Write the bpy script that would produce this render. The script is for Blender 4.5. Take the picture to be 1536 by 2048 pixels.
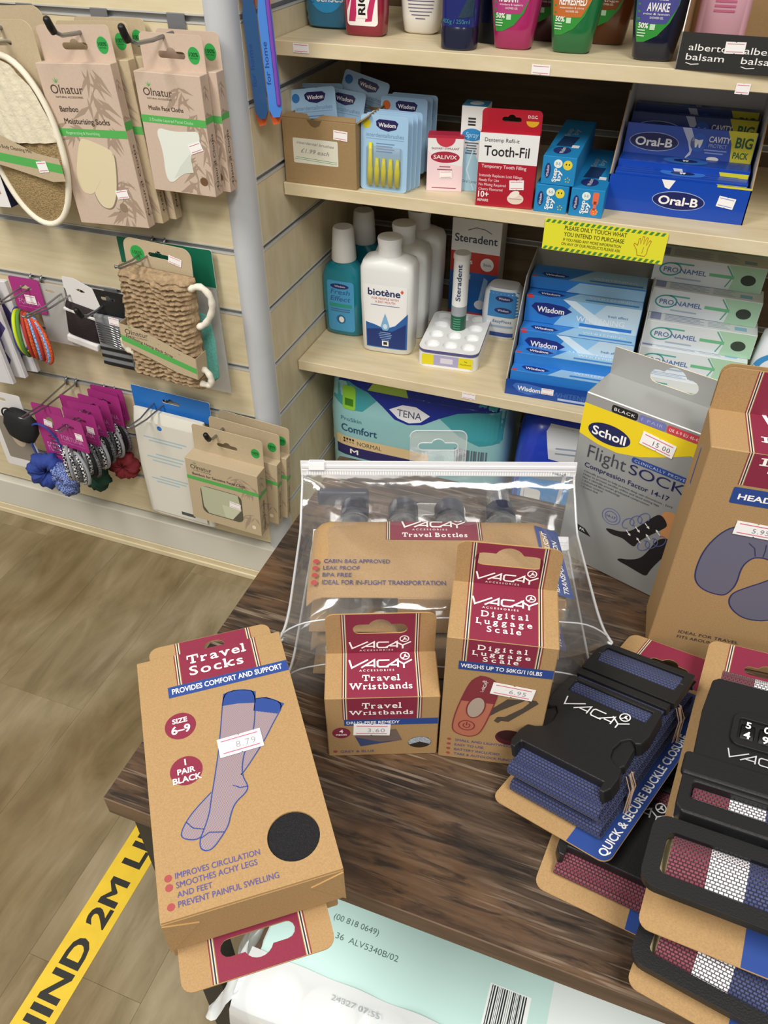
import bpy, bmesh, math, random
from mathutils import Vector, Matrix, Euler
from mathutils.geometry import tessellate_polygon
random.seed(7)
for _o in list(bpy.data.objects): bpy.data.objects.remove(_o)
scene = bpy.context.scene
COL = scene.collection
PI = math.pi
# ---------------------------------------------------------------- camera
def cam_axes(yaw, pitch, roll):
    f0 = Vector((-math.sin(yaw), math.cos(yaw), 0)); r0 = Vector((math.cos(yaw), math.sin(yaw), 0)); u0 = Vector((0, 0, 1))
    f = f0*math.cos(pitch) - u0*math.sin(pitch); u = u0*math.cos(pitch) + f0*math.sin(pitch)
    return r0*math.cos(roll) + u*math.sin(roll), u*math.cos(roll) - r0*math.sin(roll), f
_r, _u, _f = cam_axes(.3534, .7050, -.0014)
cd = bpy.data.cameras.new('camera'); cam = bpy.data.objects.new('camera', cd); COL.objects.link(cam)
cd.sensor_fit = 'VERTICAL'; cd.sensor_height = 36; cd.lens = 36*1579.92/2048; cd.clip_start = .02
cam.matrix_world = Matrix(((_r.x, _u.x, -_f.x, .6127), (_r.y, _u.y, -_f.y, -1.0102), (_r.z, _u.z, -_f.z, 1.1723), (0, 0, 0, 1)))
scene.camera = cam
# ---------------------------------------------------------------- light
w = bpy.data.worlds.new('world'); scene.world = w; w.use_nodes = True
w.node_tree.nodes['Background'].inputs[0].default_value = (1, .98, .95, 1)
w.node_tree.nodes['Background'].inputs[1].default_value = .24
def area(name, loc, sx, sy, power, color=(1, .97, .92)):
    l = bpy.data.lights.new(name, 'AREA'); l.shape = 'RECTANGLE'; l.size = sx; l.size_y = sy; l.energy = power; l.color = color
    o = bpy.data.objects.new(name, l); COL.objects.link(o); o.location = loc
    return o
# fluorescent ceiling panels over the aisle
area('ceiling_panel_light', (-.55, -1.65, 2.7), .6, 1.2, 40)
area('ceiling_panel_light', (1.25, -1.65, 2.7), .6, 1.2, 40)
area('ceiling_panel_light', (-.55, -3.6, 2.7), .6, 1.2, 16)
area('ceiling_panel_light', (1.25, -3.6, 2.7), .6, 1.2, 16)
scene.view_settings.view_transform = 'Standard'; scene.view_settings.look = 'None'
scene.view_settings.gamma = 1; scene.view_settings.use_curve_mapping = False
scene.view_settings.exposure = .38
# ---------------------------------------------------------------- materials
MATS = {}
def lin(h):
    h = h.lstrip('#'); out = []
    for i in (0, 2, 4):
        c = int(h[i:i+2], 16)/255
        out.append(c/12.92 if c <= .04045 else ((c+.055)/1.055)**2.4)
    return (*out, 1)
def mat(name, hexc, rough=.55, metal=0, spec=.5, noise=0, nscale=60, bump=0, bscale=200, trans=0, ior=1.45, coat=0, emit=0, sheen=0, nstretch=None):
    if name in MATS: return MATS[name]
    m = bpy.data.materials.new(name); m.use_nodes = True; MATS[name] = m
    nt = m.node_tree; b = nt.nodes['Principled BSDF']; c = lin(hexc)
    b.inputs['Base Color'].default_value = c; b.inputs['Roughness'].default_value = rough; b.inputs['Metallic'].default_value = metal
    b.inputs['Specular IOR Level'].default_value = spec; b.inputs['Coat Weight'].default_value = coat; b.inputs['IOR'].default_value = ior
    b.inputs['Transmission Weight'].default_value = trans
    if sheen: b.inputs['Sheen Weight'].default_value = sheen
    tc = None
    if noise or bump:
        tc = nt.nodes.new('ShaderNodeTexCoord'); mp = nt.nodes.new('ShaderNodeMapping'); nt.links.new(tc.outputs['Object'], mp.inputs[0])
        if nstretch: mp.inputs['Scale'].default_value = nstretch
    if noise:
        n = nt.nodes.new('ShaderNodeTexNoise'); n.inputs['Scale'].default_value = nscale; n.inputs['Detail'].default_value = 5
        nt.links.new(mp.outputs[0], n.inputs['Vector'])
        r = nt.nodes.new('ShaderNodeValToRGB'); r.color_ramp.elements[0].position = .3; r.color_ramp.elements[1].position = .7
        r.color_ramp.elements[0].color = tuple(max(0, x*(1-noise)) for x in c[:3])+(1,)
        r.color_ramp.elements[1].color = tuple(min(1, x*(1+noise)) for x in c[:3])+(1,)
        nt.links.new(n.outputs['Fac'], r.inputs[0]); nt.links.new(r.outputs[0], b.inputs['Base Color'])
    if bump:
        n2 = nt.nodes.new('ShaderNodeTexNoise'); n2.inputs['Scale'].default_value = bscale; n2.inputs['Detail'].default_value = 4
        nt.links.new(mp.outputs[0], n2.inputs['Vector'])
        bp = nt.nodes.new('ShaderNodeBump'); bp.inputs['Strength'].default_value = bump; bp.inputs['Distance'].default_value = .002
        nt.links.new(n2.outputs['Fac'], bp.inputs['Height']); nt.links.new(bp.outputs[0], b.inputs['Normal'])
    return m
def ramp_mat(name, stops, scale, stretch, rough=.5, detail=8, dist=0, bump=.3, spec=.4, extra=None):
    """streaky wood: noise stretched along one axis through a colour ramp"""
    m = bpy.data.materials.new(name); m.use_nodes = True; MATS[name] = m
    nt = m.node_tree; b = nt.nodes['Principled BSDF']; b.inputs['Roughness'].default_value = rough; b.inputs['Specular IOR Level'].default_value = spec
    tc = nt.nodes.new('ShaderNodeTexCoord'); mp = nt.nodes.new('ShaderNodeMapping'); nt.links.new(tc.outputs['Object'], mp.inputs[0])
    oi = nt.nodes.new('ShaderNodeObjectInfo'); vm = nt.nodes.new('ShaderNodeVectorMath'); vm.operation = 'SCALE'
    cx = nt.nodes.new('ShaderNodeCombineXYZ')
    for i in range(3): nt.links.new(oi.outputs['Random'], cx.inputs[i])
    nt.links.new(cx.outputs[0], vm.inputs[0]); vm.inputs['Scale'].default_value = 37.
    nt.links.new(vm.outputs[0], mp.inputs['Location']); mp.inputs['Scale'].default_value = stretch
    n = nt.nodes.new('ShaderNodeTexNoise'); n.inputs['Scale'].default_value = scale; n.inputs['Detail'].default_value = detail; n.inputs['Roughness'].default_value = .65; n.inputs['Distortion'].default_value = dist
    nt.links.new(mp.outputs[0], n.inputs['Vector'])
    r = nt.nodes.new('ShaderNodeValToRGB'); r.color_ramp.elements.remove(r.color_ramp.elements[1])
    r.color_ramp.elements[0].position = stops[0][0]; r.color_ramp.elements[0].color = lin(stops[0][1])
    for p, c in stops[1:]:
        e = r.color_ramp.elements.new(p); e.color = lin(c)
    nt.links.new(n.outputs['Fac'], r.inputs[0]); out = r.outputs[0]
    if extra:   # large blotches multiplied in
        n3 = nt.nodes.new('ShaderNodeTexNoise'); n3.inputs['Scale'].default_value = extra[0]; n3.inputs['Detail'].default_value = 3
        nt.links.new(tc.outputs['Object'], n3.inputs['Vector'])
        r3 = nt.nodes.new('ShaderNodeValToRGB'); r3.color_ramp.elements[0].position = .38; r3.color_ramp.elements[1].position = .66
        r3.color_ramp.elements[0].color = lin(extra[1]); r3.color_ramp.elements[1].color = lin(extra[2])
        nt.links.new(n3.outputs['Fac'], r3.inputs[0])
        mx = nt.nodes.new('ShaderNodeMix'); mx.data_type = 'RGBA'; mx.blend_type = extra[3]; mx.inputs[0].default_value = extra[4]
        nt.links.new(out, mx.inputs[6]); nt.links.new(r3.outputs[0], mx.inputs[7]); out = mx.outputs[2]
    nt.links.new(out, b.inputs['Base Color'])
    if bump:
        bp = nt.nodes.new('ShaderNodeBump'); bp.inputs['Strength'].default_value = bump; bp.inputs['Distance'].default_value = .001
        nt.links.new(n.outputs['Fac'], bp.inputs['Height']); nt.links.new(bp.outputs[0], b.inputs['Normal'])
    return m
def film_mat(name, hexc='#ffffff', opacity=.10, gloss=.16, rough=.08, bump=0, bscale=30):
    """thin clear plastic film: mostly see-through, with a reflecting skin"""
    m = bpy.data.materials.new(name); m.use_nodes = True; MATS[name] = m
    nt = m.node_tree; nt.nodes.remove(nt.nodes['Principled BSDF']); o = nt.nodes['Material Output']
    tr = nt.nodes.new('ShaderNodeBsdfTransparent'); df = nt.nodes.new('ShaderNodeBsdfDiffuse'); gl = nt.nodes.new('ShaderNodeBsdfGlossy')
    df.inputs[0].default_value = lin(hexc); gl.inputs['Roughness'].default_value = rough
    m1 = nt.nodes.new('ShaderNodeMixShader'); m1.inputs[0].default_value = opacity
    nt.links.new(tr.outputs[0], m1.inputs[1]); nt.links.new(df.outputs[0], m1.inputs[2])
    lw = nt.nodes.new('ShaderNodeLayerWeight'); lw.inputs[0].default_value = .35
    mm = nt.nodes.new('ShaderNodeMath'); mm.operation = 'MULTIPLY_ADD'; mm.inputs[1].default_value = .3; mm.inputs[2].default_value = gloss*.35
    mm.use_clamp = True; nt.links.new(lw.outputs['Fresnel'], mm.inputs[0])
    m2 = nt.nodes.new('ShaderNodeMixShader'); nt.links.new(mm.outputs[0], m2.inputs[0]); nt.links.new(m1.outputs[0], m2.inputs[1]); nt.links.new(gl.outputs[0], m2.inputs[2])
    nt.links.new(m2.outputs[0], o.inputs[0])
    if bump:
        tc = nt.nodes.new('ShaderNodeTexCoord'); n = nt.nodes.new('ShaderNodeTexNoise'); n.inputs['Scale'].default_value = bscale; n.inputs['Detail'].default_value = 2
        nt.links.new(tc.outputs['Object'], n.inputs['Vector']); bp = nt.nodes.new('ShaderNodeBump'); bp.inputs['Strength'].default_value = bump; bp.inputs['Distance'].default_value = .004
        nt.links.new(n.outputs['Fac'], bp.inputs['Height']); nt.links.new(bp.outputs[0], gl.inputs['Normal']); nt.links.new(bp.outputs[0], lw.inputs['Normal'])
    return m
def weave_mat(name, c0, c1, rows=260, cols=260, bands=None):
    """woven webbing: staggered raised threads (object X across the strap, Y along)"""
    m = bpy.data.materials.new(name); m.use_nodes = True; MATS[name] = m
    nt = m.node_tree; b = nt.nodes['Principled BSDF']; b.inputs['Roughness'].default_value = .6; b.inputs['Sheen Weight'].default_value = .15
    uv = nt.nodes.new('ShaderNodeUVMap'); uv.uv_map = 'UVMap'
    br = nt.nodes.new('ShaderNodeTexBrick'); br.inputs['Scale'].default_value = 1; br.offset = .5
    br.inputs['Brick Width'].default_value = 1/cols; br.inputs['Row Height'].default_value = 1/rows; br.inputs['Mortar Size'].default_value = .24/rows; br.inputs['Mortar Smooth'].default_value = 1
    nt.links.new(uv.outputs[0], br.inputs['Vector'])
    br.inputs['Color1'].default_value = lin(c1); br.inputs['Color2'].default_value = lin(c1); br.inputs['Mortar'].default_value = lin(c0)
    if bands:
        sx = nt.nodes.new('ShaderNodeSeparateXYZ'); nt.links.new(uv.outputs[0], sx.inputs[0])
        for key, idx in (('Color1', 0), ('Color2', 0), ('Mortar', 1)):
            r = nt.nodes.new('ShaderNodeValToRGB'); r.color_ramp.interpolation = 'CONSTANT'
            r.color_ramp.elements.remove(r.color_ramp.elements[1]); r.color_ramp.elements[0].color = lin(bands[0][1+idx])
            r.color_ramp.elements[0].position = 0
            sc = nt.nodes.new('ShaderNodeMath'); sc.operation = 'MULTIPLY'; sc.inputs[1].default_value = 20.; nt.links.new(sx.outputs[0], sc.inputs[0])
            nt.links.new(sc.outputs[0], r.inputs[0])
            for bd in bands[1:]:
                e = r.color_ramp.elements.new(bd[0]*20); e.color = lin(bd[1+idx])
            nt.links.new(r.outputs[0], br.inputs[key])
    nt.links.new(br.outputs['Color'], b.inputs['Base Color'])
    bp = nt.nodes.new('ShaderNodeBump'); bp.inputs['Strength'].default_value = .8; bp.inputs['Distance'].default_value = .0012; bp.invert = True
    nt.links.new(br.outputs['Fac'], bp.inputs['Height']); nt.links.new(bp.outputs[0], b.inputs['Normal'])
    return m
def M(x):
    if isinstance(x, str):
        if x.startswith('#'): return mat('ink_'+x[1:], x, .5)
        return MATS[x]
    return x
# ---------------------------------------------------------------- mesh building
class MB:
    def __init__(s): s.v = []; s.f = []; s.m = []; s.mats = []; s.uv = {}
    def mi(s, m):
        m = M(m)
        if m not in s.mats: s.mats.append(m)
        return s.mats.index(m)
    def add(s, vs, fs, m, T=None):
        o = len(s.v); k = s.mi(m)
        s.v += [tuple(T @ Vector(v)) for v in vs] if T is not None else [tuple(v) for v in vs]
        s.f += [tuple(i+o for i in f) for f in fs]; s.m += [k]*len(fs)
        return s
    def box(s, x0, x1, y0, y1, z0, z1, m, T=None):
        v = [(x0,y0,z0),(x1,y0,z0),(x1,y1,z0),(x0,y1,z0),(x0,y0,z1),(x1,y0,z1),(x1,y1,z1),(x0,y1,z1)]
        return s.add(v, [(3,2,1,0),(4,5,6,7),(0,1,5,4),(1,2,6,5),(2,3,7,6),(3,0,4,7)], m, T)
    def bevbox(s, x0, x1, y0, y1, z0, z1, m, b=.0006, seg=1, T=None):
        bm = bmesh.new(); bmesh.ops.create_cube(bm, size=1)
        for v in bm.verts: v.co = Vector((x0+(v.co.x+.5)*(x1-x0), y0+(v.co.y+.5)*(y1-y0), z0+(v.co.z+.5)*(z1-z0)))
        bmesh.ops.bevel(bm, geom=bm.edges[:], offset=b, segments=seg, affect='EDGES', profile=.5)
        bm.verts.index_update(); s.add([v.co for v in bm.verts], [[v.index for v in f.verts] for f in bm.faces], m, T); bm.free(); return s
    def plate(s, outer, t, m, holes=(), T=None, mside=None, z0=0):
        """polygon (with holes) in XY extruded from z0 to z0+t"""
        loops = [list(outer)]+[list(h) for h in holes]
        flat = [p for l in loops for p in l]
        tris = tessellate_polygon([[Vector((p[0], p[1], 0)) for p in l] for l in loops])
        n = len(flat); vs = [(p[0], p[1], z0) for p in flat]+[(p[0], p[1], z0+t) for p in flat]
        top = []; bot = []
        for a, b_, c in tris:
            A, B, C = flat[a], flat[b_], flat[c]
            cr = (B[0]-A[0])*(C[1]-A[1])-(B[1]-A[1])*(C[0]-A[0])
            if cr < 0: b_, c = c, b_
            top.append((a+n, b_+n, c+n)); bot.append((c, b_, a))
        s.add(vs, top+bot, m, T); o = 0; sides = []
        for li, l in enumerate(loops):
            k = len(l); ar = sum(l[i][0]*l[(i+1) % k][1]-l[(i+1) % k][0]*l[i][1] for i in range(k))
            ccw = (ar > 0) == (li == 0)
            for i in range(k):
                a, b_ = o+i, o+(i+1) % k
                sides.append((a, b_, b_+n, a+n) if ccw else (b_, a, a+n, b_+n))
            o += k
        s.add(vs, sides, mside or m, T); return s
    def lathe(s, prof, m, n=24, T=None, sx=1, sy=1, cap=True):
        """profile [(r,z)...] round Z"""
        vs = []; fs = []
        for r, z in prof:
            for i in range(n): a = 2*PI*i/n; vs.append((r*sx*math.cos(a), r*sy*math.sin(a), z))
        for j in range(len(prof)-1):
            for i in range(n): k = (i+1) % n; fs.append((j*n+i, j*n+k, (j+1)*n+k, (j+1)*n+i))
        if cap: fs.append(tuple(range(n-1, -1, -1))); fs.append(tuple((len(prof)-1)*n+i for i in range(n)))
        return s.add(vs, fs, m, T)
    def loft(s, secs, m, n=32, T=None, cap=True):
        """sections (z, rx, ry, exponent[, cx, cy]) of superellipses"""
        vs = []; fs = []
        for q in secs:
            z, rx, ry, e = q[:4]; cx, cy = (q[4], q[5]) if len(q) > 4 else (0, 0)
            for i in range(n):
                a = 2*PI*i/n; c, d = math.cos(a), math.sin(a)
                vs.append((cx+rx*math.copysign(abs(c)**(2/e), c), cy+ry*math.copysign(abs(d)**(2/e), d), z))
        for j in range(len(secs)-1):
            for i in range(n): k = (i+1) % n; fs.append((j*n+i, j*n+k, (j+1)*n+k, (j+1)*n+i))
        if cap: fs.append(tuple(range(n-1, -1, -1))); fs.append(tuple((len(secs)-1)*n+i for i in range(n)))
        return s.add(vs, fs, m, T)
    def tube(s, pts, r, m, n=8, closed=False, T=None):
        P = [Vector(p) for p in pts]; N = len(P); vs = []; fs = []
        up = Vector((0, 0, 1)); prev = None
        for i, p in enumerate(P):
            a = P[(i-1) % N] if (closed or i) else p; b_ = P[(i+1) % N] if (closed or i < N-1) else p
            t = (b_-a).normalized()
            x = prev if prev is not None else (up if abs(t.z) < .9 else Vector((1, 0, 0)))
            x = (x-t*x.dot(t)).normalized(); prev = x; y = t.cross(x)
            rr = r[i] if isinstance(r, (list, tuple)) else r
            for k in range(n): a2 = 2*PI*k/n; vs.append(p+x*(rr*math.cos(a2))+y*(rr*math.sin(a2)))
        for i in range(N if closed else N-1):
            j = (i+1) % N
            for k in range(n): l = (k+1) % n; fs.append((i*n+k, i*n+l, j*n+l, j*n+k))
        if not closed: fs.append(tuple(range(n-1, -1, -1))); fs.append(tuple((N-1)*n+k for k in range(n)))
        return s.add(vs, fs, m, T)
    def grid(s, fn, nu, nv, m, T=None, flip=False):
        vs = [fn(i/nu, j/nv) for j in range(nv+1) for i in range(nu+1)]; w_ = nu+1
        fs = [(j*w_+i, j*w_+i+1, (j+1)*w_+i+1, (j+1)*w_+i) for j in range(nv) for i in range(nu)]
        if flip: fs = [f[::-1] for f in fs]
        return s.add(vs, fs, m, T)
    def build(s, name, parent=None, smooth=False, T=None):
        me = bpy.data.meshes.new(name); me.from_pydata(s.v, [], s.f)
        for m in s.mats: me.materials.append(m)
        me.polygons.foreach_set('material_index', s.m)
        if smooth:
            me.shade_smooth()
            if smooth is not True: me.set_sharp_from_angle(angle=math.radians(smooth))
        me.update(); o = bpy.data.objects.new(name, me); COL.objects.link(o)
        if parent is not None: o.parent = parent
        if T is not None: o.matrix_local = T
        return o
def thing(name, label, cat, loc=(0, 0, 0), rot=(0, 0, 0), group=None):
    o = bpy.data.objects.new(name, None); COL.objects.link(o); o.empty_display_size = .03
    o.location = loc; o.rotation_euler = rot; return tag(o, label, cat, group)
def tag(o, label, cat, group=None):
    o['label'] = label; o['category'] = cat
    if group: o['group'] = group
    return o
def struct(o, label=None):
    o['kind'] = 'structure'
    if label: o['label'] = label
    return o
def copy_tree(o, parent=None, label=None):
    c = o.copy(); COL.objects.link(c); c.parent = parent
    if label: c['label'] = label
    for ch in o.children: copy_tree(ch, c)
    return c
def frame(o, u, v):
    """matrix for a printed face: origin o, u to the right, v up, normal outwards"""
    u = Vector(u).normalized(); v = Vector(v).normalized(); n = u.cross(v); o = Vector(o)
    return Matrix(((u.x, v.x, n.x, o.x), (u.y, v.y, n.y, o.y), (u.z, v.z, n.z, o.z), (0, 0, 0, 1)))
def front(y=0, x=0, z=0): return frame((x, y, z), (1, 0, 0), (0, 0, 1))
def rrect(x0, x1, y0, y1, r, n=5, corners=(1, 1, 1, 1)):
    """rounded rectangle, corners bl, br, tr, tl"""
    pts = []
    for (cx, cy, a0, k) in ((x0, y0, PI, 0), (x1, y0, 1.5*PI, 1), (x1, y1, 0, 2), (x0, y1, .5*PI, 3)):
        if not corners[k] or r <= 0: pts.append((cx, cy)); continue
        ox = cx+(r if k in (0, 3) else -r); oy = cy+(r if k in (0, 1) else -r)
        for i in range(n+1): a = a0+.5*PI*i/n; pts.append((ox+r*math.cos(a), oy+r*math.sin(a)))
    return pts
def ell(cx, cy, rx, ry, n=28, rot=0, a0=0, a1=2*PI):
    c, d = math.cos(rot), math.sin(rot); out = []
    for i in range(n if a1-a0 > 6.28 else n+1):
        a = a0+(a1-a0)*i/n; x, y = rx*math.cos(a), ry*math.sin(a); out.append((cx+x*c-y*d, cy+x*d+y*c))
    return out
def smooth_outline(p, n=2, closed=True):
    """corner-cutting of an outline"""
    for _ in range(n):
        q = [] if closed else [p[0]]
        for i in range(len(p) if closed else len(p)-1):
            a, b = p[i], p[(i+1) % len(p)]; q += [(a[0]*.75+b[0]*.25, a[1]*.75+b[1]*.25), (a[0]*.25+b[0]*.75, a[1]*.25+b[1]*.75)]
        p = q if closed else q+[p[-1]]
    return p
def euro_slot(cx, cy, w_, h):
    """hang hole: long rounded slot with a bump on top"""
    r = h*.32; pts = [(cx-w_/2+r+r*math.cos(a), cy+r*math.sin(a)) for a in [PI*.5+PI*i/6 for i in range(7)]]
    pts += [(cx+w_/2-r+r*math.cos(a), cy+r*math.sin(a)) for a in [-PI*.5+PI*i/6 for i in range(7)]]
    b_ = h*.55
    pts += [(cx+b_*math.cos(a), cy+r*.4+b_*.95*math.sin(a)) for a in [PI*(.12+.76*i/8) for i in range(9)]]
    return pts
# ---------------------------------------------------------------- lettering
_TC = {}
def _raw(txt, bold, shear, space, res):
    cu = bpy.data.curves.new('t', 'FONT'); cu.body = txt; cu.size = 1; cu.offset = bold; cu.shear = shear; cu.space_character = space; cu.resolution_u = res
    cu.dimensions = '2D'; cu.fill_mode = 'FRONT'
    ob = bpy.data.objects.new('t', cu); COL.objects.link(ob)
    dg = bpy.context.evaluated_depsgraph_get(); me = bpy.data.meshes.new_from_object(ob.evaluated_get(dg), depsgraph=dg)
    vs = [(v.co.x, v.co.y) for v in me.vertices]; fs = [tuple(p.vertices) for p in me.polygons]
    bpy.data.meshes.remove(me); bpy.data.objects.remove(ob); bpy.data.curves.remove(cu)
    return vs, fs
_ADV = {}
def advance(ch):
    if ch not in _ADV:
        r = lambda t: max(v[0] for v in _raw(t, 0, 0, 1, 1)[0])
        _ADV[ch] = r('I'+ch+'I')-r('II')
    return _ADV[ch]
def glyphs(txt, bold=0, shear=0, space=1.0, res=3):
    """filled outlines of a string; strings with a bold M are set letter by letter (that outline folds over itself when thickened)"""
    k = (txt, bold, shear, space, res)
    if k not in _TC:
        b = bold*.5
        if 'M' in txt and b > 0:
            vs = []; fs = []; pen = 0
            for ch in txt:
                if ch == 'M':
                    p = [(.07-b, 0), (.17+b, 0), (.17+b, .49), (.37, .25-b), (.41, .25-b), (.61-b, .49), (.61-b, 0), (.71+b, 0), (.71+b, .69), (.61-b*.3, .69), (.39, .42+b), (.17+b*.3, .69), (.07-b, .69)]
                    f = [tuple(t) for t in tessellate_polygon([[Vector((x, y, 0)) for x, y in p]])]
                    f = [t if (p[t[1]][0]-p[t[0]][0])*(p[t[2]][1]-p[t[0]][1])-(p[t[1]][1]-p[t[0]][1])*(p[t[2]][0]-p[t[0]][0]) > 0 else t[::-1] for t in f]
                elif ch == ' ': p, f = [], []
                else: p, f = _raw(ch, b, 0, 1, res)
                o = len(vs); vs += [(x+pen+shear*y, y) for x, y in p]; fs += [tuple(i+o for i in t) for t in f]; pen += advance(ch)*space
            _TC[k] = (vs, fs)
        else: _TC[k] = _raw(txt, b, shear, space, res)
    return _TC[k]
SLAB = {'T': [(.5,0,.5),(.04,.82,.12,.2),(.96,.82,.12,.2)], 'r': [(.25,0,.62),(.1,1,.3)], 'a': [(.9,0,.3)], 'v': [(.12,1,.42),(.88,1,.42)], 'l': [(.5,0,1.9),(.2,1,1.2)],
        'k': [(.14,0,.42),(.88,0,.36),(.06,1,.3),(.85,.7,.36)], 'W': [(.1,1,.26),(.5,1,.2),(.9,1,.26)], 'i': [(.5,0,1.9),(.2,.76,1.2)], 'b': [(.06,1,.3)], 'n': [(.14,0,.42),(.88,0,.4),(.06,1,.3)],
        'd': [(.8,1,.3),(1,0,.26)], 'D': [(.08,0,.3),(.08,1,.3)], 'L': [(.16,1,.5),(.04,0,.3),(.96,.1,.1,.3)], 'u': [(.06,1,.3),(.82,1,.3),(.98,0,.24)], 'B': [(.06,0,.3),(.06,1,.3)],
        'h': [(.14,0,.42),(.88,0,.4),(.06,1,.3)], 'I': [(.5,0,2.4),(.5,1,2.4)], 'f': [(.4,0,.9)], 'p': [(.06,.98,.3),(.14,0,.5)]}
class Print:
    """flat print on a face: polygons and lettering in (u, v) metres, stacked in hair-thin layers"""
    EPS = .00012
    def __init__(s): s.mb = MB()
    def poly(s, pts, m, l=1):
        tris = tessellate_polygon([[Vector((p[0], p[1], 0)) for p in pts]])
        return s.tri(pts, tris, m, l)
    def tri(s, pts, tris, m, l):
        out = []
        for t in tris:
            if len(t) == 3:
                A, B, C = (pts[i] for i in t)
                if (B[0]-A[0])*(C[1]-A[1])-(B[1]-A[1])*(C[0]-A[0]) < 0: t = (t[0], t[2], t[1])
            out.append(tuple(t))
        s.mb.add([(p[0], p[1], s.EPS*l) for p in pts], out, m); return s
    def rect(s, x0, x1, y0, y1, m, l=1, r=0):
        p = rrect(x0, x1, y0, y1, r) if r else [(x0, y0), (x1, y0), (x1, y1), (x0, y1)]
        s.mb.add([(a, b_, s.EPS*l) for a, b_ in p], [tuple(range(len(p)))], m); return s
    def ell(s, cx, cy, rx, ry, m, l=1, rot=0, n=28):
        p = ell(cx, cy, rx, ry, n, rot); s.mb.add([(a, b_, s.EPS*l) for a, b_ in p], [tuple(range(len(p)))], m); return s
    def line(s, pts, t, m, l=2, closed=False):
        """stroked polyline with mitred joints"""
        P = [Vector((p[0], p[1])) for p in pts]; N = len(P); L = []; R = []
        for i in range(N):
            a = P[(i-1) % N] if (closed or i) else None; b_ = P[(i+1) % N] if (closed or i < N-1) else None
            d1 = (P[i]-a).normalized() if a is not None else (b_-P[i]).normalized(); d2 = (b_-P[i]).normalized() if b_ is not None else d1
            n1 = Vector((-d1.y, d1.x)); n2 = Vector((-d2.y, d2.x)); n = n1+n2
            n = n.normalized() if n.length > 1e-6 else n1
            k = min(2.2, 1/max(.35, n.dot(n1))); L.append(P[i]+n*(t/2*k)); R.append(P[i]-n*(t/2*k))
        vs = [(p.x, p.y, s.EPS*l) for p in L]+[(p.x, p.y, s.EPS*l) for p in R]
        fs = [(i, N+i, N+(i+1) % N, (i+1) % N) for i in range(N if closed else N-1)]
        s.mb.add(vs, fs, m); return s
    def text(s, txt, x, y, h, m, w=None, l=3, al='l', bold=.0, shear=0, rot=0, space=1.0, res=3):
        """cap height h, optional width w; al: l / c / r about x; baseline y"""
        vs, fs = glyphs(txt, bold, shear, space, res)
        if not vs: return s
        x0 = min(v[0] for v in vs); x1 = max(v[0] for v in vs); cap = .73
        k = h/cap; kx = w/(x1-x0) if w else k
        off = {'l': 0, 'c': -(x1-x0)*kx/2, 'r': -(x1-x0)*kx}[al]; c, d = math.cos(rot), math.sin(rot)
        p = []
        for a, b_ in vs:
            X = (a-x0)*kx+off; Y = b_*k; p.append((x+X*c-Y*d, y+X*d+Y*c, s.EPS*l))
        s.mb.add(p, fs, m); return s
    def slab(s, txt, x, y, h, w, m, l=3, rot=0, bold=.025, gap=.14):
        """slab-serif lettering centred on x, total width w"""
        pen = 0; items = []
        for ch in txt:
            if ch == ' ': pen += .35; continue
            vs, fs = glyphs(ch, bold); x0 = min(v[0] for v in vs); x1 = max(v[0] for v in vs); y1 = max(v[1] for v in vs)
            wch = max(x1-x0, .05); P_ = [(v[0]-x0+pen, v[1]) for v in vs]; items.append((P_, fs, 0))
            sl = .1
            for q in SLAB.get(ch, []):
                sw = (q[2]*wch if ch not in 'liI' else q[2]*.14); cx = pen+q[0]*wch; hh = q[3] if len(q) > 3 else sl
                base = min(v[1] for v in vs) if ch == 'p' else 0
                cy = base if q[1] == 0 else q[1]*y1-hh
                items.append(([(cx-sw/2, cy), (cx+sw/2, cy), (cx+sw/2, cy+hh), (cx-sw/2, cy+hh)], [(0, 1, 2, 3)], .4+.15*(len(items) % 3)))
            pen += wch+gap
        pen -= gap; k = h/.73; kx = w/pen; c, d = math.cos(rot), math.sin(rot)
        for P_, fs, dl in items:
            p = []
            for a, b_ in P_:
                X = a*kx-w/2; Y = b_*k; p.append((x+X*c-Y*d, y+X*d+Y*c, s.EPS*(l+dl)))
            s.mb.add(p, fs, m)
        return s
    def build(s, name, F, parent): return s.mb.build(name, parent, T=F)
def logo(P, cx, y, w_, m, bg, l=3, small=True, rot=0, slant=0):
    """stylised travel-brand wordmark with a small plane in a ring over the last letter"""
    k = w_/122.; c, d = math.cos(rot), math.sin(rot)
    def q(p): X = (p[0]-61)*k; Y = p[1]*k; return (cx+X*c-Y*d, y+X*d+Y*c)
    for i_, st in enumerate(([(1, 29), (6, 10), (37, 29)], [(24, 10), (49, 28), (49, 10)], [(33, 15), (49, 15)], [(78, 27), (58, 27), (55, 24), (55, 14), (58, 11), (76, 11)],
               [(70, 10), (94, 28), (94, 10)], [(80, 15), (94, 15)], [(90, 28), (105, 17), (121, 27)], [(105, 18), (105, 7)])):
        P.line([q(p) for p in st], (4.2 if small else 3.0)*k*.8, m, l+.12*i_)
    P.line([q(p) for p in ell(108, 36, 8.5, 8.5, 18)], 2.2*k, m, l+1.1, closed=True)
    P.poly([q(p) for p in [(102, 31), (106, 34), (107, 40), (110, 42), (110, 37), (114, 35), (113, 33), (108, 34), (105, 30)]], m, l+1.2)
    if small: P.text('ACCESSORIES', cx-8*k*c+1*k*d, y+1*k-3*k*d*0, 4.6*k, m, w=66*k, l=l, al='c', bold=.01, space=1.6, rot=rot)
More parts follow.
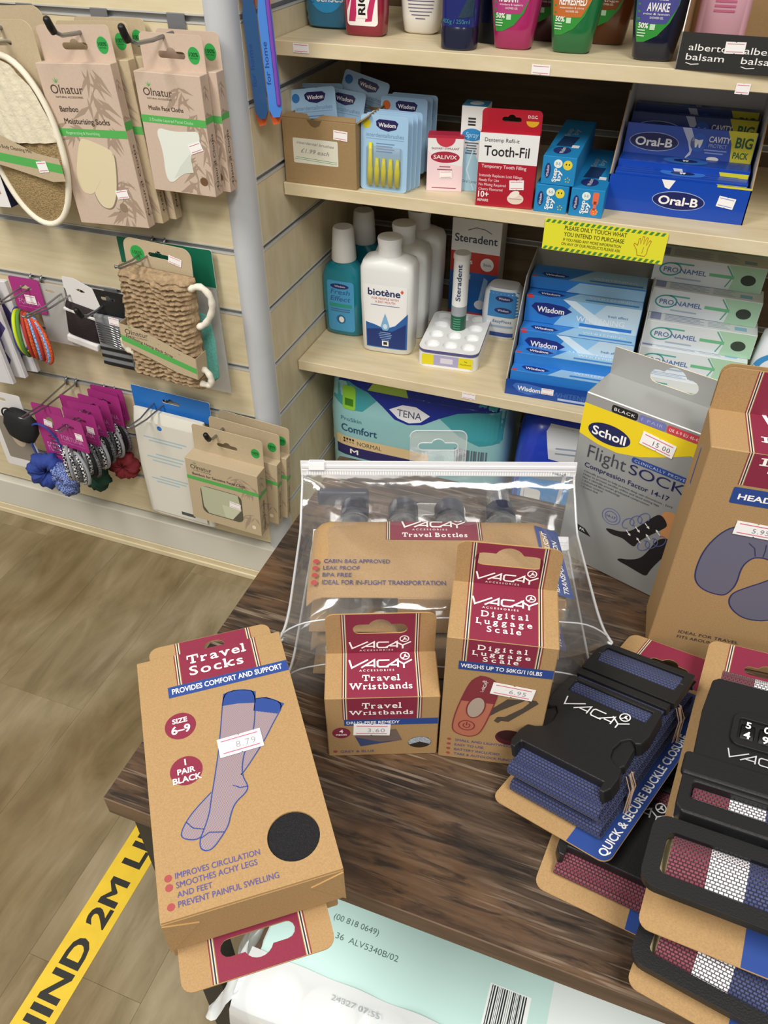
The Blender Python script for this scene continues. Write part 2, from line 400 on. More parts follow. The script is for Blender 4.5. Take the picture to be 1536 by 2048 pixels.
def sticker(parent, F, x, y, txt='', w_=.026, h=.0115, rot=0, ink='#9a9aa0', lines='#d86a80', name='price_sticker'):
    """notched price-gun label with two coloured rules"""
    n = .0009; mb = MB()
    pts = [(-w_/2, -h/2), (-n, -h/2), (0, -h/2+n), (n, -h/2), (w_/2, -h/2), (w_/2, h/2), (n, h/2), (0, h/2-n), (-n, h/2), (-w_/2, h/2)]
    mb.plate(pts, .00012, 'sticker_white'); T = F @ Matrix.Translation((x, y, .0007)) @ Matrix.Rotation(rot, 4, 'Z')
    o = mb.build(name, parent, T=T); P = Print()
    P.rect(-w_*.42, w_*.42, h*.30, h*.36, lines, 2).rect(-w_*.42, w_*.42, -h*.36, -h*.30, lines, 2)
    if txt: P.text(txt, w_*.12, -h*.2, h*.36, ink, l=2, al='c', space=1.15)
    P.build('sticker_print', Matrix(), o); return o
# ---------------------------------------------------------------- shared materials
mat('sticker_white', '#f4f2f0', .5)
mat('kraft', '#a6865c', .75, noise=.10, nscale=900, bump=.15, bscale=1500, spec=.25)
mat('kraft_edge', '#b08a57', .8)
mat('maroon', '#812a40', .55, spec=.35, noise=.06, nscale=900)
mat('navy_stripe', '#232a4a', .5)
mat('cream_stripe', '#e6d6b4', .6)
mat('blue_print', '#2b4688', .55, spec=.35)
mat('white_ink', '#f4f1ec', .5)
mat('purple_ink', '#4a4a8c', .6)
mat('pinkred', '#9c4444', .6)
mat('black_plastic', '#1b1b1c', .38, spec=.5, bump=.12, bscale=900)
mat('chrome', '#c9ccd0', .18, metal=1)
mat('black_rubber', '#151515', .45)
mat('card_white', '#e9e8e6', .6)
mat('white_plastic', '#eeefef', .35, spec=.5)
# ================================================================ setting
mat('aluminium', '#cfcfcb', .4, metal=.25)
mat('slot_dark', '#9a9a98', .5, metal=.2)
mat('post_grey', '#c3c5c8', .5, noise=.02, nscale=30)
mat('plinth_white', '#d3d0c2', .55)
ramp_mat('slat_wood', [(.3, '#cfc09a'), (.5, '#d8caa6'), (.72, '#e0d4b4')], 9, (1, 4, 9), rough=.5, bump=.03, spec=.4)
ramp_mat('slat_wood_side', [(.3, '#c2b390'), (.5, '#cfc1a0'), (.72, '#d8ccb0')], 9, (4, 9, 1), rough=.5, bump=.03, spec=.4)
ramp_mat('shelf_wood', [(.3, '#cdbc96'), (.5, '#d8c8a4'), (.72, '#e1d4b4')], 8, (1, 9, 4), rough=.5, bump=.03, spec=.4)
ramp_mat('back_wood_shaded', [(.3, '#5d4c36'), (.6, '#71604a')], 8, (1, 4, 9), rough=.55, bump=.03, spec=.3)  # brown taken darker: the shade deep in the shelf bay is in the colour
mat('dark_metal', '#34322f', .55, metal=.2)
ramp_mat('floor_vinyl', [(.28, '#776a50'), (.44, '#8d8064'), (.6, '#9e9176'), (.75, '#aca086')], 5.5, (3.2, .8, 1), rough=.62, detail=9, dist=.6, bump=.05, spec=.3, extra=(3.2, '#c4b79c', '#ffffff', 'MULTIPLY', .9))
def rustic_mat(name):
    """dark rustic board: brown grain along X, pale open pores, orange burnt patches"""
    m = bpy.data.materials.new(name); m.use_nodes = True; MATS[name] = m; nt = m.node_tree; b_ = nt.nodes['Principled BSDF']; b_.inputs['Roughness'].default_value = .46; b_.inputs['Specular IOR Level'].default_value = .45
    tc = nt.nodes.new('ShaderNodeTexCoord')
    def nz(scale, detail=6, dist=0, rough=.6):
        mp = nt.nodes.new('ShaderNodeMapping'); mp.inputs['Scale'].default_value = scale; nt.links.new(tc.outputs['Object'], mp.inputs[0])
        n = nt.nodes.new('ShaderNodeTexNoise'); n.inputs['Scale'].default_value = 1; n.inputs['Detail'].default_value = detail; n.inputs['Distortion'].default_value = dist; n.inputs['Roughness'].default_value = rough; nt.links.new(mp.outputs[0], n.inputs['Vector']); return n.outputs['Fac']
    def rp(fac, stops):
        r = nt.nodes.new('ShaderNodeValToRGB'); r.color_ramp.elements.remove(r.color_ramp.elements[1]); r.color_ramp.elements[0].position = stops[0][0]; r.color_ramp.elements[0].color = lin(stops[0][1])
        for p, c in stops[1:]: r.color_ramp.elements.new(p).color = lin(c)
        nt.links.new(fac, r.inputs[0]); return r.outputs[0]
    def mix(fac, a_, c_, mode='MIX'):
        x = nt.nodes.new('ShaderNodeMix'); x.data_type = 'RGBA'; x.blend_type = mode
        if isinstance(fac, float): x.inputs[0].default_value = fac
        else: nt.links.new(fac, x.inputs[0])
        for k, v in ((6, a_), (7, c_)):
            if isinstance(v, str): x.inputs[k].default_value = lin(v)
            else: nt.links.new(v, x.inputs[k])
        return x.outputs[2]
    base = rp(nz((12, 130, 9), 8, .6), [(.30, '#1f1610'), (.45, '#36291e'), (.58, '#4b3b2d'), (.72, '#604f40')])
    burn = rp(nz((6, 11, 6), 4, .5), [(.48, '#000000'), (.72, '#ffffff')]); base = mix(burn, base, mix(.36, base, '#83592f'), 'MIX')
    dark = rp(nz((30, 190, 10), 5, .6), [(.34, '#2a1a10'), (.50, '#ffffff')]); base = mix(.75, base, dark, 'MULTIPLY')
    pores = rp(nz((11, 300, 10), 2, .35), [(.57, '#000000'), (.63, '#ffffff')]); patch = rp(nz((4, 6, 5), 3), [(.42, '#000000'), (.58, '#ffffff')])
    pm = mix(1.0, pores, patch, 'MULTIPLY'); base = mix(pm, base, '#7d6c5b')
    nt.links.new(base, b_.inputs['Base Color'])
    bp = nt.nodes.new('ShaderNodeBump'); bp.inputs['Strength'].default_value = .25; bp.inputs['Distance'].default_value = .0006; nt.links.new(pm, bp.inputs['Height']); nt.links.new(bp.outputs[0], b_.inputs['Normal'])
rustic_mat('table_wood')
ramp_mat('table_edge', [(.35, '#4a3a2c'), (.65, '#6a5542')], 10, (1, 6, 8), rough=.55, bump=.1)
mat('dark_metal', '#34322f', .55, metal=.2)
PITCH = .1; SLOT = .0105; TOP = 1.0      # slot k is centred at z = TOP - k*PITCH
def empty_struct(name, label):
    o = bpy.data.objects.new(name, None); COL.objects.link(o); o.empty_display_size = .05; return struct(o, label)
def slatwall(name, label, length, T, kmin, kmax, zbot, wood):
    """slats with aluminium channels between, in local X, facing -Y"""
    root = empty_struct(name, label); root.matrix_world = T
    sl = None; rl = None
    for k in range(kmin, kmax+1):
        z1 = TOP-k*PITCH-SLOT/2; z0 = max(zbot, TOP-(k+1)*PITCH+SLOT/2)
        if z1-z0 < .01: continue
        o = MB().bevbox(0, length, 0, .018, z0, z1, wood, .0004).build('slat', root)
    for k in range(kmin, kmax+1):
        z = TOP-k*PITCH
        if z < zbot+.02: continue
        if rl is None:
            mb = MB(); mb.box(0, length, .006, .018, -SLOT/2, SLOT/2, 'slot_dark')
            mb.box(0, length, -.0009, .006, SLOT/2-.0016, SLOT/2+.0002, 'aluminium'); mb.box(0, length, -.0009, .006, -SLOT/2-.0002, -SLOT/2+.0016, 'aluminium')
            rl = mb.build('slot_rail', root); rl.location = (0, 0, z)
        else:
            o = rl.copy(); COL.objects.link(o); o.parent = root; o.location = (0, 0, z)
    return root
WL = slatwall('wall_left', 'pale wood slat wall panel with metal slots hung with toiletries', 1.5, Matrix.Translation((-1.5, 0, 0)), -8, 9, .098, 'slat_wood')
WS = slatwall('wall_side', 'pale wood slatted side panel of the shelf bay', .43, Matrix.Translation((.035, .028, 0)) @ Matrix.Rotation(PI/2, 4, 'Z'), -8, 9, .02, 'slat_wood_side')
# backing boards so that the wall has depth
WB = slatwall('wall_back', 'brown slatted back panel behind the shelves, darkened in colour as shade', 1.34, Matrix.Translation((.012, .44, 0)), -8, 9, .02, 'back_wood_shaded')
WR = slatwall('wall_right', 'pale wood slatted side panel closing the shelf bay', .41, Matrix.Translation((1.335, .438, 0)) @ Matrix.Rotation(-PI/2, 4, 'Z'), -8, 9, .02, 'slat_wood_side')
struct(MB().box(-1.5, .0, .0182, .05, 0, 1.85, 'back_wood_shaded').build('wall_backing'), 'board behind the left slat wall')
# rounded grey corner post
mb = MB(); pts = [(0, .03), (0, .0)]
for i in range(9):
    a = -PI/2+PI/2*i/8; pts.append((.008+.0265*math.cos(a), .022+.026*math.sin(a)))
pts += [(.0345, .03)]
mb.plate([(p[0], p[1]) for p in pts], 1.77, 'post_grey', z0=.085)
struct(mb.build('trim_1', smooth=35), 'light grey rounded corner post between slat wall and shelf bay')
# plinth: white board on wooden skirting
struct(MB().bevbox(-1.5, .034, -.012, .02, .026, .0965, 'plinth_white', .002, 2).build('baseboard_left'), 'off-white plinth board under the slat wall')
mb = MB(); mb.bevbox(-1.5, .034, -.016, .02, .0, .012, 'slat_wood', .001); mb.bevbox(-1.5, .034, -.013, .02, .0125, .0255, 'slat_wood', .001)
struct(mb.build('trim_2'), 'wooden skirting strip at floor level')
# floor of long vinyl planks running towards the wall
FL = empty_struct('floor', 'worn grey-brown wood-effect plank floor')
PW = .18; pl = {}
for i, x in enumerate([-1.62+PW*k for k in range(20)]):
    y = -3.2+(i*.37 % 1.1)
    ys = [-3.2, y, y+1.2, y+2.4, .46]
    for a, b_ in zip(ys[:-1], ys[1:]):
        b_ = min(b_, .46)
        if b_-a < .05 or a >= .46: continue
        o = MB().bevbox(x+.0001, x+PW-.0001, a+.0001, b_-.0001, -.004, 0, 'floor_vinyl', .0003).build('plank', FL)
MB().box(-1.7, 2.1, -3.3, .5, -.02, -.0042, 'dark_metal').build('underlay', FL)
# yellow floor tape
tp = thing('floor_tape', 'yellow social-distance floor tape with black lettering', 'tape', (.061, 0, 0))
mat('tape_yellow', '#dcb92c', .5, noise=.06, nscale=40); mat('tape_black', '#22211c', .5)
MB().box(-.0275, .0275, -2.4, -.05, .0001, .0006, 'tape_yellow').build('strip', tp)
def tape_letters(txt, at, k):
    """each letter its own piece; the first letter of the last word starts at y = at"""
    xs = []; pen = 0
    for ch in txt: xs.append(pen); pen += advance(ch)
    o_ = xs[txt.rindex(' ')+1]
    for ch, x in zip(txt, xs):
        if ch == ' ': continue
        g, f = glyphs(ch, .06); P = Print(); P.mb.add([((v[0]+x-o_)*k+at, v[1]*.031/.73-.0155, .0002) for v in g], f, 'tape_black'); P.build('letter', frame((0, 0, .0006), (0, 1, 0), (-1, 0, 0)), tp)
for y_ in (-.621, -1.47): tape_letters('KEEP BEHIND 2M LINE', y_, .0573)
# shelves of the bay
def shelf(top, label):
    o = MB().bevbox(.0365, 1.333, .109, .4385, top-.0185, top, 'shelf_wood', .0008).build('shelf'); return tag(o, label, 'shelf')
SH1, SH2, SH3, SH4 = .963, .773, .465, .13
shelf(SH1, 'pale wood shelf carrying shower gels and shampoo bottles')
shelf(SH2, 'pale wood shelf carrying the tooth filling and interdental packs')
shelf(SH3, 'pale wood shelf carrying mouthwash and toothpaste displays')
shelf(SH4, 'lowest pale wood shelf under the incontinence packs')
# display table: rustic top on a dark metal frame
TT = .65; TX0, TX1, TY0, TY1 = .320, 1.12, -.800, -.36
tb = thing('display_table', 'dark rustic wood display table with black metal legs', 'table', ((TX0+TX1)/2, (TY0+TY1)/2, 0))
cx, cy = (TX0+TX1)/2, (TY0+TY1)/2
mb = MB(); mb.bevbox(TX0-cx, TX1-cx, TY0-cy, TY1-cy, TT-.02, TT, 'table_edge', .0008)
mb.build('edge_board', tb)
MB().box(TX0-cx+.0007, TX1-cx-.0007, TY0-cy+.0007, TY1-cy-.0007, TT-.0005, TT+.0002, 'table_wood').build('tabletop', tb)
for sx, sy in ((0, 0), (1, 0), (1, 1), (0, 1)):
    x = (TX0+.006) if sx == 0 else (TX1-.036); y = (TY0+.012) if sy == 0 else (TY1-.042)
    MB().bevbox(x-cx, x+.03-cx, y-cy, y+.03-cy, 0, TT-.0202, 'dark_metal', .001).build('leg', tb)
for y in (TY0+.012, TY1-.042): MB().bevbox(TX0+.036-cx, TX1-.036-cx, y-cy, y+.03-cy, TT-.0502, TT-.0202, 'dark_metal', .001).build('rail', tb)
MB().bevbox(TX0+.007-cx, TX1-.007-cx, TY0+.043-cy, TY1-.043-cy, .17, .19, 'table_edge', .001).build('lower_shelf', tb)
# ================================================================ goods on the table
mm = .001
def lines_beside(P, x0, x1, y0, y1, l=1, out=3.6*mm):
    """maroon band with fine red / navy rules on both sides"""
    P.rect(x0, x1, y0, y1, 'maroon', l)
    for s, e in ((-1, x0), (1, x1)):
        for a, b_, m in ((.5, 1.0, 'cream_stripe'), (1.1, 1.9, 'navy_stripe'), (2.0, 2.5, 'cream_stripe'), (2.9, 3.5, 'maroon')):
            p, q = e+s*a*mm, e+s*b_*mm; P.rect(min(p, q), max(p, q), y0, y1, m, l)
def carton(root, w_, d, h, m='kraft', bev=.0007, name='body'):
    return MB().bevbox(0, w_, 0, d, 0, h, m, bev).build(name, root)
def hang_tab(root, w_, d, h, t, m='kraft', slot=None, r=.007, inset=.001, edge='kraft_edge', y=None):
    y = d if y is None else y
    holes = [euro_slot(*slot)] if slot else []
    return MB().plate(rrect(inset, w_-inset, -.0005, t, r, corners=(0, 0, 1, 1)), .0008, m, holes, mside=edge).build('hang_tab', root, T=frame((0, y, h), (1, 0, 0), (0, 0, 1)))
FRONT = frame((0, 0, 0), (1, 0, 0), (0, 0, 1))
def TOPF(h): return frame((0, 0, h), (1, 0, 0), (0, 1, 0))
def LEFT(d): return frame((0, d, 0), (0, -1, 0), (0, 0, 1))
def RIGHT(w_): return frame((w_, 0, 0), (0, 1, 0), (0, 0, 1))
# ---- travel wristbands
W_, D_, H_, T_ = .0805, .0406, .0703, .0417
b = thing('wristband_box', 'small kraft box of travel wristbands with maroon band and hang tab', 'box', (.459, -.7134, TT+.0004), (0, 0, math.radians(21.9)))
carton(b, W_, D_, H_); hang_tab(b, W_, D_, H_, T_, slot=(.0398, .026, .039, .0155))
P = Print(); lines_beside(P, 15.5*mm, 64.5*mm, 45.5*mm, H_-.0003)
P.slab('Travel', .0395, 58.6*mm, 6.6*mm, 27*mm, 'white_ink'); P.slab('Wristbands', .0395, 51.2*mm, 5.2*mm, 45*mm, 'white_ink')
P.rect(12.8*mm, W_-.0005, 38.5*mm, 45.5*mm, 'blue_print', 2); P.text('DRUG-FREE REMEDY', 14.5*mm, 40.3*mm, 3.4*mm, 'white_ink', w=38*mm, bold=.03)
P.ell(10.4*mm, 29.5*mm, 6.6*mm, 6.6*mm, 'maroon', 1); P.text('4', 10.4*mm, 30*mm, 4*mm, 'white_ink', al='c', bold=.05); P.text('PIECES', 10.4*mm, 26.6*mm, 2*mm, 'white_ink', al='c', bold=.03)
P.poly([(20*mm, 25*mm), (50*mm, 33*mm), (54.5*mm, 19*mm), (24*mm, 12*mm)], '#3a466b', 1); P.poly([(22*mm, 30*mm), (50*mm, 33*mm), (54.5*mm, 19*mm), (38*mm, 17.5*mm), (20.5*mm, 24*mm)], '#6e5f58', 2)
P.ell(5.2*mm, 6*mm, 1.6*mm, 1.6*mm, 'pinkred'); P.text('GREY & BLUE', 9*mm, 4.6*mm, 3*mm, 'purple_ink', w=25*mm)
P.build('front_print', FRONT, b)
mat('grey_towelling', '#a9b1ba', .9, noise=.25, nscale=700, bump=.8, bscale=900); mat('hole_dark', '#2a1d14', .9)
P = Print(); P.ell(67.5*mm, 15.5*mm, 8.6*mm, 7*mm, 'hole_dark'); P.poly(ell(67.5*mm, 15.5*mm, 8.4*mm, 6.8*mm, 20, a0=.05, a1=PI-.05)+[(60*mm, 13*mm), (67.5*mm, 16.5*mm), (75*mm, 13*mm)], 'grey_towelling', 2); P.build('window', FRONT, b)
P = Print(); lines_beside(P, 15.5*mm, 64.5*mm, .0003, D_-.0003); logo(P, .0398, 22.2*mm, 46*mm, 'white_ink', 'maroon')
P.slab('Travel', .0395, 14.2*mm, 5.6*mm, 26*mm, 'white_ink'); P.slab('Wristbands', .0395, 7.0*mm, 5.6*mm, 44*mm, 'white_ink'); P.build('top_print', TOPF(H_), b)
def tab_print(root, w_, d, h, t, x0, x1, slot, lw, ly):
    P = Print(); n = 24; cx, cy, sw, sh = slot
    es = euro_slot(*slot)
    tris = tessellate_polygon([[Vector((p[0], p[1], 0)) for p in l] for l in ([(x0, 0), (x1, 0), (x1, t-.0003), (x0, t-.0003)], es)])
    P.tri([(x0, 0), (x1, 0), (x1, t-.0003), (x0, t-.0003)]+es, tris, 'maroon', 1)
    for s, e in ((-1, x0), (1, x1)):
        for a, b_, m in ((.5, 1.0, 'cream_stripe'), (1.1, 1.9, 'navy_stripe'), (2.0, 2.5, 'cream_stripe'), (2.9, 3.5, 'maroon')):
            p, q = e+s*a*mm, e+s*b_*mm; P.rect(min(p, q), max(p, q), 0, t-.0003, m, 1)
    if lw: logo(P, cx, ly, lw, 'white_ink', 'maroon')
    P.build('tab_print', frame((0, d-.0008, h), (1, 0, 0), (0, 0, 1)), root)
tab_print(b, W_, D_, H_, T_, 15.5*mm, 64.5*mm, (.0398, .026, .039, .0155), 45*mm, 2.0*mm)
sticker(b, FRONT, 32.5*mm, 33.5*mm, '3.60', .0265, .0135, -.06)
# ---- digital luggage scale
W_, D_, H_, T_ = .071, .0515, .1349, .0375
b = thing('luggage_scale_box', 'tall kraft box of a digital luggage scale standing beside the wristbands', 'box', (.5354, -.6848, TT+.0004), (0, 0, math.radians(11.9)))
carton(b, W_, D_, H_); SL = (.0358, .0235, .0455, .0175); hang_tab(b, W_, D_, H_, T_, slot=SL)
P = Print(); lines_beside(P, 14*mm, 57.5*mm, 113*mm, H_-.0003)
P.slab('Digital', .0357, 126.2*mm, 5*mm, 31*mm, 'white_ink', gap=.3); P.slab('Luggage', .0357, 120.8*mm, 4.6*mm, 37*mm, 'white_ink', gap=.3); P.slab('Scale', .0357, 115*mm, 4.8*mm, 23*mm, 'white_ink', gap=.3)
P.rect(9*mm, W_-.0005, 104.5*mm, 113*mm, 'blue_print', 2); P.text('WEIGHS UP TO 50KG/110LBS', 10.3*mm, 106.9*mm, 4*mm, 'white_ink', w=53*mm, bold=.035)
mat('device_red', '#7d3038', .5); mat('strap_print', '#4a4036', .6)
dev = [(24, 100), (30, 99), (36.5, 94), (37.8, 86), (34, 60), (29.5, 38), (25.5, 31.5), (19, 29.5), (11, 32.5), (8.2, 38), (9.5, 55), (14.5, 80), (18.5, 94)]
dev = smooth_outline(dev); P.poly([(x*mm, y*mm) for x, y in dev], '#b06a52', 1); P.poly([(x*mm, y*mm) for x, y in smooth_outline([(24, 100), (30, 99), (36.5, 94), (37.8, 86), (36, 71), (12.6, 71), (14.5, 80), (18.5, 94)], 0)], 'device_red', 2)
P.line([(x*mm, y*mm) for x, y in dev], .8*mm, 'device_red', 3, closed=True)
P.ell(23.5*mm, 65*mm, 6.4*mm, 12.5*mm, 'device_red', 3, rot=-.17); P.ell(23.5*mm, 65*mm, 5.4*mm, 11.5*mm, '#a9998a', 4, rot=-.17)
P.line(ell(18.5*mm, 43*mm, 5.6*mm, 5.6*mm, 20), .8*mm, 'device_red', 3, closed=True); P.line(ell(18.5*mm, 43*mm, 2.4*mm, 2.6*mm, 12, a0=2.2, a1=7.2), .7*mm, 'device_red', 3); P.line([(18.5*mm, 43*mm), (18.5*mm, 47*mm)], .8*mm, 'device_red', 3)
logo(P, 29.5*mm, 89*mm, 13*mm, 'white_ink', 'maroon', l=4, small=False, rot=1.35)
P.poly([(x*mm, y*mm) for x, y in [(35, 66), (44, 78), (56, 79), (52, 75), (40, 64), (34, 57)]], 'strap_print', 1); P.poly([(x*mm, y*mm) for x, y in [(56, 80), (63, 80), (65, 77), (57, 66), (47, 53), (42, 53), (40, 50), (37, 52), (39, 57), (44, 58), (55, 70), (59, 77)]], 'strap_print', 2)
for i, t in enumerate(('SMALL AND LIGHTWEIGHT', 'EASY TO USE', 'BATTERY INCLUDED', 'TARE & AUTOLOCK FUNCTION')):
    y = (22.4-5.9*i)*mm; P.ell(7.2*mm, y+1.2*mm, 1.5*mm, 1.5*mm, 'pinkred'); P.text(t, 11.5*mm, y, 2.9*mm, 'purple_ink', w=(45, 21, 33, 50)[i]*mm)
P.build('front_print', FRONT, b)
P = Print(); P.ell(49.5*mm, 34*mm, 10*mm, 9*mm, '#4d1420'); P.ell(49.5*mm, 36.5*mm, 8.6*mm, 6*mm, '#2c0d13', 2); P.build('window', FRONT, b)
P = Print(); lines_beside(P, 14*mm, 57.5*mm, .0003, D_-.0003); logo(P, .0357, 27.5*mm, 44*mm, 'white_ink', 'maroon')
P.slab('Digital', .0357, 20.5*mm, 5.4*mm, 30*mm, 'white_ink', gap=.3); P.slab('Luggage', .0357, 14.2*mm, 5*mm, 36*mm, 'white_ink', gap=.3); P.slab('Scale', .0357, 7.6*mm, 5.2*mm, 22*mm, 'white_ink', gap=.3)
P.build('top_print', TOPF(H_), b); tab_print(b, W_, D_, H_, T_, 14*mm, 57.5*mm, SL, 42*mm, 1.5*mm)
sticker(b, FRONT, 46.5*mm, 87.5*mm, '6.95', .0285, .0125, -.12)
# ---- travel socks: two boxes lying on each other, ends over the table edge
def socks_box(name, label, T, top):
    b = thing(name, label, 'box'); b.matrix_world = T
    W_, L_, H_ = .1035, .1865, .0365
    MB().bevbox(0, W_, 0, L_, 0, H_-.0016, 'kraft', .0007).build('body', b)
    hole = ell(80.2*mm, 27.8*mm, 15.6*mm, 15.6*mm, 36)
    MB().plate(rrect(.0003, W_-.0003, .0003, L_-.0003, .0006, 2), .0015, 'kraft', [hole], z0=H_-.0016, mside='kraft_edge').build('front_panel', b)
    mat('black_knit', '#17171a', .85, noise=.5, nscale=900, bump=.7, bscale=1400)
    MB().plate(ell(80.2*mm, 27.8*mm, 15.8*mm, 15.8*mm, 36), .0004, 'black_knit', z0=H_-.0017).build('sock_window', b)
    # hang tab folded on beyond the top end
    hw = .0045; tl = .0135 if top else .036; tabpts = rrect(.009, W_-.006, L_, L_+tl, .007, corners=(0, 0, 1, 1))
    slot = euro_slot(.052, L_+.0185, .044, .016) if not top else ell(.0555, L_+.0035, .0075, .0050, 18)
    zt = H_-.004
    MB().plate(tabpts, .0008, 'kraft', [slot], z0=zt, mside='kraft_edge').build('hang_tab', b)
    FT = frame((0, 0, H_-.0001), (1, 0, 0), (0, 1, 0)); P = Print()
    lines_beside(P, 29.5*mm, 81.5*mm, 158.5*mm, L_-.0004)
    P.slab('Travel', .0555, 175*mm, 8.2*mm, 41*mm, 'white_ink'); P.slab('Socks', .0545, 164.4*mm, 8.4*mm, 38*mm, 'white_ink')
    P.rect(19.4*mm, W_-.0004, 149*mm, 158.3*mm, 'blue_print', 2); P.text('PROVIDES COMFORT AND SUPPORT', 22*mm, 151.6*mm, 4.6*mm, 'white_ink', w=77*mm, bold=.035)
    for cy, ts in ((124.6, (('SIZE', 3.9, 127), ('6–9', 6.2, 118.8))), (90, (('1', 4.6, 94), ('PAIR', 4, 88), ('BLACK', 4.2, 82)))):
        P.ell(24.5*mm, cy*mm, 10.2*mm, 10.4*mm, 'pinkred' if False else 'maroon', 1)
        for t, h, y in ts: P.text(t, 24.5*mm, y*mm, h*mm, 'white_ink', al='c', bold=.05)
    s2 = [(75.4, 131.5), (83.4, 130.5), (94, 121.7), (84.7, 109.9), (76.2, 97.6), (68.4, 88.5), (59.6, 78.7), (57, 76.8), (37.5, 70.2), (26.3, 61.5), (20, 54.8), (16.6, 48.6), (17.4, 45.4), (23, 42.5), (27.8, 42.7), (29.4, 46.4), (40, 60), (55, 100)]
    s1 = [(55.4, 141.7), (62.6, 142.7), (70, 141.2), (77.1, 137.4), (72.3, 113.7), (69.6, 105.5), (62.1, 93.3), (58.4, 81.8), (58, 74.5), (60.1, 67.8), (58.3, 63.8), (50.7, 59.1), (46.9, 52.7), (44.7, 45.9), (40, 40.2), (33.7, 33.9), (29.4, 33.5), (26.5, 36.1), (27, 41.8), (30, 46.8), (34.6, 56.5), (36.9, 65.8), (41.2, 80.3), (46.1, 98.2), (51, 120.2)]
    s1 = smooth_outline(s1); P.poly([(x*mm, y*mm) for x, y in s2], 'sock_print', 1); P.poly([(x*mm, y*mm) for x, y in s1], 'sock_print', 2)
    P.line([(x*mm, y*mm) for x, y in smooth_outline(s2[:8], 2, False)], .7*mm, 'blue_print', 2); P.line([(x*mm, y*mm) for x, y in smooth_outline(s2[8:16], 2, False)], .7*mm, 'blue_print', 2); P.line([(x*mm, y*mm) for x, y in s1], .7*mm, 'blue_print', 3, closed=True)
    P.poly([(55.4*mm, 141.7*mm), (62.6*mm, 142.7*mm), (70*mm, 141.2*mm), (77.1*mm, 137.4*mm), (75.4*mm, 128*mm), (64*mm, 131*mm), (53.5*mm, 132*mm)], 'blue_print', 3); P.poly([(75.4*mm, 131.5*mm), (83.4*mm, 130.5*mm), (94*mm, 121.7*mm), (88*mm, 115*mm), (73*mm, 122*mm)], 'blue_print', 2)
    P.line([(27.2*mm, 42*mm), (33*mm, 44.5*mm), (41.5*mm, 42*mm)], .6*mm, 'blue_print', 4); P.line([(20.5*mm, 55*mm), (24*mm, 50*mm), (30*mm, 47.5*mm)], .6*mm, 'blue_print', 3); P.line([(51*mm, 71*mm), (55*mm, 68*mm), (60*mm, 67.5*mm)], .6*mm, 'blue_print', 4)
    for t, y, h, w_, dot in (('IMPROVES CIRCULATION', 22.3, 3.7, 48.5, 1), ('SMOOTHES ACHY LEGS', 16.8, 3.7, 46, 1), ('AND FEET', 11.4, 3.5, 19.5, 0), ('PREVENT PAINFUL SWELLING', 5.8, 3.7, 56.5, 1)):
        P.text(t, 10.8*mm, y*mm, h*mm, 'purple_ink', w=w_*mm, bold=.005)
        if dot: P.ell(6.9*mm, (y+1.6)*mm, 2.2*mm, 2.2*mm, 'pinkred')
    P.build('front_print', FT, b)
    # printed tab
    P = Print(); y0, y1 = L_+.0003, L_+tl-.0003; x0, x1 = (31*mm, 79.5*mm) if top else (27*mm, 77*mm); o_ = [(x0, y0), (x1, y0), (x1, y1), (x0, y1)]
    P.tri(o_+slot, tessellate_polygon([[Vector((p[0], p[1], 0)) for p in l] for l in (o_, slot)]), 'maroon', 1)
    for s_, e in ((-1, x0), (1, x1)):
        for p0, p1, m in ((.5, 1.0, 'cream_stripe'), (1.1, 1.9, 'navy_stripe'), (2.0, 2.5, 'cream_stripe'), (2.9, 3.5, 'maroon')):
            p, q = e+s_*p0*mm, e+s_*p1*mm; P.rect(min(p, q), max(p, q), y0, y1, m, 1)
    P.build('tab_print', frame((0, 0, zt+.0008), (1, 0, 0), (0, 1, 0)), b)
    # folded bottom end with its tuck flaps
    F = frame((0, 0, 0), (1, 0, 0), (0, 0, 1))
    for q in ([(.0, 0), (.020, H_*.72), (.0005, H_-.003)], [(W_, 0), (W_-.020, H_*.72), (W_-.0005, H_-.003)]):
        MB().plate(q, .0008, 'kraft', T=F, mside='kraft_edge').build('tuck_flap', b)
    if top: sticker(b, FT, 60.5*mm, 99.5*mm, '8.79', .0285, .014, math.radians(2), ink='#98989f')
    return b
def hatch_mat(name, ca, cb, n=850):
    m = bpy.data.materials.new(name); m.use_nodes = True; MATS[name] = m; nt = m.node_tree; b_ = nt.nodes['Principled BSDF']; b_.inputs['Roughness'].default_value = .7
    tc = nt.nodes.new('ShaderNodeTexCoord'); wv = nt.nodes.new('ShaderNodeTexWave'); wv.inputs['Scale'].default_value = n; wv.bands_direction = 'DIAGONAL'
    nt.links.new(tc.outputs['Object'], wv.inputs[0]); r = nt.nodes.new('ShaderNodeValToRGB'); r.color_ramp.elements[0].position = .45; r.color_ramp.elements[1].position = .55
    r.color_ramp.elements[0].color = lin(ca); r.color_ramp.elements[1].color = lin(cb); nt.links.new(wv.outputs['Color'], r.inputs[0]); nt.links.new(r.outputs[0], b_.inputs['Base Color'])
hatch_mat('sock_print', '#565f98', '#b8976c', 620)
a = math.radians(37.4)
def TR(x, y, z, yaw): return Matrix.Translation((x, y, z)) @ Matrix.Rotation(yaw, 4, 'Z')
socks_box('travel_socks_box', 'kraft box of black travel socks lying face up on another box', TR(.4353, -.8822, TT+.0376, a), True)
lo = TR(.5190+.004, -.8220, TT+.0004, a) ; LT = TR(.4353, -.8822, 0, a) @ Matrix.Translation((.1005, .1990, TT+.0004)) @ Matrix.Rotation(PI, 4, 'Z')
socks_box('travel_socks_box', 'second kraft socks box underneath, turned round with its maroon tab over the table edge', LT, False)
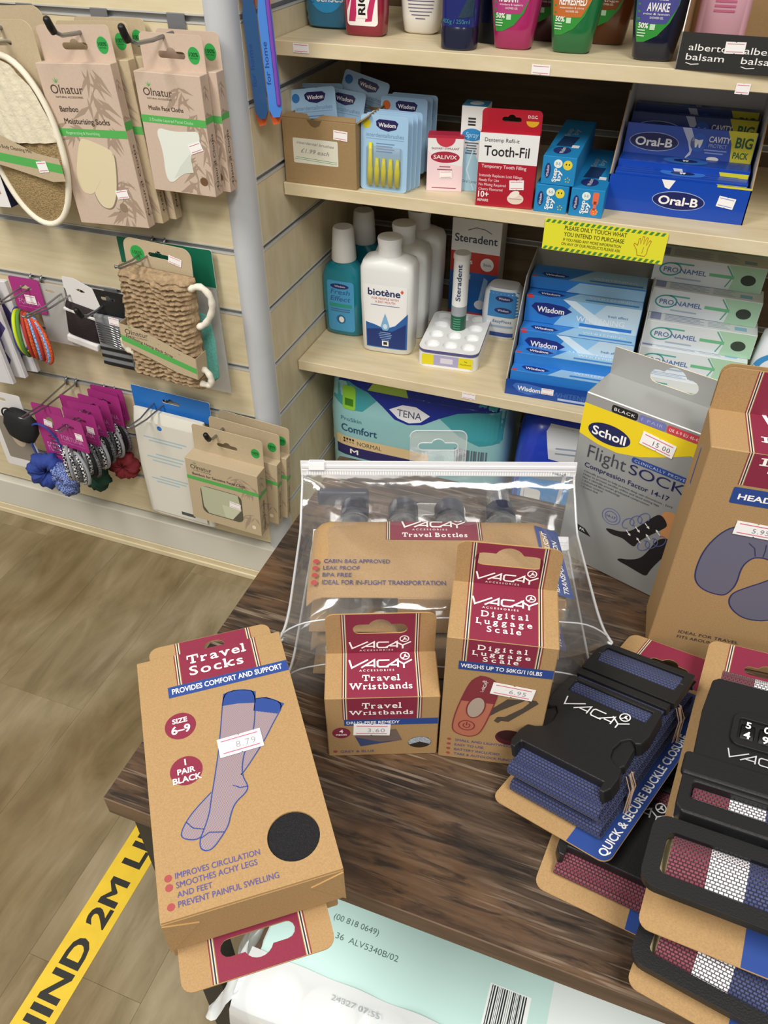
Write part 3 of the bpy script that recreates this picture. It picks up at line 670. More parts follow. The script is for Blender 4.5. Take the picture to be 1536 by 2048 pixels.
# ---- grey and yellow flight sock box
W_, D_, H_, T_ = .1087, .0394, .178, .0251
mat('silver_card', '#a3a4a2', .36, metal=.3, spec=.5); mat('yellow_print', '#e8cd1f', .45); mat('scholl_navy', '#1b2150', .45)
b = thing('flight_sock_box', 'silver and yellow box of black compression flight socks', 'box', (.5764, -.4310, TT+.0004), (0, 0, math.radians(-19)))
carton(b, W_, D_, H_, 'silver_card'); SL = (.0548, .0118, .041, .0185); hang_tab(b, W_, D_, H_, T_, 'silver_card', SL, r=.001, edge='cream_stripe')
P = Print(); P.poly([(0, 168*mm), (W_, 168*mm), (W_, 152*mm), (94*mm, 156*mm), (75*mm, 146*mm), (55*mm, 137*mm), (36*mm, 132.5*mm), (18*mm, 133.5*mm), (0, 138*mm)], 'yellow_print', 1)
for x0, x1, t, c_ in ((23.5, 46, 'BLACK', '#1c1c1e'), (47, 69.6, '1 PAIR', '#7276b0'), (70.4, 99, 'UK 6-9 EU 40-43', '#c8404a')):
    P.rect(x0*mm, x1*mm, 168.4*mm, 175.4*mm, c_, 2, r=2*mm); P.text(t, (x0+x1)/2*mm, 170.6*mm, 2.9*mm, 'white_ink' if c_ != '#7276b0' else '#a9acd2', w=(x1-x0-4.5)*mm, al='c', space=1.2)
P.ell(26*mm, 146.5*mm, 19*mm, 9.4*mm, 'scholl_navy', 2); P.text('Scholl', 26*mm, 142.2*mm, 8.6*mm, 'white_ink', w=30*mm, al='c', bold=.04)
P.text('Flight', 11.2*mm, 117.4*mm, 14*mm, '#3b3d44', w=35*mm, bold=-.012, res=5); P.rect(49.6*mm, 103*mm, 129.6*mm, 135.2*mm, 'blue_print', 2, r=2*mm); P.text('CLINICALLY PROVEN', 52*mm, 131*mm, 2.8*mm, '#b9bdd8', w=47*mm, space=1.2)
P.text('SOCKS', 49.5*mm, 118*mm, 10.5*mm, 'scholl_navy', w=56*mm, bold=-.005, res=5); P.text('Compression Factor 14-17', 10.5*mm, 107*mm, 5*mm, 'scholl_navy', w=77*mm, bold=.015)
for i, (t, w_) in enumerate((('Clinically proven to help prevent deep vein thrombosis - DVT', 81), ('Helps to prevent swollen ankles and tired aching legs', 70), ('Has a clinically proven graduated compression', 62), ('• Advanced fibre technology', 36), ('• Odour control', 20), ('• Cotton feel', 16))):
    P.text(t, 11.2*mm, (101.5-3.4*i)*mm, 2*mm, '#3a3c42', w=w_*mm, res=2)
P.line(ell(44*mm, 67*mm, 8.4*mm, 8.4*mm, 24), .6*mm, '#5a64a0', 2, closed=True); P.line(ell(44*mm, 67*mm, 5.6*mm, 5.6*mm, 24), .7*mm, '#5a64a0', 2, closed=True); P.text('14-17', 44*mm, 65.6*mm, 2.8*mm, '#49539a', al='c', bold=.03)
mat('skin_print', '#c68c58', .55); mat('sock_black_print', '#211e1f', .55)
P.poly([(x*mm, y*mm) for x, y in smooth_outline([(84, 92), (90, 98), (99, 97), (108, 88), (108, 60), (100, 66), (93, 62), (88, 74)], 2)], 'skin_print', 1)
P.poly([(x*mm, y*mm) for x, y in smooth_outline([(40.8, 51.5), (48, 48), (58, 50), (64, 47.5), (70.7, 45.5), (72, 52), (78, 62), (90, 78), (93, 84), (84.5, 92.5), (78, 84), (70, 70), (63, 60), (54, 55), (46, 54)], 2)], 'sock_black_print', 2)
P.poly([(x*mm, y*mm) for x, y in smooth_outline([(58.3, 22.8), (70, 22), (80, 20.5), (87.8, 20), (89, 28), (93, 40), (101, 60), (98, 72), (88, 66), (83, 48), (78, 36), (68, 29), (60, 26)], 2)], 'sock_black_print', 2)
for x, y, r_ in ((60, 60, -.7), (67, 68, -.7), (74, 76, -.7), (75, 53, 2.4), (82, 61, 2.4), (89, 70, 2.4)):
    q = lambda u, v: ((x+u*math.cos(r_)-v*math.sin(r_))*mm, (y+u*math.sin(r_)+v*math.cos(r_))*mm)
    P.poly([q(0, .4), q(4, .4), q(4, 1.4), q(6.5, 0), q(4, -1.4), q(4, -.4), q(0, -.4)], 'white_ink', 3)
[P.line(ell(x*mm, y*mm, 4*mm, 7*mm, 20, rot=-.5, a0=.2, a1=5.6), .7*mm, '#5a64a0', 3) for x, y in ((60, 68), (66, 74), (72, 80))]; [P.line(ell(x*mm, y*mm, 4*mm, 7*mm, 20, rot=-.5, a0=3.3, a1=8.8), .7*mm, '#5a64a0', 3) for x, y in ((78, 52), (84, 58), (90, 64))]
P.poly([(14*mm, 43*mm), (23*mm, 41*mm), (30*mm, 34.5*mm), (14*mm, 36*mm)], 'sock_black_print', 1); P.text('PA.', 18*mm, 37.6*mm, 3*mm, 'white_ink', bold=.02)
P.build('front_print', FRONT, b); sticker(b, FRONT, 67*mm, 155*mm, '15 00', .0285, .0125, -.1, ink='#55565c')
# ---- neck pillow box
W_, D_, H_, T_ = .172, .0500, .2100, .0341
b = thing('neck_pillow_box', 'tall kraft box of a blue inflatable neck pillow with maroon band', 'box', (.6694, -.5262, TT+.0004), (0, 0, math.radians(4.4)))
carton(b, W_, D_, H_); hang_tab(b, W_, D_, H_, T_, r=.008, slot=(.086, .02, .05, .016))
hang_tab(b, W_, D_, H_, T_+.001, r=.008, y=D_+.004).name = 'back_flap'
P = Print(); lines_beside(P, 28*mm, 144*mm, 182.6*mm, H_-.0003); P.slab('Inflatable', 73*mm, 201*mm, 6.4*mm, 76*mm, 'white_ink'); P.slab('Travel Pillow', 86*mm, 192*mm, 6.4*mm, 92*mm, 'white_ink')
P.rect(23*mm, W_-.022, 166.3*mm, 180.4*mm, 'blue_print', 2, r=1.2*mm); P.text('HEAD AND NECK SUPPORT', 27.5*mm, 170.5*mm, 4.9*mm, 'white_ink', w=110*mm, bold=.05)
hatch_mat('pillow_print', '#5f6076', '#6a6672', 500)
pb = [(86, 152), (60, 151), (45, 149), (33, 146.5), (24.7, 137.5), (18, 119.7), (17, 98.1), (19.8, 86.1), (28.2, 78.6), (41.6, 76.6), (45.8, 80.8), (48.7, 91.4), (47.3, 108.2), (50.4, 117.3), (54.8, 121.2), (64, 121), (76, 112), (70, 101.7), (53.2, 86.9), (47.9, 80.4), (48, 71.4), (53, 63.7), (62.6, 57.3), (74.3, 57.4), (84, 62), (104, 80), (118, 100), (122, 120), (112, 140), (100, 149)]
pb = smooth_outline(pb); P.poly([(x*mm, y*mm) for x, y in pb], 'pillow_print', 1); P.line([(x*mm, y*mm) for x, y in pb], 1.0*mm, '#2b3260', 2, closed=True)
P.line([(46*mm, 133*mm), (51*mm, 129*mm), (53.5*mm, 121.5*mm)], .6*mm, '#2b3260', 3); P.line([(57.5*mm, 134*mm), (58.5*mm, 128*mm), (58.6*mm, 122*mm)], .6*mm, '#2b3260', 3)
P.text('IDEAL FOR TRAVEL', 21*mm, 27.5*mm, 3.3*mm, '#3c3540', w=46*mm); P.text('FITS AROUND NECK', 21*mm, 21.5*mm, 3.3*mm, '#3c3540', w=46*mm)
P.build('front_print', FRONT, b)
P = Print(); lines_beside(P, 28*mm, 144*mm, .0003, D_-.0003); logo(P, 86*mm, 27*mm, 100*mm, 'white_ink', 'maroon'); P.slab('Inflatable', 73*mm, 14*mm, 7*mm, 76*mm, 'white_ink'); P.build('top_print', TOPF(H_), b)
tab_print(b, W_, D_, H_, T_, 28*mm, 144*mm, (.086, .02, .05, .016), 0, 0)
sticker(b, FRONT, 47*mm, 145.5*mm, '5.95', .0285, .0125, -.02, ink='#8a8a92')
P = Print(); P.rect(.018, .021, .155, .188, 'blue_print'); P.rect(.0176, .0214, .150, .19, '#8c95b8', .5); P.build('side_print', LEFT(D_), b)
# ---- clear zip bags of travel bottles, one lying on the other
film_mat('clear_film', '#ffffff', .035, .16, .10, bump=.22, bscale=40); film_mat('clear_vinyl', '#ffffff', .10, .3, .05); film_mat('bottle_pet', '#e8eef0', .10, .35, .08)
film_mat('zip_strip', '#f6f6f8', .72, .2, .3); film_mat('seam_film', '#f4f6f8', .42, .35, .2)
mat('navy_cap', '#1c2136', .35, spec=.5)
def interp(path, t):
    L = [0]
    for a_, b_ in zip(path[:-1], path[1:]): L.append(L[-1]+math.hypot(b_[0]-a_[0], b_[1]-a_[1]))
    s = t*L[-1]
    for i in range(len(path)-1):
        if s <= L[i+1] or i == len(path)-2:
            k = (s-L[i])/max(1e-9, L[i+1]-L[i]); return (path[i][0]+(path[i+1][0]-path[i][0])*k, path[i][1]+(path[i+1][1]-path[i][1])*k)
def bottle_bag(label, T, seed, lift=1.0):
    rnd = random.Random(seed); b = thing('travel_bottle_bag', label, 'bag', group='clear zip bags of travel bottles'); b.matrix_world = T
    W_ = .236; ZL = .018+.034*lift; ph = [rnd.uniform(0, 6) for _ in range(8)]
    top = [(-.006, .0), (-.008, .012), (-.005, .034), (.004, .047), (.016, .0515), (.05, .0535), (.088, .052), (.110, .047), (.128, .041*min(1, .55+.45*lift)), (.142, .021+.019*lift), (.150, .019+.027*lift), (.154, ZL)]
    bot = [(-.006, .0), (.03, .0), (.10, .0), (.128, .008), (.142, .012+.010*lift), (.151, .018+.022*lift), (.1545, ZL)]
    def surf(path, up):
        def fn(s, t):
            y, z = interp(path, t); e = 1-abs(2*s-1)**7; zm = .021+(ZL-.021)*max(0, (y-.11)/.044)**1.3 if y > .11 else .021
            z2 = zm+(z-zm)*(e if t < .93 else 1)
            wv = .0014*math.sin(9*s*3+ph[0]+t*14)*math.sin(t*9+ph[1])+.0010*math.sin(31*s+ph[2]+t*5)+.0008*math.sin(23*t+ph[3]+s*17)
            k = min(1, 4*t, 6*(1-t))*min(1, 5*s, 5*(1-s)); z2 = max(.0003, z2+wv*k*(1 if up else .15))
            flare = .010*math.exp(-((t-.12)/.12)**2) if up else .006*math.exp(-(t/.2)**2)
            return ((s-.5)*(W_+2*flare*0+flare)+W_/2, y+(.004*math.sin(5*s+ph[4])*k if not up else 0), z2)
        return fn
    MB().grid(surf(top, True), 44, 40, 'clear_film').build('bag_front', b, smooth=True)
    MB().grid(surf(bot, False), 40, 24, 'clear_film', flip=True).build('bag_back', b, smooth=True)
    f = surf(top, True); mb = MB()
    for s in (0, 1): MB().tube([f(s, t/30) for t in range(31)], .0011, 'seam_film', 6).build('side_seam', b, smooth=True)
    mb = MB(); mb.tube([f(t/40, .20) for t in range(41)], .0007, 'seam_film', 5); mb.build('front_fold', b, smooth=True)
    # zip closure
    Z = Matrix.Translation((0, .1542, ZL-.0008)) @ Matrix.Rotation(math.radians(-8 if lift > .5 else -62), 4, 'X')
    mb = MB(); mb.box(-.001, W_+.001, -.0008, .0008, 0, .0135, 'zip_strip'); mb.box(0, W_, -.0016, .0016, .0075, .0098, 'zip_strip'); mb.box(0, W_, -.0013, .0013, .0045, .0055, 'zip_strip')
    mb.build('zip_strip', b, T=Z)
    mb = MB()
    for i in range(104): x = .004+i*.0022; mb.box(x, x+.0011, -.0011, -.0008, .0008, .0042, 'white_plastic')
    o = mb.build('zip_rib', b, T=Z); o['kind'] = 'stuff'
    MB().bevbox(.006, .020, -.003, .003, .0055, .0135, 'white_plastic', .0008, 2).build('zip_slider', b, T=Z)
    MB().plate(rrect(.093, .141, .0, .030, .006, corners=(0, 0, 1, 1)), .0007, 'clear_vinyl', [euro_slot(.117, .015, .034, .011)], T=frame((0, .0008, .0132), (1, 0, 0), (0, 0, 1))).build('hang_tab', b, T=Z)
    mb = MB(); o_ = [(x, y) for x, y in rrect(.093, .141, .0, .030, .006, corners=(0, 0, 1, 1))]
    mb.tube([(x, 0, .0132+y) for x, y in o_], .0005, 'seam_film', 5); mb.tube([(x, 0, .0132+y) for x, y in euro_slot(.117, .015, .034, .011)], .0005, 'seam_film', 5, closed=True); mb.build('tab_rim', b, T=Z)
    P = Print(); logo(P, 0, 0, .012, '#26262a', None, small=False); P.build('logo_print', Z @ frame((.222, -.0012, .0005), (.96, 0, -.28), (.28, 0, .96)), b)
    # kraft sleeve round the bottles
    sl = [(.018, .041), (.022, .0455), (.03, .0470), (.06, .0482), (.090, .0480), (.098, .0468), (.102, .0425), (.104, .034)]
    mb = MB()
    def sf(s, t):
        y, z = interp(sl, t); x = .014+.196*s; e = max(0, abs(2*s-1)-.86)/.14
        return (x, y, z-.010*e*e)
    mb.grid(sf, 30, 18, 'kraft'); mb.grid(lambda s, t: tuple(Vector(sf(s, t))-Vector((0, 0, .0006))), 30, 18, 'kraft', flip=True); mb.build('kraft_sleeve', b, smooth=True)
    MB().bevbox(.083, .208, .0170, .0178, .003, .041, 'kraft', .0002).build('sleeve_flap', b)
    MB().bevbox(.014, .210, .0178, .10, .002, .0028, 'kraft', .0002).build('sleeve_base', b)
    zt = lambda y: interp(sl, 0)[1]
    P = Print()
    for k in range(8): lines_beside(P, 77*mm, 147*mm, (54+3.2*k)*mm, (57.2+3.2*k)*mm)
    logo(P, .112, 64.5*mm, 52*mm, 'white_ink', 'maroon'); P.slab('Travel Bottles', .1125, 57*mm, 5.2*mm, 52*mm, 'white_ink')
    for i, (t, w_) in enumerate((('CABIN BAG APPROVED', 51), ('LEAK PROOF', 28), ('BPA FREE', 22), ('IDEAL FOR IN-FLIGHT TRANSPORTATION', 93))):
        y = (27-7.2*i)*mm; P.text(t, 26*mm, y, 4.2*mm, '#34346c', w=w_*mm, bold=.012); P.ell(20*mm, y+1.8*mm, 2.4*mm, 2.4*mm, 'pinkred')
    def sleeve_z(yy):
        for (a0, b0), (a1, b1) in zip(sl[:-1], sl[1:]):
            if a0 <= yy <= a1: return b0+(b1-b0)*(yy-a0)/(a1-a0)
        return sl[-1][1]
    mb2 = P.mb; vs = []
    for x, y, z in mb2.v:       # lay the print over the curve of the sleeve
        yy = .020+y; vs.append((x, yy, sleeve_z(yy)+.0003+z*2))
    mb2.v = vs; mb2.build('sleeve_print', b)
    P = Print(); P.rect(.0, .074, .0, .021, 'blue_print', 1, r=.001); P.text('IDEAL FOR IN-FLIGHT', 3*mm, 11.5*mm, 4.6*mm, 'white_ink', w=66*mm, bold=.02, shear=.2); P.text('TRANSPORTATION', 3*mm, 3.5*mm, 4.6*mm, 'white_ink', w=58*mm, bold=.02, shear=.2)
    P.build('side_label', frame((.2145, .018, .0405), (-.05, 1, .02), (-.92, 0, .36)), b)
    # bottles
    for i, (x, kind) in enumerate(((.046, 'flip'), (.088, 'disc'), (.128, 'disc'), (.172, 'spray'))):
        R_ = .0185 if kind != 'disc' else .0175; B = Matrix.Translation((x, .0195, .0270)) @ Matrix.Rotation(-PI/2, 4, 'X')
        mb = MB(); mb.lathe([(.004, 0), (R_-.003, .0), (R_, .003), (R_, .086), (R_-.002, .094), (.011, .101), (.0105, .105)], 'bottle_pet', 24); mb.lathe([(R_-.005, .004), (R_-.0045, .012)], 'seam_film', 20, cap=False)
        bo = mb.build('bottle', b, smooth=40, T=B)
        c_ = MB()
        if kind == 'disc': c_.lathe([(.0128, .078), (.013, .080), (.013, .092), (.0122, .094), (.0, .0942)], 'navy_cap', 22)
        elif kind == 'spray': c_.lathe([(.0125, .078), (.0128, .080), (.0128, .0905), (.010, .0925), (.0068, .094), (.0068, .108), (.006, .1095), (0, .1096)], 'navy_cap', 22)
        else:
            c_.lathe([(.0115, .078), (.012, .08), (.012, .094), (.009, .096), (.005, .097), (.005, .104), (0, .1041)], 'navy_cap', 20); c_.bevbox(-.034, .012, -.0085, .0085, .1035, .1125, 'navy_cap', .0035, 3)
        c_.build('cap', bo, smooth=40, T=Matrix.Translation((0, 0, .026)))
        if kind == 'spray': MB().lathe([(.0102, .091), (.0102, .113), (.0095, .1145), (0, .1146)], 'bottle_pet', 20).build('overcap', bo, smooth=40, T=Matrix.Translation((0, 0, .026)))
        if kind == 'flip':
            MB().tube([(.006, -.002, .006), (.002, 0, .03), (0, 0, .078)], .0018, 'seam_film', 8).build('dip_tube', bo, smooth=True)
    return b
bottle_bag('clear zip bag of travel bottles with kraft sleeve, on top of its twin', TR(.409, -.669, TT+.0505, math.radians(19.5)), 3)
bottle_bag('underneath clear zip bag of travel bottles, lying flat on the table', TR(.4090, -.670, TT+.0006, math.radians(17.5)), 9, .12)
# ---- luggage straps on cards
weave_mat('web_navy', '#070a1a', '#2a3568', 560, 400); weave_mat('web_maroon', '#250810', '#772a3c', 560, 400)
weave_mat('web_tri', '#131a3c', '#39447c', 560, 400, bands=[(0, '#772a3c', '#250810'), (.0205, '#ece9ec', '#2a2428'), (.0400, '#2a3466', '#080b1e')])
def web(name, parent, path, x0, x1, m, th=.0016, nu=3):
    """strip of webbing following a (y, z) path, with thickness and arc-length UVs"""
    P_ = [Vector((0, a_, b_)) for a_, b_ in path]; N = len(P_); nrm = []
    for i in range(N):
        t = (P_[min(i+1, N-1)]-P_[max(i-1, 0)]).normalized(); nrm.append(Vector((0, -t.z, t.y)))
    L = [0]
    for i in range(1, N): L.append(L[-1]+(P_[i]-P_[i-1]).length)
    vs = []; uvs = []; fs = []
    for side in (1, -1):
        for i in range(N):
            for j in range(nu+1):
                x = x0+(x1-x0)*j/nu; p = P_[i]+nrm[i]*(th/2*side); vs.append((x, p.y, p.z)); uvs.append((x-x0, L[i]))
    w_ = nu+1; o2 = N*w_
    for i in range(N-1):
        for j in range(nu):
            q = (i*w_+j, i*w_+j+1, (i+1)*w_+j+1, (i+1)*w_+j); fs.append(q); fs.append(tuple(v+o2 for v in q[::-1]))
        for j in (0, nu): q = (i*w_+j, (i+1)*w_+j, (i+1)*w_+j+o2, i*w_+j+o2); fs.append(q if j == 0 else q[::-1])
    for i in (0, N-1):
        for j in range(nu): q = (i*w_+j, i*w_+j+1, i*w_+j+1+o2, i*w_+j+o2); fs.append(q[::-1] if i == 0 else q)
    me = bpy.data.meshes.new(name); me.from_pydata(vs, [], fs); me.materials.append(M(m)); uv = me.uv_layers.new(name='UVMap')
    for l in me.loops: uv.data[l.index].uv = uvs[l.vertex_index]
    me.shade_smooth(); me.set_sharp_from_angle(angle=math.radians(60)); o = bpy.data.objects.new(name, me); COL.objects.link(o); o.parent = parent; return o
def serpentine(y0, y1, z0, dz, n, jit=0, rnd=random):
    """zig-zag fold path with round ends"""
    pts = []
    for i in range(n):
        z = z0+i*dz; a_, b_ = (y1, y0) if i % 2 == 0 else (y0, y1); e = [rnd.uniform(-jit, jit) for _ in range(2)]
        for k in range(6): t = k/5; pts.append((a_+(b_-a_)*t, z+.0008*math.sin(PI*t)))
        if i < n-1:
            s = -1 if b_ == y0 else 1
            for k in range(1, 8): an = PI*k/8; pts.append((b_+s*dz*.55*math.sin(an), z+dz*(.5-.5*math.cos(an))))
    return pts
def tilted(o, yaw, roll, pitch=0):
    u = Vector((math.cos(yaw)*math.cos(roll), math.sin(yaw)*math.cos(roll), math.sin(roll))); v = Vector((-math.sin(yaw), math.cos(yaw), 0))
    v = v*math.cos(pitch)+u.cross(v)*math.sin(pitch); n = u.cross(v)
    return Matrix(((u.x, v.x, n.x, o[0]), (u.y, v.y, n.y, o[1]), (u.z, v.z, n.z, o[2]), (0, 0, 0, 1)))
def strap_card(b, W_, L_, bx, text, hole=True):
    c_ = MB().plate(rrect(0, W_, 0, L_, .007), .0007, 'kraft', [euro_slot(W_*.47, L_-.022, .032, .013)], mside='kraft_edge').build('backing_card', b)
    F = frame((0, 0, .0007), (1, 0, 0), (0, 1, 0)); P = Print(); es = euro_slot(W_*.47, L_-.022, .032, .013)
    x0, x1, y0, y1 = .018, W_-.012, L_-.036, L_-.0004; o_ = [(x0, y0), (x1, y0), (x1, y1), (x0, y1)]
    P.tri(o_+es, tessellate_polygon([[Vector((p[0], p[1], 0)) for p in l] for l in (o_, es)]), 'maroon', 1)
    for s, e in ((-1, x0), (1, x1)):
        for a_, b_, m in ((.5, 1.0, 'cream_stripe'), (1.1, 1.9, 'navy_stripe'), (2.0, 2.5, 'cream_stripe'), (2.9, 3.5, 'maroon')):
            p, q = e+s*a_*mm, e+s*b_*mm; P.rect(min(p, q), max(p, q), y0, y1, m, 1)
    P.poly(rrect(bx, W_-.0003, .0003, L_-.040, .0068, corners=(0, 1, 0, 0)), 'blue_print', 1)
    P.text(text, W_-.0035, .004, .0062, 'white_ink', w=.118, rot=PI/2, bold=.035, l=2); P.build('card_print', F, c_)
    return c_
BK = 'black_plastic'
def side_buckle(b, m, x0, x1, z, hgt, y_off=0):
    """side-release buckle with slider: outline plates with slots; x0..x1 is the webbing width"""
    cx = (x0+x1)/2; h = (x1-x0)/2
    q = lambda pts: [(cx+x*h, y_off+y*mm) for x, y in pts]
    female = [(-1.08, 92), (-1.02, 95), (1.02, 95), (1.08, 92), (1.14, 70), (1.10, 62), (1.0, 60), (.86, 62), (.74, 57), (.70, 49), (.76, 42), (.9, 38.5), (1.08, 37), (1.14, 30), (1.14, 20), (1.06, 15), (.96, 15), (.94, 22), (-.94, 22), (-.96, 15), (-1.06, 15), (-1.14, 20), (-1.14, 30), (-1.08, 37), (-.9, 38.5), (-.76, 42), (-.70, 49), (-.74, 57), (-.86, 62), (-1.0, 60), (-1.10, 62), (-1.14, 70)]
    def beveled(outer, holes, t, z0, name, parent):
        mb = MB(); mb.plate(outer, t, BK, holes, z0=z0); o = mb.build(name, parent)
        md = o.modifiers.new('edge', 'BEVEL'); md.width = .0012; md.segments = 2; md.limit_method = 'ANGLE'; md.angle_limit = .9
        bm = bmesh.new(); bm.from_mesh(o.data); bmesh.ops.remove_doubles(bm, verts=bm.verts, dist=1e-6); bmesh.ops.dissolve_limit(bm, angle_limit=.01, verts=bm.verts, edges=bm.edges); bmesh.ops.triangulate(bm, faces=[f for f in bm.faces if len(f.verts) > 4 and False]); bm.to_mesh(o.data); bm.free(); return o
    bk = beveled(q(female), [q(rrect(-.90, .90, 80, 91, .05, 1))], .0115, z, 'buckle', b)
    # latch arms seen in the side openings
    for s in (-1, 1):
        beveled(q([(s*.64, 36), (s*.98, 36.5), (s*1.07, 42), (s*1.02, 58), (s*.9, 63), (s*.66, 62)][::s]), [], .008, z+.0012, 'latch', bk)
    P = Print(); logo(P, cx-.002, y_off+62*mm, .049, '#d6d6d8', None, small=False); P.build('logo_print', frame((0, 0, z+.0117), (1, 0, 0), (0, 1, 0)), bk)
    beveled(q(rrect(-1.1, 1.1, 109, 142, .12, 3)), [q(rrect(-.92, .92, 121, 137, .04, 2))], .0055, z+.002, 'slider', b)
    beveled(q(rrect(-1.06, 1.06, 100, 106, .04, 2)), [], .006, z+.003, 'crossbar', b)
    # webbing through slots
    web('webbing', b, [(y_off+14*mm, z-.006), (y_off+16*mm, z+.001), (y_off+22*mm, z+.0035), (y_off+30*mm, z+.003)], x0, x1, m)
    web('webbing', b, [(y_off+78*mm, z+.002), (y_off+84*mm, z+.0088), (y_off+92*mm, z+.0088), (y_off+98*mm, z+.006), (y_off+112*mm, z+.003), (y_off+121*mm, z+.0045), (y_off+129*mm, z+.0068), (y_off+137*mm, z+.0045), (y_off+144*mm, z-.002), (y_off+146*mm, z-.012)], x0, x1, m)
def buckle_strap(label, T, m, layers, dz, group):
    b = thing('luggage_strap', label, 'strap', group=group); b.matrix_world = T
    strap_card(b, .090, .203, .060, 'QUICK & SECURE BUCKLE CLOSURE')
    z0 = .0024; web('webbing', b, serpentine(.016, .142, z0, dz, layers), .009, .078, m)
    zt = z0+dz*(layers-1)+(.004 if layers > 2 else .001)
    side_buckle(b, m, .011, .077, zt, .011, .003)
    mat('twine', '#b79a80', .9)
    mb = MB(); rnd = random.Random(2)
    for yy in (.048, .118):
        for k in range(7):
            q0 = rnd.uniform(-.003, .003); mb.tube([(.0795+rnd.uniform(0, .002), yy+q0, zt-.001), (.082+rnd.uniform(-.001, .002), yy+q0*1.4, zt*.6), (.080+rnd.uniform(0, .003), yy-.008+q0, .004)], .0004, 'twine', 5)
    o = mb.build('tie_thread', b); o['kind'] = 'stuff'
    return b
G = 'luggage straps on kraft cards'
buckle_strap('navy blue luggage strap with black buckle on a kraft card', tilted((.5820, -.7100, .659), math.radians(-21.6), math.radians(14)), 'web_navy', 4, .0085, G)
buckle_strap('maroon luggage strap on a kraft card beneath the navy one', tilted((.6225, -.7560, TT+.0006), math.radians(-7), math.radians(0)), 'web_maroon', 2, .0055, G)
def lock_strap(label, T, n=4, dz=.008):
    b = thing('combination_strap', label, 'strap', group=G); b.matrix_world = T
    strap_card(b, .092, .238, .055, 'SECURE COMBINATION LOCK')
    web('webbing', b, serpentine(.036, .176, .0024, dz, n), .0125, .0745, 'web_tri')
    z = .006+dz*(n-1)
    def bev(mb, name, w_=.0015, par=b):
        o = mb.build(name, par); md = o.modifiers.new('edge', 'BEVEL'); md.width = w_; md.segments = 3; md.limit_method = 'ANGLE'; md.angle_limit = .7
        bm = bmesh.new(); bm.from_mesh(o.data); bmesh.ops.remove_doubles(bm, verts=bm.verts, dist=1e-6); bmesh.ops.dissolve_limit(bm, angle_limit=.01, verts=bm.verts, edges=bm.edges); bm.to_mesh(o.data); bm.free(); return o
    outer = [(.010, .157), (.014, .160), (.073, .160), (.077, .157), (.079, .130), (.078, .092), (.081, .088), (.081, .056), (.077, .052), (.010, .052), (.006, .056), (.006, .088), (.009, .092), (.008, .130)]
    lk = bev(MB().plate(outer, .016, BK, [rrect(.013, .074, .063, .0745, .002, 3)], z0=z), 'lock_body')
    bev(MB().plate(rrect(.0045, .0825, .077, .094, .003), .0055, BK, z0=z+.0125), 'clip_band', .002, lk)
    # dial window
    bev(MB().plate(rrect(.027, .068, .108, .134, .006), .003, BK, [rrect(.0305, .0645, .1125, .1295, .002)], z0=z+.0155), 'dial_surround', .0008, lk)
    mat('dial_black', '#0d0d0e', .3)
    for i, (t1, t2) in enumerate((('5', '4'), ('0', '9'), ('3', '2'))):
        x = .0345+i*.0105; d = MB(); d.lathe([(.009, -.004), (.0095, -.0036), (.0095, .0036), (.009, .004)], 'dial_black', 24, T=Matrix.Translation((x+.0015, .121, z+.0085)) @ Matrix.Rotation(PI/2, 4, 'Y')); dd = d.build('dial', lk, smooth=40)
        P = Print(); P.text(t1, x+.0015, .1225, .0050, 'white_ink', al='c', bold=.05, l=1); P.text(t2, x+.0015, .1145, .0055, 'white_ink', al='c', bold=.05, l=1); P.build('number_print', frame((0, 0, z+.0182), (1, 0, 0), (0, 1, 0)), dd)
    P = Print(); logo(P, .047, .0955, .040, '#b9b9bc', None, small=False); P.build('logo_print', frame((0, 0, z+.01615), (1, 0, 0), (0, 1, 0)), lk)
    web('webbing', b, [(.050, z+.004), (.064, z+.009), (.075, z+.009), (.085, z+.004)], .0135, .0735, 'web_tri'); web('webbing', b, [(.150, z+.004), (.160, z+.010), (.168, z+.010), (.176, z+.005), (.181, z-.008), (.182, z-.020)], .0145, .0730, 'web_tri')
    # end ring with webbing through it
    R_ = Matrix.Translation((0, .008, z+.002)) @ Matrix.Rotation(math.radians(3), 4, 'X')
    o = bev(MB().plate(rrect(-.003, .089, -.002, .042, .009), .0065, BK, [rrect(.006, .080, .007, .033, .004)]), 'end_ring'); o.matrix_local = R_
    web('webbing', b, [(.012, z-.006), (.0135, z+.001), (.020, z+.007), (.027, z+.0098), (.034, z+.0098), (.042, z+.005), (.046, z-.002)], .0095, .0755, 'web_tri')
    mat('cream_paper', '#ead9a6', .7)
    MB().plate(rrect(.004, .088, .018, .058, .006), .0014, 'cream_paper', z0=z-.0006).build('paper_insert', b)
    return b
lock_strap('maroon, white and navy striped combination lock strap on a kraft card', tilted((.6817, -.7823, .700), math.radians(-7), math.radians(8)))
lock_strap('second striped combination lock strap, underneath, its card over the table edge', tilted((.6841, -.8021, .668), math.radians(-12), math.radians(5)), 2, .006)
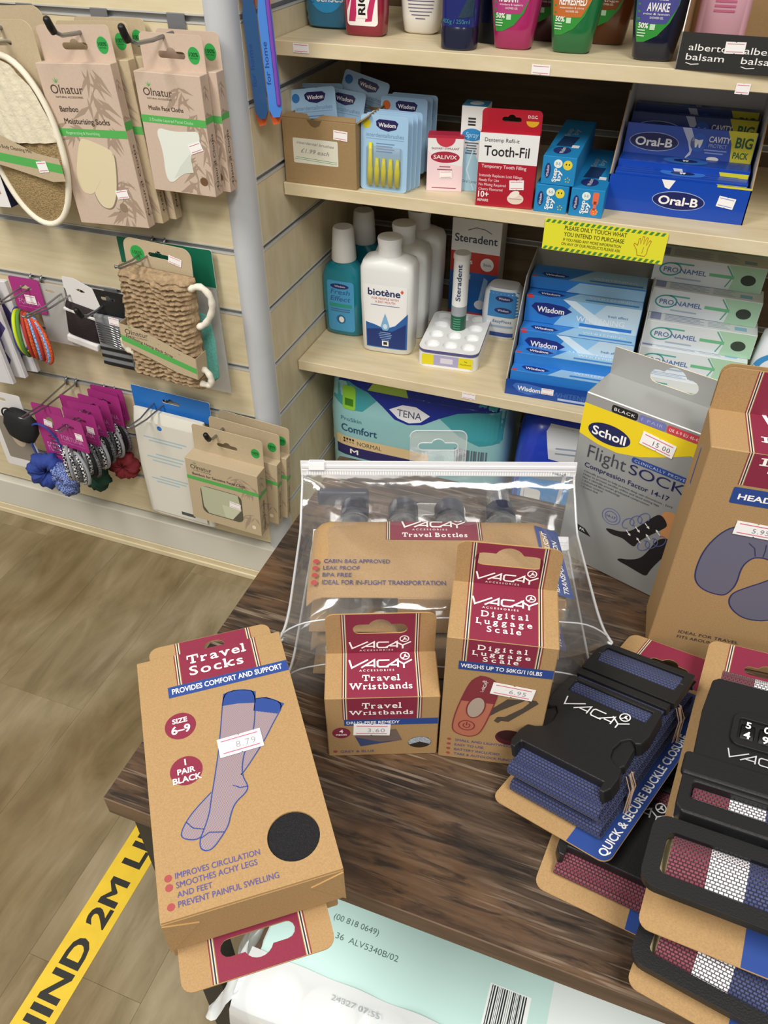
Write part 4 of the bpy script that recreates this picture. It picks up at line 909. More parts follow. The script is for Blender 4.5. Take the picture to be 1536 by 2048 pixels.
# ================================================================ goods hanging on the slat wall
mat('hook_steel', '#9b9ea2', .3, metal=.9); mat('bracket_grey', '#8e9094', .4, metal=.6)
def arm_hook(X, z, ln, label, drop=0):
    h = thing('slatwall_hook', label, 'hook', (X, 0, z), group='hooks on the slat wall')
    MB().bevbox(-.013, .013, -.004, -.0012, -.030, .006, 'bracket_grey', .0008).build('bracket', h)
    MB().tube([(0, -.003, -.014), (0, -ln*.55, -.015), (0, -ln*.85, -.013), (0, -ln, -.006)], .0026, 'hook_steel', 8).build('arm', h, smooth=True)
    MB().tube([(0, -ln*.985, -.008), (0, -ln-.003, -.001), (0, -ln-.007, .008), (0, -ln-.008, .010)], [.0045, .0048, .0045, .0030], 'black_rubber', 10).build('tip', h, smooth=True)
    return h
def loop_hook(X, z, ln, label):
    h = thing('wire_hook', label, 'hook', (X, 0, z), group='hooks on the slat wall')
    mb = MB(); mb.tube([(-.011, .003, .0), (-.011, -.004, .001), (-.010, -.010, -.004), (-.006, -ln*.6, -.006), (-.004, -ln, .000), (0, -ln-.006, .006), (.004, -ln, .000), (.006, -ln*.6, -.006), (.010, -.010, -.004), (.011, -.004, .001), (.011, .003, 0)], .0016, 'hook_steel', 7)
    mb.build('wire', h, smooth=True)
    for s in (-1, 1): MB().tube([(s*.011, .001, .004), (s*.011, -.004, .002), (s*.011, -.0045, -.010)], .0024, 'hook_steel', 8).build('clip', h, smooth=True)
    return h
arm_hook(-.275, 1.0, .10, 'steel hook with black tip holding the bath mitt')
arm_hook(-.156, 1.0, .098, 'steel hook with black tip holding the bamboo sock boxes')
arm_hook(-.040, 1.0, .112, 'steel hook with black tip holding the face cloth boxes')
loop_hook(-.130, .70, .11, 'wire hook holding the brown back scrubber')
loop_hook(-.395, .60, .13, 'wire hook holding the bright hair ties'); loop_hook(-.314, .60, .13, 'wire hook holding the dark headband packs')
arm_hook(-.244, .60, .085, 'steel hook holding the black hair grip pack')
loop_hook(-.384, .40, .14, 'wire hook holding the scrunchie cards'); loop_hook(-.300, .40, .15, 'wire hook holding the black and white elastics')
loop_hook(-.190, .40, .10, 'wire hook holding the blue-topped white pack'); arm_hook(-.051, .40, .075, 'steel hook with black tip holding the face sponge boxes')
mat('natur_pink', '#c9b3a0', .6, noise=.03, nscale=300); mat('natur_beige', '#bdab8c', .65, noise=.05, nscale=400); mat('natur_leaf', '#a48e7c', .6); mat('natur_green', '#55ad55', .5)
mat('natur_cream', '#dccfab', .6); mat('brown_ink', '#4b3d33', .6); mat('badge_green', '#2fa04a', .5)
def bamboo(P, x, y, s, n=9, rnd=random, m='natur_leaf', l=1):
    for i in range(n):
        a_ = rnd.uniform(-2.9, -.2); L_ = s*rnd.uniform(.5, 1); w_ = L_*.085; ox, oy = x+rnd.uniform(-.3, .3)*s, y+rnd.uniform(-.25, .25)*s
        c, d = math.cos(a_), math.sin(a_)
        P.poly([(ox, oy), (ox+c*L_*.4-d*w_, oy+d*L_*.4+c*w_), (ox+c*L_, oy+d*L_), (ox+c*L_*.4+d*w_, oy+d*L_*.4-c*w_)], m, .6+.05*i+.02*(len(P.mb.f) % 5))
def natur_logo(P, x, y, w_, l=3):
    P.text('Olnatur', x, y, w_*.22, 'brown_ink', w=w_, l=l, res=3); P.text('NATURAL ACCESSORIES', x+w_*.1, y-w_*.10, w_*.045, 'brown_ink', w=w_*.85, l=l)
    for a_ in (.3, .9, 1.57, 2.2, 2.8): P.poly([(x+w_*.22, y+w_*.24), (x+w_*.22+w_*.14*math.cos(a_)-w_*.02*math.sin(a_), y+w_*.24+w_*.14*math.sin(a_)), (x+w_*.22+w_*.07*math.cos(a_)+w_*.025*math.sin(a_), y+w_*.24+w_*.07*math.sin(a_))], 'natur_green', l)
def badge(P, x, y, r):
    P.ell(x, y, r, r*1.15, 'badge_green', 2); P.text('100%', x, y-.001, r*.55, '#12441f', al='c', l=3, bold=.04); P.text('NATURAL', x, y-r*.45, r*.22, '#12441f', al='c', l=3)
def natur_box(name, label, W_, D_, H_, T_, loc, rot, m, paint, side='natur_leaf', group=None):
    b = thing(name, label, 'box', loc, rot, group)
    MB().bevbox(-W_/2, W_/2, -D_, 0, 0, H_, m, .0006).build('body', b)
    es = euro_slot(0, T_*.42, .040, .013)
    MB().plate(rrect(-W_/2+.004, W_/2-.001, -.0005, T_, .007, corners=(0, 0, 1, 1)), .0008, m, [es], mside='natur_cream').build('hang_tab', b, T=frame((0, -.0002, H_), (1, 0, 0), (0, 0, 1)))
    P = Print(); badge(P, W_/2-.016, T_*.45, .0085); P.build('tab_badge', frame((0, -.001, H_), (1, 0, 0), (0, 0, 1)), b)
    P = Print(); paint(P, W_, H_); P.build('front_print', frame((0, -D_, 0), (1, 0, 0), (0, 0, 1)), b)
    P = Print(); rnd = random.Random(5); P.rect(.0005, D_-.0005, .0005, H_-.0005, m, .3)
    for k in range(5): bamboo(P, D_*.5, H_*(.1+.2*k), D_*.8, 5, rnd)
    P.mb.v = [(min(max(x, .0005), D_-.0005), min(max(y, .001), H_-.001), z) for x, y, z in P.mb.v]
    P.rect(0, D_, H_*.62, H_*.67, 'natur_green', 2); P.text('Natural Cloths', D_*.62, H_*.08, D_*.28, 'brown_ink', rot=PI/2, w=H_*.45); P.build('side_print', frame((W_/2, -D_, 0), (0, 1, 0), (0, 0, 1)), b)
    return b
def p_socks(P, W_, H_):
    x0 = -W_/2; rnd = random.Random(3)
    for q in ((.70, .93, .045), (.62, .80, .05), (.25, .62, .04), (.80, .62, .04), (.78, .22, .045), (.70, .10, .05), (.9, .3, .03)): bamboo(P, x0+W_*min(q[0], .8), H_*q[1], q[2]*.9, 10, rnd)
    P.mb.v = [(min(max(x, x0+.001), -x0-.001), min(max(y, .001), H_-.001), z) for x, y, z in P.mb.v]
    natur_logo(P, x0+.014, H_-.036, .052); P.text('Bamboo', x0+.020, H_-.058, .0072, 'brown_ink', w=.030, bold=.03); P.text('Moisturising Socks', x0+.022, H_-.073, .0072, 'brown_ink', w=.074, bold=.03)
    P.rect(x0, -x0, H_*.575, H_*.622, 'natur_green', 2); P.text('Regenerating & Nourishing', x0+.02, H_*.588, .004, '#bfe6bf', w=.055)
    P.poly(smooth_outline([(x0+.038, H_*.55), (x0+.046, H_*.57), (x0+.090, H_*.50), (x0+.087, H_*.46), (x0+.045, H_*.23), (x0+.032, H_*.20), (x0+.018, H_*.22), (x0+.016, H_*.32), (x0+.025, H_*.43)]), 'natur_cream', 3)
    P.poly(smooth_outline([(x0+.088, H_*.48), (x0+.093, H_*.46), (x0+.083, H_*.25), (x0+.070, H_*.13), (x0+.058, H_*.105), (x0+.044, H_*.13), (x0+.038, H_*.22), (x0+.046, H_*.245)]), '#8a7c6c', 4); P.poly(smooth_outline([(x0+.087, H_*.48), (x0+.091, H_*.46), (x0+.081, H_*.25), (x0+.068, H_*.135), (x0+.057, H_*.112), (x0+.045, H_*.135), (x0+.039, H_*.225), (x0+.047, H_*.247)]), 'natur_cream', 5)
    P.ell(x0+.084, H_*.13, .0065, .0065, '#8f7c66', 3)
def p_muslin(P, W_, H_):
    x0 = -W_/2; rnd = random.Random(8)
    for q in ((.7, .85, .04), (.85, .65, .04), (.8, .3, .045), (.7, .12, .045), (.9, .45, .04)): bamboo(P, x0+W_*q[0], H_*q[1], q[2]*.8, 10, rnd)
    P.mb.v = [(min(max(x, x0+.001), -x0-.001), min(max(y, .001), H_-.001), z) for x, y, z in P.mb.v]
    natur_logo(P, x0+.010, H_-.027, .043); P.text('Muslin Face Cloths', x0+.014, H_-.044, .0052, 'brown_ink', w=.052, bold=.03); P.rect(x0, -x0, H_*.595, H_*.655, 'natur_green', 2); P.text('2 Double Layered Facial Cloths', x0+.012, H_*.61, .0038, '#bfe6bf', w=.066)
    P.poly(smooth_outline([(x0+.018, H_*.565), (x0+.045, H_*.535), (x0+.070, H_*.55), (x0+.086, H_*.56), (x0+.082, H_*.42), (x0+.066, H_*.36), (x0+.068, H_*.20), (x0+.050, H_*.18), (x0+.030, H_*.07), (x0+.022, H_*.14), (x0+.025, H_*.36)]), '#e2e6dc', 3); P.poly([(x0+.066, H_*.36), (x0+.068, H_*.20), (x0+.050, H_*.18), (x0+.036, H_*.13), (x0+.048, H_*.24)], '#d3d8cc', 4)
    P.ell(x0+.082, H_*.13, .006, .0055, '#6e5238', 3)
rz = math.radians(-3)
for i, (dx, dy, lb) in enumerate(((0, 0, 'pinkish box of bamboo moisturising socks, front of its hook'), (.012, .021, 'second bamboo sock box, just behind the front one'), (.024, .040, 'third bamboo sock box, closest to the slat wall'))):
    b = natur_box('bamboo_sock_box', lb, .119, .016, .210, .041, (-.157+dx, -.047+dy, .742+.002*i), (0, rz+math.radians(.5*i), math.radians(-1.5*i)), 'natur_pink' if i == 0 else 'natur_beige', p_socks, group='bamboo sock boxes on a hook')
    if i == 0: sticker(b, frame((0, -.016, 0), (1, 0, 0), (0, 0, 1)), .028, .046, '', .020, .012, .15)
for i, (dx, dy, lb) in enumerate(((0, 0, 'pinkish box of muslin face cloths, front of its hook'), (.011, .022, 'second muslin face cloth box, tucked behind the first'))):
    b = natur_box('face_cloth_box', lb, .097, .020, .148, .041, (-.032+dx, -.036+dy, .800+.001*i), (0, 0, 0), 'natur_pink', p_muslin, group='muslin face cloth boxes on a hook')
    if i == 0: sticker(b, frame((0, -.020, 0), (1, 0, 0), (0, 0, 1)), .028, .062, '', .020, .012, .35)
# bath mitt on its card
mat('mitt_cream', '#ded4ba', .9, noise=.08, nscale=60, bump=.7, bscale=160, sheen=.3); mat('mitt_hemp', '#a48c62', .95, noise=.35, nscale=420, bump=1, bscale=500); mat('mitt_piping', '#ebe4d0', .8)
b = thing('bath_mitt', 'oval cream and hemp bath mitt on a beige hang card', 'mitt', (-.270, -.066, .732), (0, math.radians(-3), 0))
MB().plate(rrect(-.062, .058, .05, .262, .016), .0008, 'natur_beige', [euro_slot(0, .236, .036, .012)], T=frame((0, .012, 0), (1, 0, 0), (0, 0, 1)), mside='natur_cream').build('hang_card', b)
def oval(s_, t, sgn):   # pillowy oval
    a_ = 2*PI*s_; r = t; x = .063*r*math.cos(a_); z = .112+.112*r*math.sin(a_); return (x, sgn*(.010*(1-r**3))-.002, z)
up = lambda q: q[2] > .112
mb = MB(); mb.grid(lambda s_, t: oval(s_, t, -1), 36, 8, 'mitt_hemp'); mb.grid(lambda s_, t: oval(s_, t, 1), 36, 8, 'mitt_hemp', flip=True); mb.build('hemp_pad', b, smooth=True)
mb = MB()
def cuff(s_, t):
    x = -.0615+.123*s_; zt = .112+.1125*math.sqrt(max(0, 1-(x/.0630)**2)); z = .118+(zt-.118)*t; k = math.sqrt(max(0, 1-(x/.064)**2))
    return (x, -.0155*k-.0015*math.sin(31*x*10+t*9)-.0015, z)
mb.grid(cuff, 24, 14, 'mitt_cream'); mb.build('towel_cuff', b, smooth=True)
MB().tube([(.063*math.cos(2*PI*i/48), -.003, .112+.112*math.sin(2*PI*i/48)) for i in range(48)], .0045, 'mitt_piping', 8, closed=True).build('piping', b, smooth=True)
P = Print(); P.poly([(-.066, .131), (-.030, .130), (.030, .106), (.066, .100), (.067, .070), (.045, .068), (-.030, .085), (-.066, .092)], 'natur_beige', 1); P.poly([(-.066, .108), (.067, .092), (.067, .080), (-.066, .096)], 'natur_green', 2); P.text('Hemp Body Cleansing Mitt', -.045, .1125, .005, 'brown_ink', w=.068, rot=-.10)
P.build('paper_band', frame((0, -.0185, 0), (1, 0, 0), (0, 0, 1)), b); sticker(b, frame((0, -.0185, 0), (1, 0, 0), (0, 0, 1)), .034, .088, '', .017, .015, .1)
b2 = thing('bath_mitt', 'another bath mitt half hidden between the front mitt and the sock boxes', 'mitt', (-.282, -.026, .742), (0, math.radians(-3), 0))
for ch in list(b.children):
    if ch.name.split('.')[0] in ('hang_card', 'hemp_pad', 'towel_cuff', 'piping'): copy_tree(ch, b2)
# navy sock box
mat('navy_card', '#20234a', .45)
b = thing('support_box', 'navy and white support box with violet lettering at the frame edge', 'box', (-.343, -.062, .745), (0, math.radians(-4), 0))
MB().bevbox(-.09, 0, 0, .026, 0, .21, 'card_white', .0006).build('body', b)
P = Print(); P.rect(0, .026, 0, .21, 'navy_card', 1); P.text('FORTUNA', .018, .010, .0085, '#8c6cae', rot=PI/2, w=.060); P.text('ANKLE', .019, .085, .0085, 'white_ink', rot=PI/2, w=.045); P.build('side_print', frame((0, 0, 0), (0, 1, 0), (0, 0, 1)), b)
P = Print(); P.rect(-.088, -.004, .15, .205, 'navy_card'); P.poly([(-.07, .01), (-.01, .02), (-.012, .10), (-.03, .14), (-.065, .13)], '#b98f7a'); P.build('front_print', frame((0, 0, 0), (1, 0, 0), (0, 0, 1)), b)
# brown back scrubber strap
mat('sisal', '#a58c6c', .95, noise=.28, nscale=150, bump=1, bscale=300); mat('rope_white', '#e9e2d2', .85, noise=.06, nscale=200)
b = thing('back_scrubber', 'folded brown sisal back strap with white rope handles and green paper band', 'scrubber', (-.115, -.050, .482), (0, math.radians(3), 0))
MB().plate(rrect(-.058, .058, .13, .236, .014), .0009, 'natur_beige', [euro_slot(.002, .216, .036, .011)], T=frame((0, .003, 0), (1, 0, 0), (0, 0, 1)), mside='natur_cream').build('hang_card', b)
P = Print(); P.ell(-.035, .214, .012, .012, 'badge_green', 1); P.text('100%', -.035, .212, .006, '#12441f', al='c', l=2); P.build('tab_badge', frame((0, .0018, 0), (1, 0, 0), (0, 0, 1)), b)
def pile(s_, t):
    x = -.066+.13*s_; z = .004+.193*t; rough = .0032*math.sin(50*t*PI+2.6*math.sin(7*s_+3*t)+1.6*math.sin(19*s_+9*t))+.0018*math.sin(61*s_+47*t+2*math.sin(31*t))+.0012*math.sin(130*s_+23*math.sin(17*t))
    e = min(1, 9*s_, 9*(1-s_), 14*t, 14*(1-t)); return (x+.0015*math.sin(60*t), -.004-.022*e**.5-rough*e, z)
mb = MB(); mb.grid(pile, 40, 150, 'sisal'); mb.box(-.064, .062, -.006, .001, .006, .195, 'sisal'); mb.build('sisal_pad', b, smooth=True)
for nm, q in (('rope_handle', [(.060, -.014, .182), (.078, -.013, .192), (.094, -.010, .176), (.092, -.008, .150), (.078, -.008, .126), (.064, -.010, .118)]), ('rope_handle', [(-.058, -.014, .062), (-.072, -.014, .072), (-.082, -.012, .062), (-.078, -.010, .046), (-.058, -.012, .044)]), ('rope_handle', [(.058, -.014, .040), (.070, -.014, .048), (.080, -.013, .034), (.078, -.012, .016), (.060, -.014, .018)])):
    pts = []
    for i in range(len(q)-1):
        for k in range(4): t = k/4; pts.append(tuple(q[i][j]*(1-t)+q[i+1][j]*t for j in range(3)))
    Q = [Vector(p) for p in pts+[q[-1]]]
    for _ in range(3): Q = [Q[0]]+[(Q[i-1]+Q[i]*2+Q[i+1])/4 for i in range(1, len(Q)-1)]+[Q[-1]]
    pts = [tuple(p) for p in Q[:-1]]; q = list(q[:-1])+[tuple(Q[-1])]
    MB().tube(pts+[q[-1]], [.0052+.0007*math.sin(i*2.1) for i in range(len(pts)+1)], 'rope_white', 9).build(nm, b, smooth=True)
bp_ = [(-.067, .106), (-.03, .104), (.03, .084), (.066, .074), (.066, .036), (.03, .040), (-.03, .058), (-.067, .068)]
P = Print(); P.poly(bp_, 'natur_beige', 1); P.poly([(-.067, .086), (.066, .056), (.066, .046), (-.067, .076)], 'natur_green', 2); natur_logo(P, -.058, .090, .042); P.text('Exfoliating Hemp Back Strap', -.058, .0845, .0048, 'brown_ink', w=.085, rot=-.22, bold=.02); P.build('paper_band', frame((0, -.031, 0), (1, 0, 0), (0, 0, 1)), b)
for x, z0, z1 in ((-.0674, .068, .106), (.0662, .036, .074)): MB().box(x, x+.0008, -.031, -.001, z0, z1, 'natur_beige').build('band_side', b)
sticker(b, frame((0, .0018, 0), (1, 0, 0), (0, 0, 1)), .030, .214, '', .022, .012, -.2)
# clear green-headed pack behind it
film_mat('soft_bag', '#d9d9d6', .55, .25, .2, bump=.5, bscale=25); mat('green_card', '#116b50', .5); mat('teal_scrub', '#74c9bd', .85, noise=.15, nscale=300)
b = thing('glove_pack', 'clear bag with dark green header and turquoise gloves behind the back scrubber', 'pack', (-.117, -.006, .452), (0, 0, 0))
MB().plate(rrect(-.084, .084, .185, .25, .003), .0012, 'green_card', [euro_slot(0, .235, .032, .010)], T=frame((0, -.004, 0), (1, 0, 0), (0, 0, 1)), mside='card_white').build('header_card', b)
MB().grid(lambda s_, t: (-.084+.168*s_, -.006-.010*math.sin(PI*s_)*math.sin(PI*t), .19*t), 12, 10, 'soft_bag').grid(lambda s_, t: (-.084+.168*s_, -.003, .19*t), 4, 4, 'soft_bag', flip=True).build('clear_bag', b, smooth=True)
MB().loft([(.02, .045, .002, 2.5), (.03, .055, .004, 3), (.10, .058, .0045, 3), (.14, .054, .004, 3), (.15, .03, .002, 2.5)], 'teal_scrub', 20, T=Matrix.Translation((.012, -.008, 0))).build('glove', b, smooth=True)
P = Print(); P.text('ECO', -.066, .222, .012, '#9fc9b4', w=.026); P.build('header_print', frame((0, -.0052, 0), (1, 0, 0), (0, 0, 1)), b)
# ---- hair goods
mat('magenta_card', '#a8327e', .5); mat('magenta_deep', '#8c2068', .5)
def magenta_card(parent, w_, h, z0, y=0, txt=True):
    c_ = MB().plate(rrect(-w_/2, w_/2, z0, z0+h, .004), .0012, 'magenta_card', [euro_slot(0, z0+h*.72, w_*.4, h*.14)], T=frame((0, y, 0), (1, 0, 0), (0, 0, 1)), mside='magenta_deep').build('card', parent)
    if txt:
        P = Print(); P.text('FORTUNA', 0, z0+h*.22, h*.16, '#d98fc0', al='c', w=w_*.72); P.line([(-w_*.4, z0+h*.14), (w_*.4, z0+h*.14)], .0005, '#d98fc0', 2); P.build('card_print', frame((0, y-.0012, 0), (1, 0, 0), (0, 0, 1)), parent)
    return c_
def ring(mb, c, rx, rz_, r, m, tilt=0, yaw=0, n=28, sq=0):
    pts = []
    for i in range(n):
        a_ = 2*PI*i/n; x, z = rx*math.cos(a_), rz_*math.sin(a_); x, z = x*math.cos(tilt)-z*math.sin(tilt), x*math.sin(tilt)+z*math.cos(tilt)
        pts.append((c[0]+x*math.cos(yaw), c[1]+x*math.sin(yaw), c[2]+z))
    mb.tube(pts, r, m, 7, closed=True); return mb
def speckle(name, a_, b_, n=500, th=.5):
    m = mat(name, a_, .7); nt = m.node_tree; tc = nt.nodes.new('ShaderNodeTexCoord'); ck = nt.nodes.new('ShaderNodeTexChecker'); ck.inputs['Scale'].default_value = n
    ck.inputs[1].default_value = lin(a_); ck.inputs[2].default_value = lin(b_); nt.links.new(tc.outputs['Object'], ck.inputs[0]); nt.links.new(ck.outputs[0], nt.nodes['Principled BSDF'].inputs[0]); return m
speckle('elastic_bw', '#17171a', '#d8d8d8', 260); speckle('elastic_grey', '#2a2a2e', '#6e6e74', 420); mat('elastic_black', '#17171a', .7); mat('elastic_silver', '#8f9196', .6)
b = thing('hair_tie_card', 'magenta card of bright orange, blue and lime hair ties', 'hair ties', (-.392, -.034, .500))
magenta_card(b, .062, .062, .052)
sticker(b, frame((0, -.0012, 0), (1, 0, 0), (0, 0, 1)), .004, .076, '', .022, .016, 0)
speckle('tie_orange', '#e2602c', '#b8431f', 300); speckle('tie_blue', '#4a86c8', '#9fbfe0', 300); mat('tie_lime', '#c8d829', .7); mat('tie_red', '#b03830', .7); mat('tie_navy', '#33407e', .7); mat('tie_green', '#5b8a3a', .7)
for i, (m, dx, yw, tl) in enumerate((('tie_navy', -.030, -1.2, .2), ('tie_lime', -.026, -1.15, -.1), ('tie_green', -.018, -1.1, .1), ('tie_red', -.008, -.95, 0), ('tie_orange', 0, -.85, .05), ('tie_blue', .008, -.75, .1), ('tie_red', .014, -.7, -.05), ('tie_orange', .020, -.55, .12), ('tie_blue', .024, -.5, .1), ('tie_orange', .026, -.35, .2))):
    ring(MB(), (dx, -.012-.002*i, .016), .028, .040, .0034, m, tl, yw).build('hair_tie', b, smooth=True)
mat('headband_dark', '#2a1f22', .8, bump=.5, bscale=400); mat('paper_white', '#dedbd9', .6)
def headband_pack(label, loc, dark, rot=0):
    b = thing('headband_pack', label, 'headband', loc, (0, rot, 0))
    MB().plate([(-.03, .075), (.027, .071), (.036, .088), (.024, .115), (-.012, .122), (-.034, .118)], .0012, 'paper_white', [ell(0, .103, .009, .003, 10)], T=frame((0, 0, 0), (1, 0, 0), (0, 0, 1))).build('header_card', b)
    MB().loft([(.012, .030, .004, 4), (.018, .031, .009, 4), (.068, .031, .010, 4), (.076, .030, .005, 4)], dark, 24).build('headband', b, smooth=40)
    MB().bevbox(-.031, .031, -.0105, .0105, .0, .014, 'paper_white', .003, 2).build('paper_foot', b)
    MB().bevbox(-.0312, .0312, -.0108, .0108, .062, .067, 'paper_white', .001).build('paper_strip', b)
    return b
headband_pack('dark brown headband in a white paper sleeve', (-.300, -.030, .505), 'headband_dark', .18)
b = thing('headband_pack', 'clear pack of black and burgundy hairbands behind the bright hair ties', 'headband', (-.345, -.018, .498)); mat('burgundy_band', '#3a1620', .8)
MB().plate(rrect(-.034, .034, 0, .11, .004), .0012, 'soft_bag', [ell(0, .098, .01, .003, 10)], T=frame((0, -.012, 0), (1, 0, 0), (0, 0, 1))).build('clear_bag', b)
for i in range(5): ring(MB(), (-.004+.003*i, -.004, .040+.003*i), .026, .030-.001*i, .004, 'burgundy_band' if i % 2 else 'elastic_black', .1*i, .1).build('hairband', b, smooth=True)
b = thing('hair_grip_pack', 'black card pack of silver hair grips under its hook', 'hair grips', (-.232, -.030, .472), (0, math.radians(1), 0)); mat('grip_black', '#1d1d1f', .4); mat('clear_grey', '#7f8286', .3)
MB().plate(rrect(-.034, .034, .0, .142, .004), .001, 'grip_black', [euro_slot(0, .128, .028, .009)], T=frame((0, 0, 0), (1, 0, 0), (0, 0, 1))).build('card', b)
MB().bevbox(-.031, .031, -.010, -.0012, .006, .10, 'clear_grey', .003, 2).build('blister', b)
for i in range(9): MB().tube([(-.026, -.0115, .088-.0045*i), (.0, -.0120, .086-.0045*i), (.026, -.0115, .079-.0045*i)], .0011, 'chrome', 6).build('hair_grip', b, smooth=True)
for i in range(3): MB().bevbox(-.030, .030, -.0112, -.0100, .008+.014*i, .014+.014*i, 'grip_black', .0003).build('black_strip', b)
sticker(b, frame((0, -.012, 0), (1, 0, 0), (0, 0, 1)), .012, .096, '', .020, .014, -.05)
# white and violet packs fanned on the wall beside the frame edge
mat('violet_print', '#4b4070', .5); mat('pack_white', '#d4d2d4', .5)
for i, lb in enumerate(('white and violet pack, front of three fanned at the frame edge', 'middle white and violet pack of the three fanned at the frame edge', 'white and violet pack tucked behind the other two')):
    b = thing('tights_pack', lb, 'pack', (-.505+.012*i, -.075+.020*i, .418+.004*i), (0, math.radians(-3), 0), 'white and violet packs on a hook')
    MB().bevbox(-.06, .06, -.005, .005, 0, .175, 'pack_white', .0015).build('body', b)
    P = Print(); P.poly([(-.06, .14), (.03, .16), (.058, .10), (.03, .07), (.045, .03), (.02, .01), (-.06, .0)], 'violet_print', 1); P.ell(.012, .07, .028, .035, '#7f76a4', 2); P.poly([(.02, .002), (.057, .002), (.058, .06)], 'pack_white', 3); P.build('front_print', frame((0, -.005, 0), (1, 0, 0), (0, 0, 1)), b)
# lower row
mat('pouch_black', '#1a1b1c', .8, bump=.4, bscale=120)
b = thing('eye_mask', 'rounded black padded pouch hanging low on the wall', 'pouch', (-.466, -.085, .300), (0, .3, 0))
MB().loft([(0, .012, .006, 2), (.008, .028, .012, 2.3), (.03, .036, .016, 2.5), (.055, .034, .014, 2.5), (.068, .022, .008, 2)], 'pouch_black', 24).build('pouch', b, smooth=True); ring(MB(), (-.02, -.006, .055), .016, .014, .0016, 'elastic_black').build('elastic', b, smooth=True)
mat('photo_grey', '#8d8478', .6)
b = thing('accessory_card', 'white card with a grey portrait print at the frame edge', 'card', (-.497, -.070, .215))
MB().plate(rrect(-.045, .045, 0, .175, .005), .0015, 'paper_white', [ell(0, .16, .01, .004, 12)], T=frame((0, 0, 0), (1, 0, 0), (0, 0, 1))).build('card', b)
P = Print(); P.rect(-.032, .036, .02, .12, 'photo_grey', 1, r=.004); P.ell(.008, .075, .016, .022, '#c2b09c', 2); P.ell(.006, .092, .019, .012, '#4a3c30', 3); P.build('card_print', frame((0, -.0015, 0), (1, 0, 0), (0, 0, 1)), b)
mat('scrunch_blue', '#2c428e', .8, bump=.8, bscale=90); speckle('scrunch_check', '#8a9cd0', '#3a4c8c', 330); mat('scrunch_green', '#173d2c', .8, bump=.8, bscale=90); mat('scrunch_red', '#8a2c34', .8, bump=.8, bscale=90)
def scrunchie(parent, c, R_, r, m, seed, yaw=0):
    rnd = random.Random(seed); mb = MB(); N = 44; ph = [rnd.uniform(0, 6) for _ in range(4)]; vs = []; fs = []; n = 12
    for i in range(N):
        a_ = 2*PI*i/N; ctr = Vector((math.cos(a_)*R_*math.cos(yaw), math.cos(a_)*R_*math.sin(yaw), math.sin(a_)*R_))
        out = ctr.normalized(); ax = Vector((-math.sin(yaw), math.cos(yaw), 0))
        for k in range(n):
            t = 2*PI*k/n; rr = r*(1+.16*math.sin(7*a_+ph[0]+1.4*math.sin(2*t+ph[2]))+.12*math.sin(13*a_+ph[1]+2*t)+.10*math.sin(23*a_+3*t+ph[3])); vs.append(Vector(c)+ctr+out*(rr*math.cos(t))+ax*(rr*math.sin(t)))
    for i in range(N):
        j = (i+1) % N
        for k in range(n): l = (k+1) % n; fs.append((i*n+k, i*n+l, j*n+l, j*n+k))
    mb.add(vs, fs, m); return mb.build('scrunchie', parent, smooth=True)
b = thing('scrunchie_card', 'magenta card with a blue and a checked scrunchie', 'scrunchie', (-.385, -.080, .212)); magenta_card(b, .066, .135, .045)
scrunchie(b, (-.030, -.016, .035), .022, .016, 'scrunch_blue', 1, .4); scrunchie(b, (.010, -.020, .026), .019, .014, 'scrunch_check', 2, -.3)
ring(MB(), (-.018, -.010, .085), .036, .055, .0022, 'scrunch_blue', .1).build('elastic', b, smooth=True); sticker(b, frame((0, -.0012, 0), (1, 0, 0), (0, 0, 1)), -.006, .140, '', .018, .014, -.2)
for i in range(5): MB().tube([(-.012, -.004, .112-.010*i), (.004, -.006, .116-.010*i), (.022, -.004, .106-.010*i)], .0013, 'chrome', 6).build('hair_grip', b, smooth=True)
b = thing('scrunchie_card', 'magenta card with a dark green scrunchie behind the striped elastics', 'scrunchie', (-.345, -.050, .205)); magenta_card(b, .062, .13, .065); scrunchie(b, (.012, -.014, .030), .018, .015, 'scrunch_green', 5, -.2)
b = thing('scrunchie_card', 'magenta card with a red scrunchie hanging low behind the elastics', 'scrunchie', (-.300, -.018, .215)); magenta_card(b, .060, .13, .060); scrunchie(b, (.010, -.010, .030), .017, .014, 'scrunch_red', 7, .2)
for i, (y, lb) in enumerate(((-.125, 'magenta card of black and white elastics, front of the row'), (-.100, 'magenta elastics card, second in the row behind the front one'), (-.076, 'magenta elastics card, third in the row'), (-.054, 'magenta elastics card, fourth in the row'), (-.034, 'magenta elastics card, fifth in the row towards the wall'), (-.016, 'magenta elastics card, last in the row against the wall'))):
    b = thing('elastics_card', lb, 'hair elastics', (-.300+.0015*i, y, .300), (0, .05*math.sin(i*2), -.1+.05*(i % 3)), 'magenta cards of hair elastics on one hook')
    magenta_card(b, .070, .066, .046)
    if i < 2: sticker(b, frame((0, -.0012, 0), (1, 0, 0), (0, 0, 1)), .020, .078, '', .016, .014, 0)
    ms = (('elastic_bw', 'elastic_silver', 'elastic_bw', 'elastic_grey'), ('elastic_black', 'elastic_grey', 'elastic_silver', 'elastic_bw'))[i % 2]
    for k in range(6): ring(MB(), (-.017+.007*k, -.010-.001*k, .016+.002*(k % 2)), .024, .032, .0030, ms[k % 4], .12*math.sin(k*1.7+i), -.9+.12*k).build('hair_elastic', b, smooth=True)
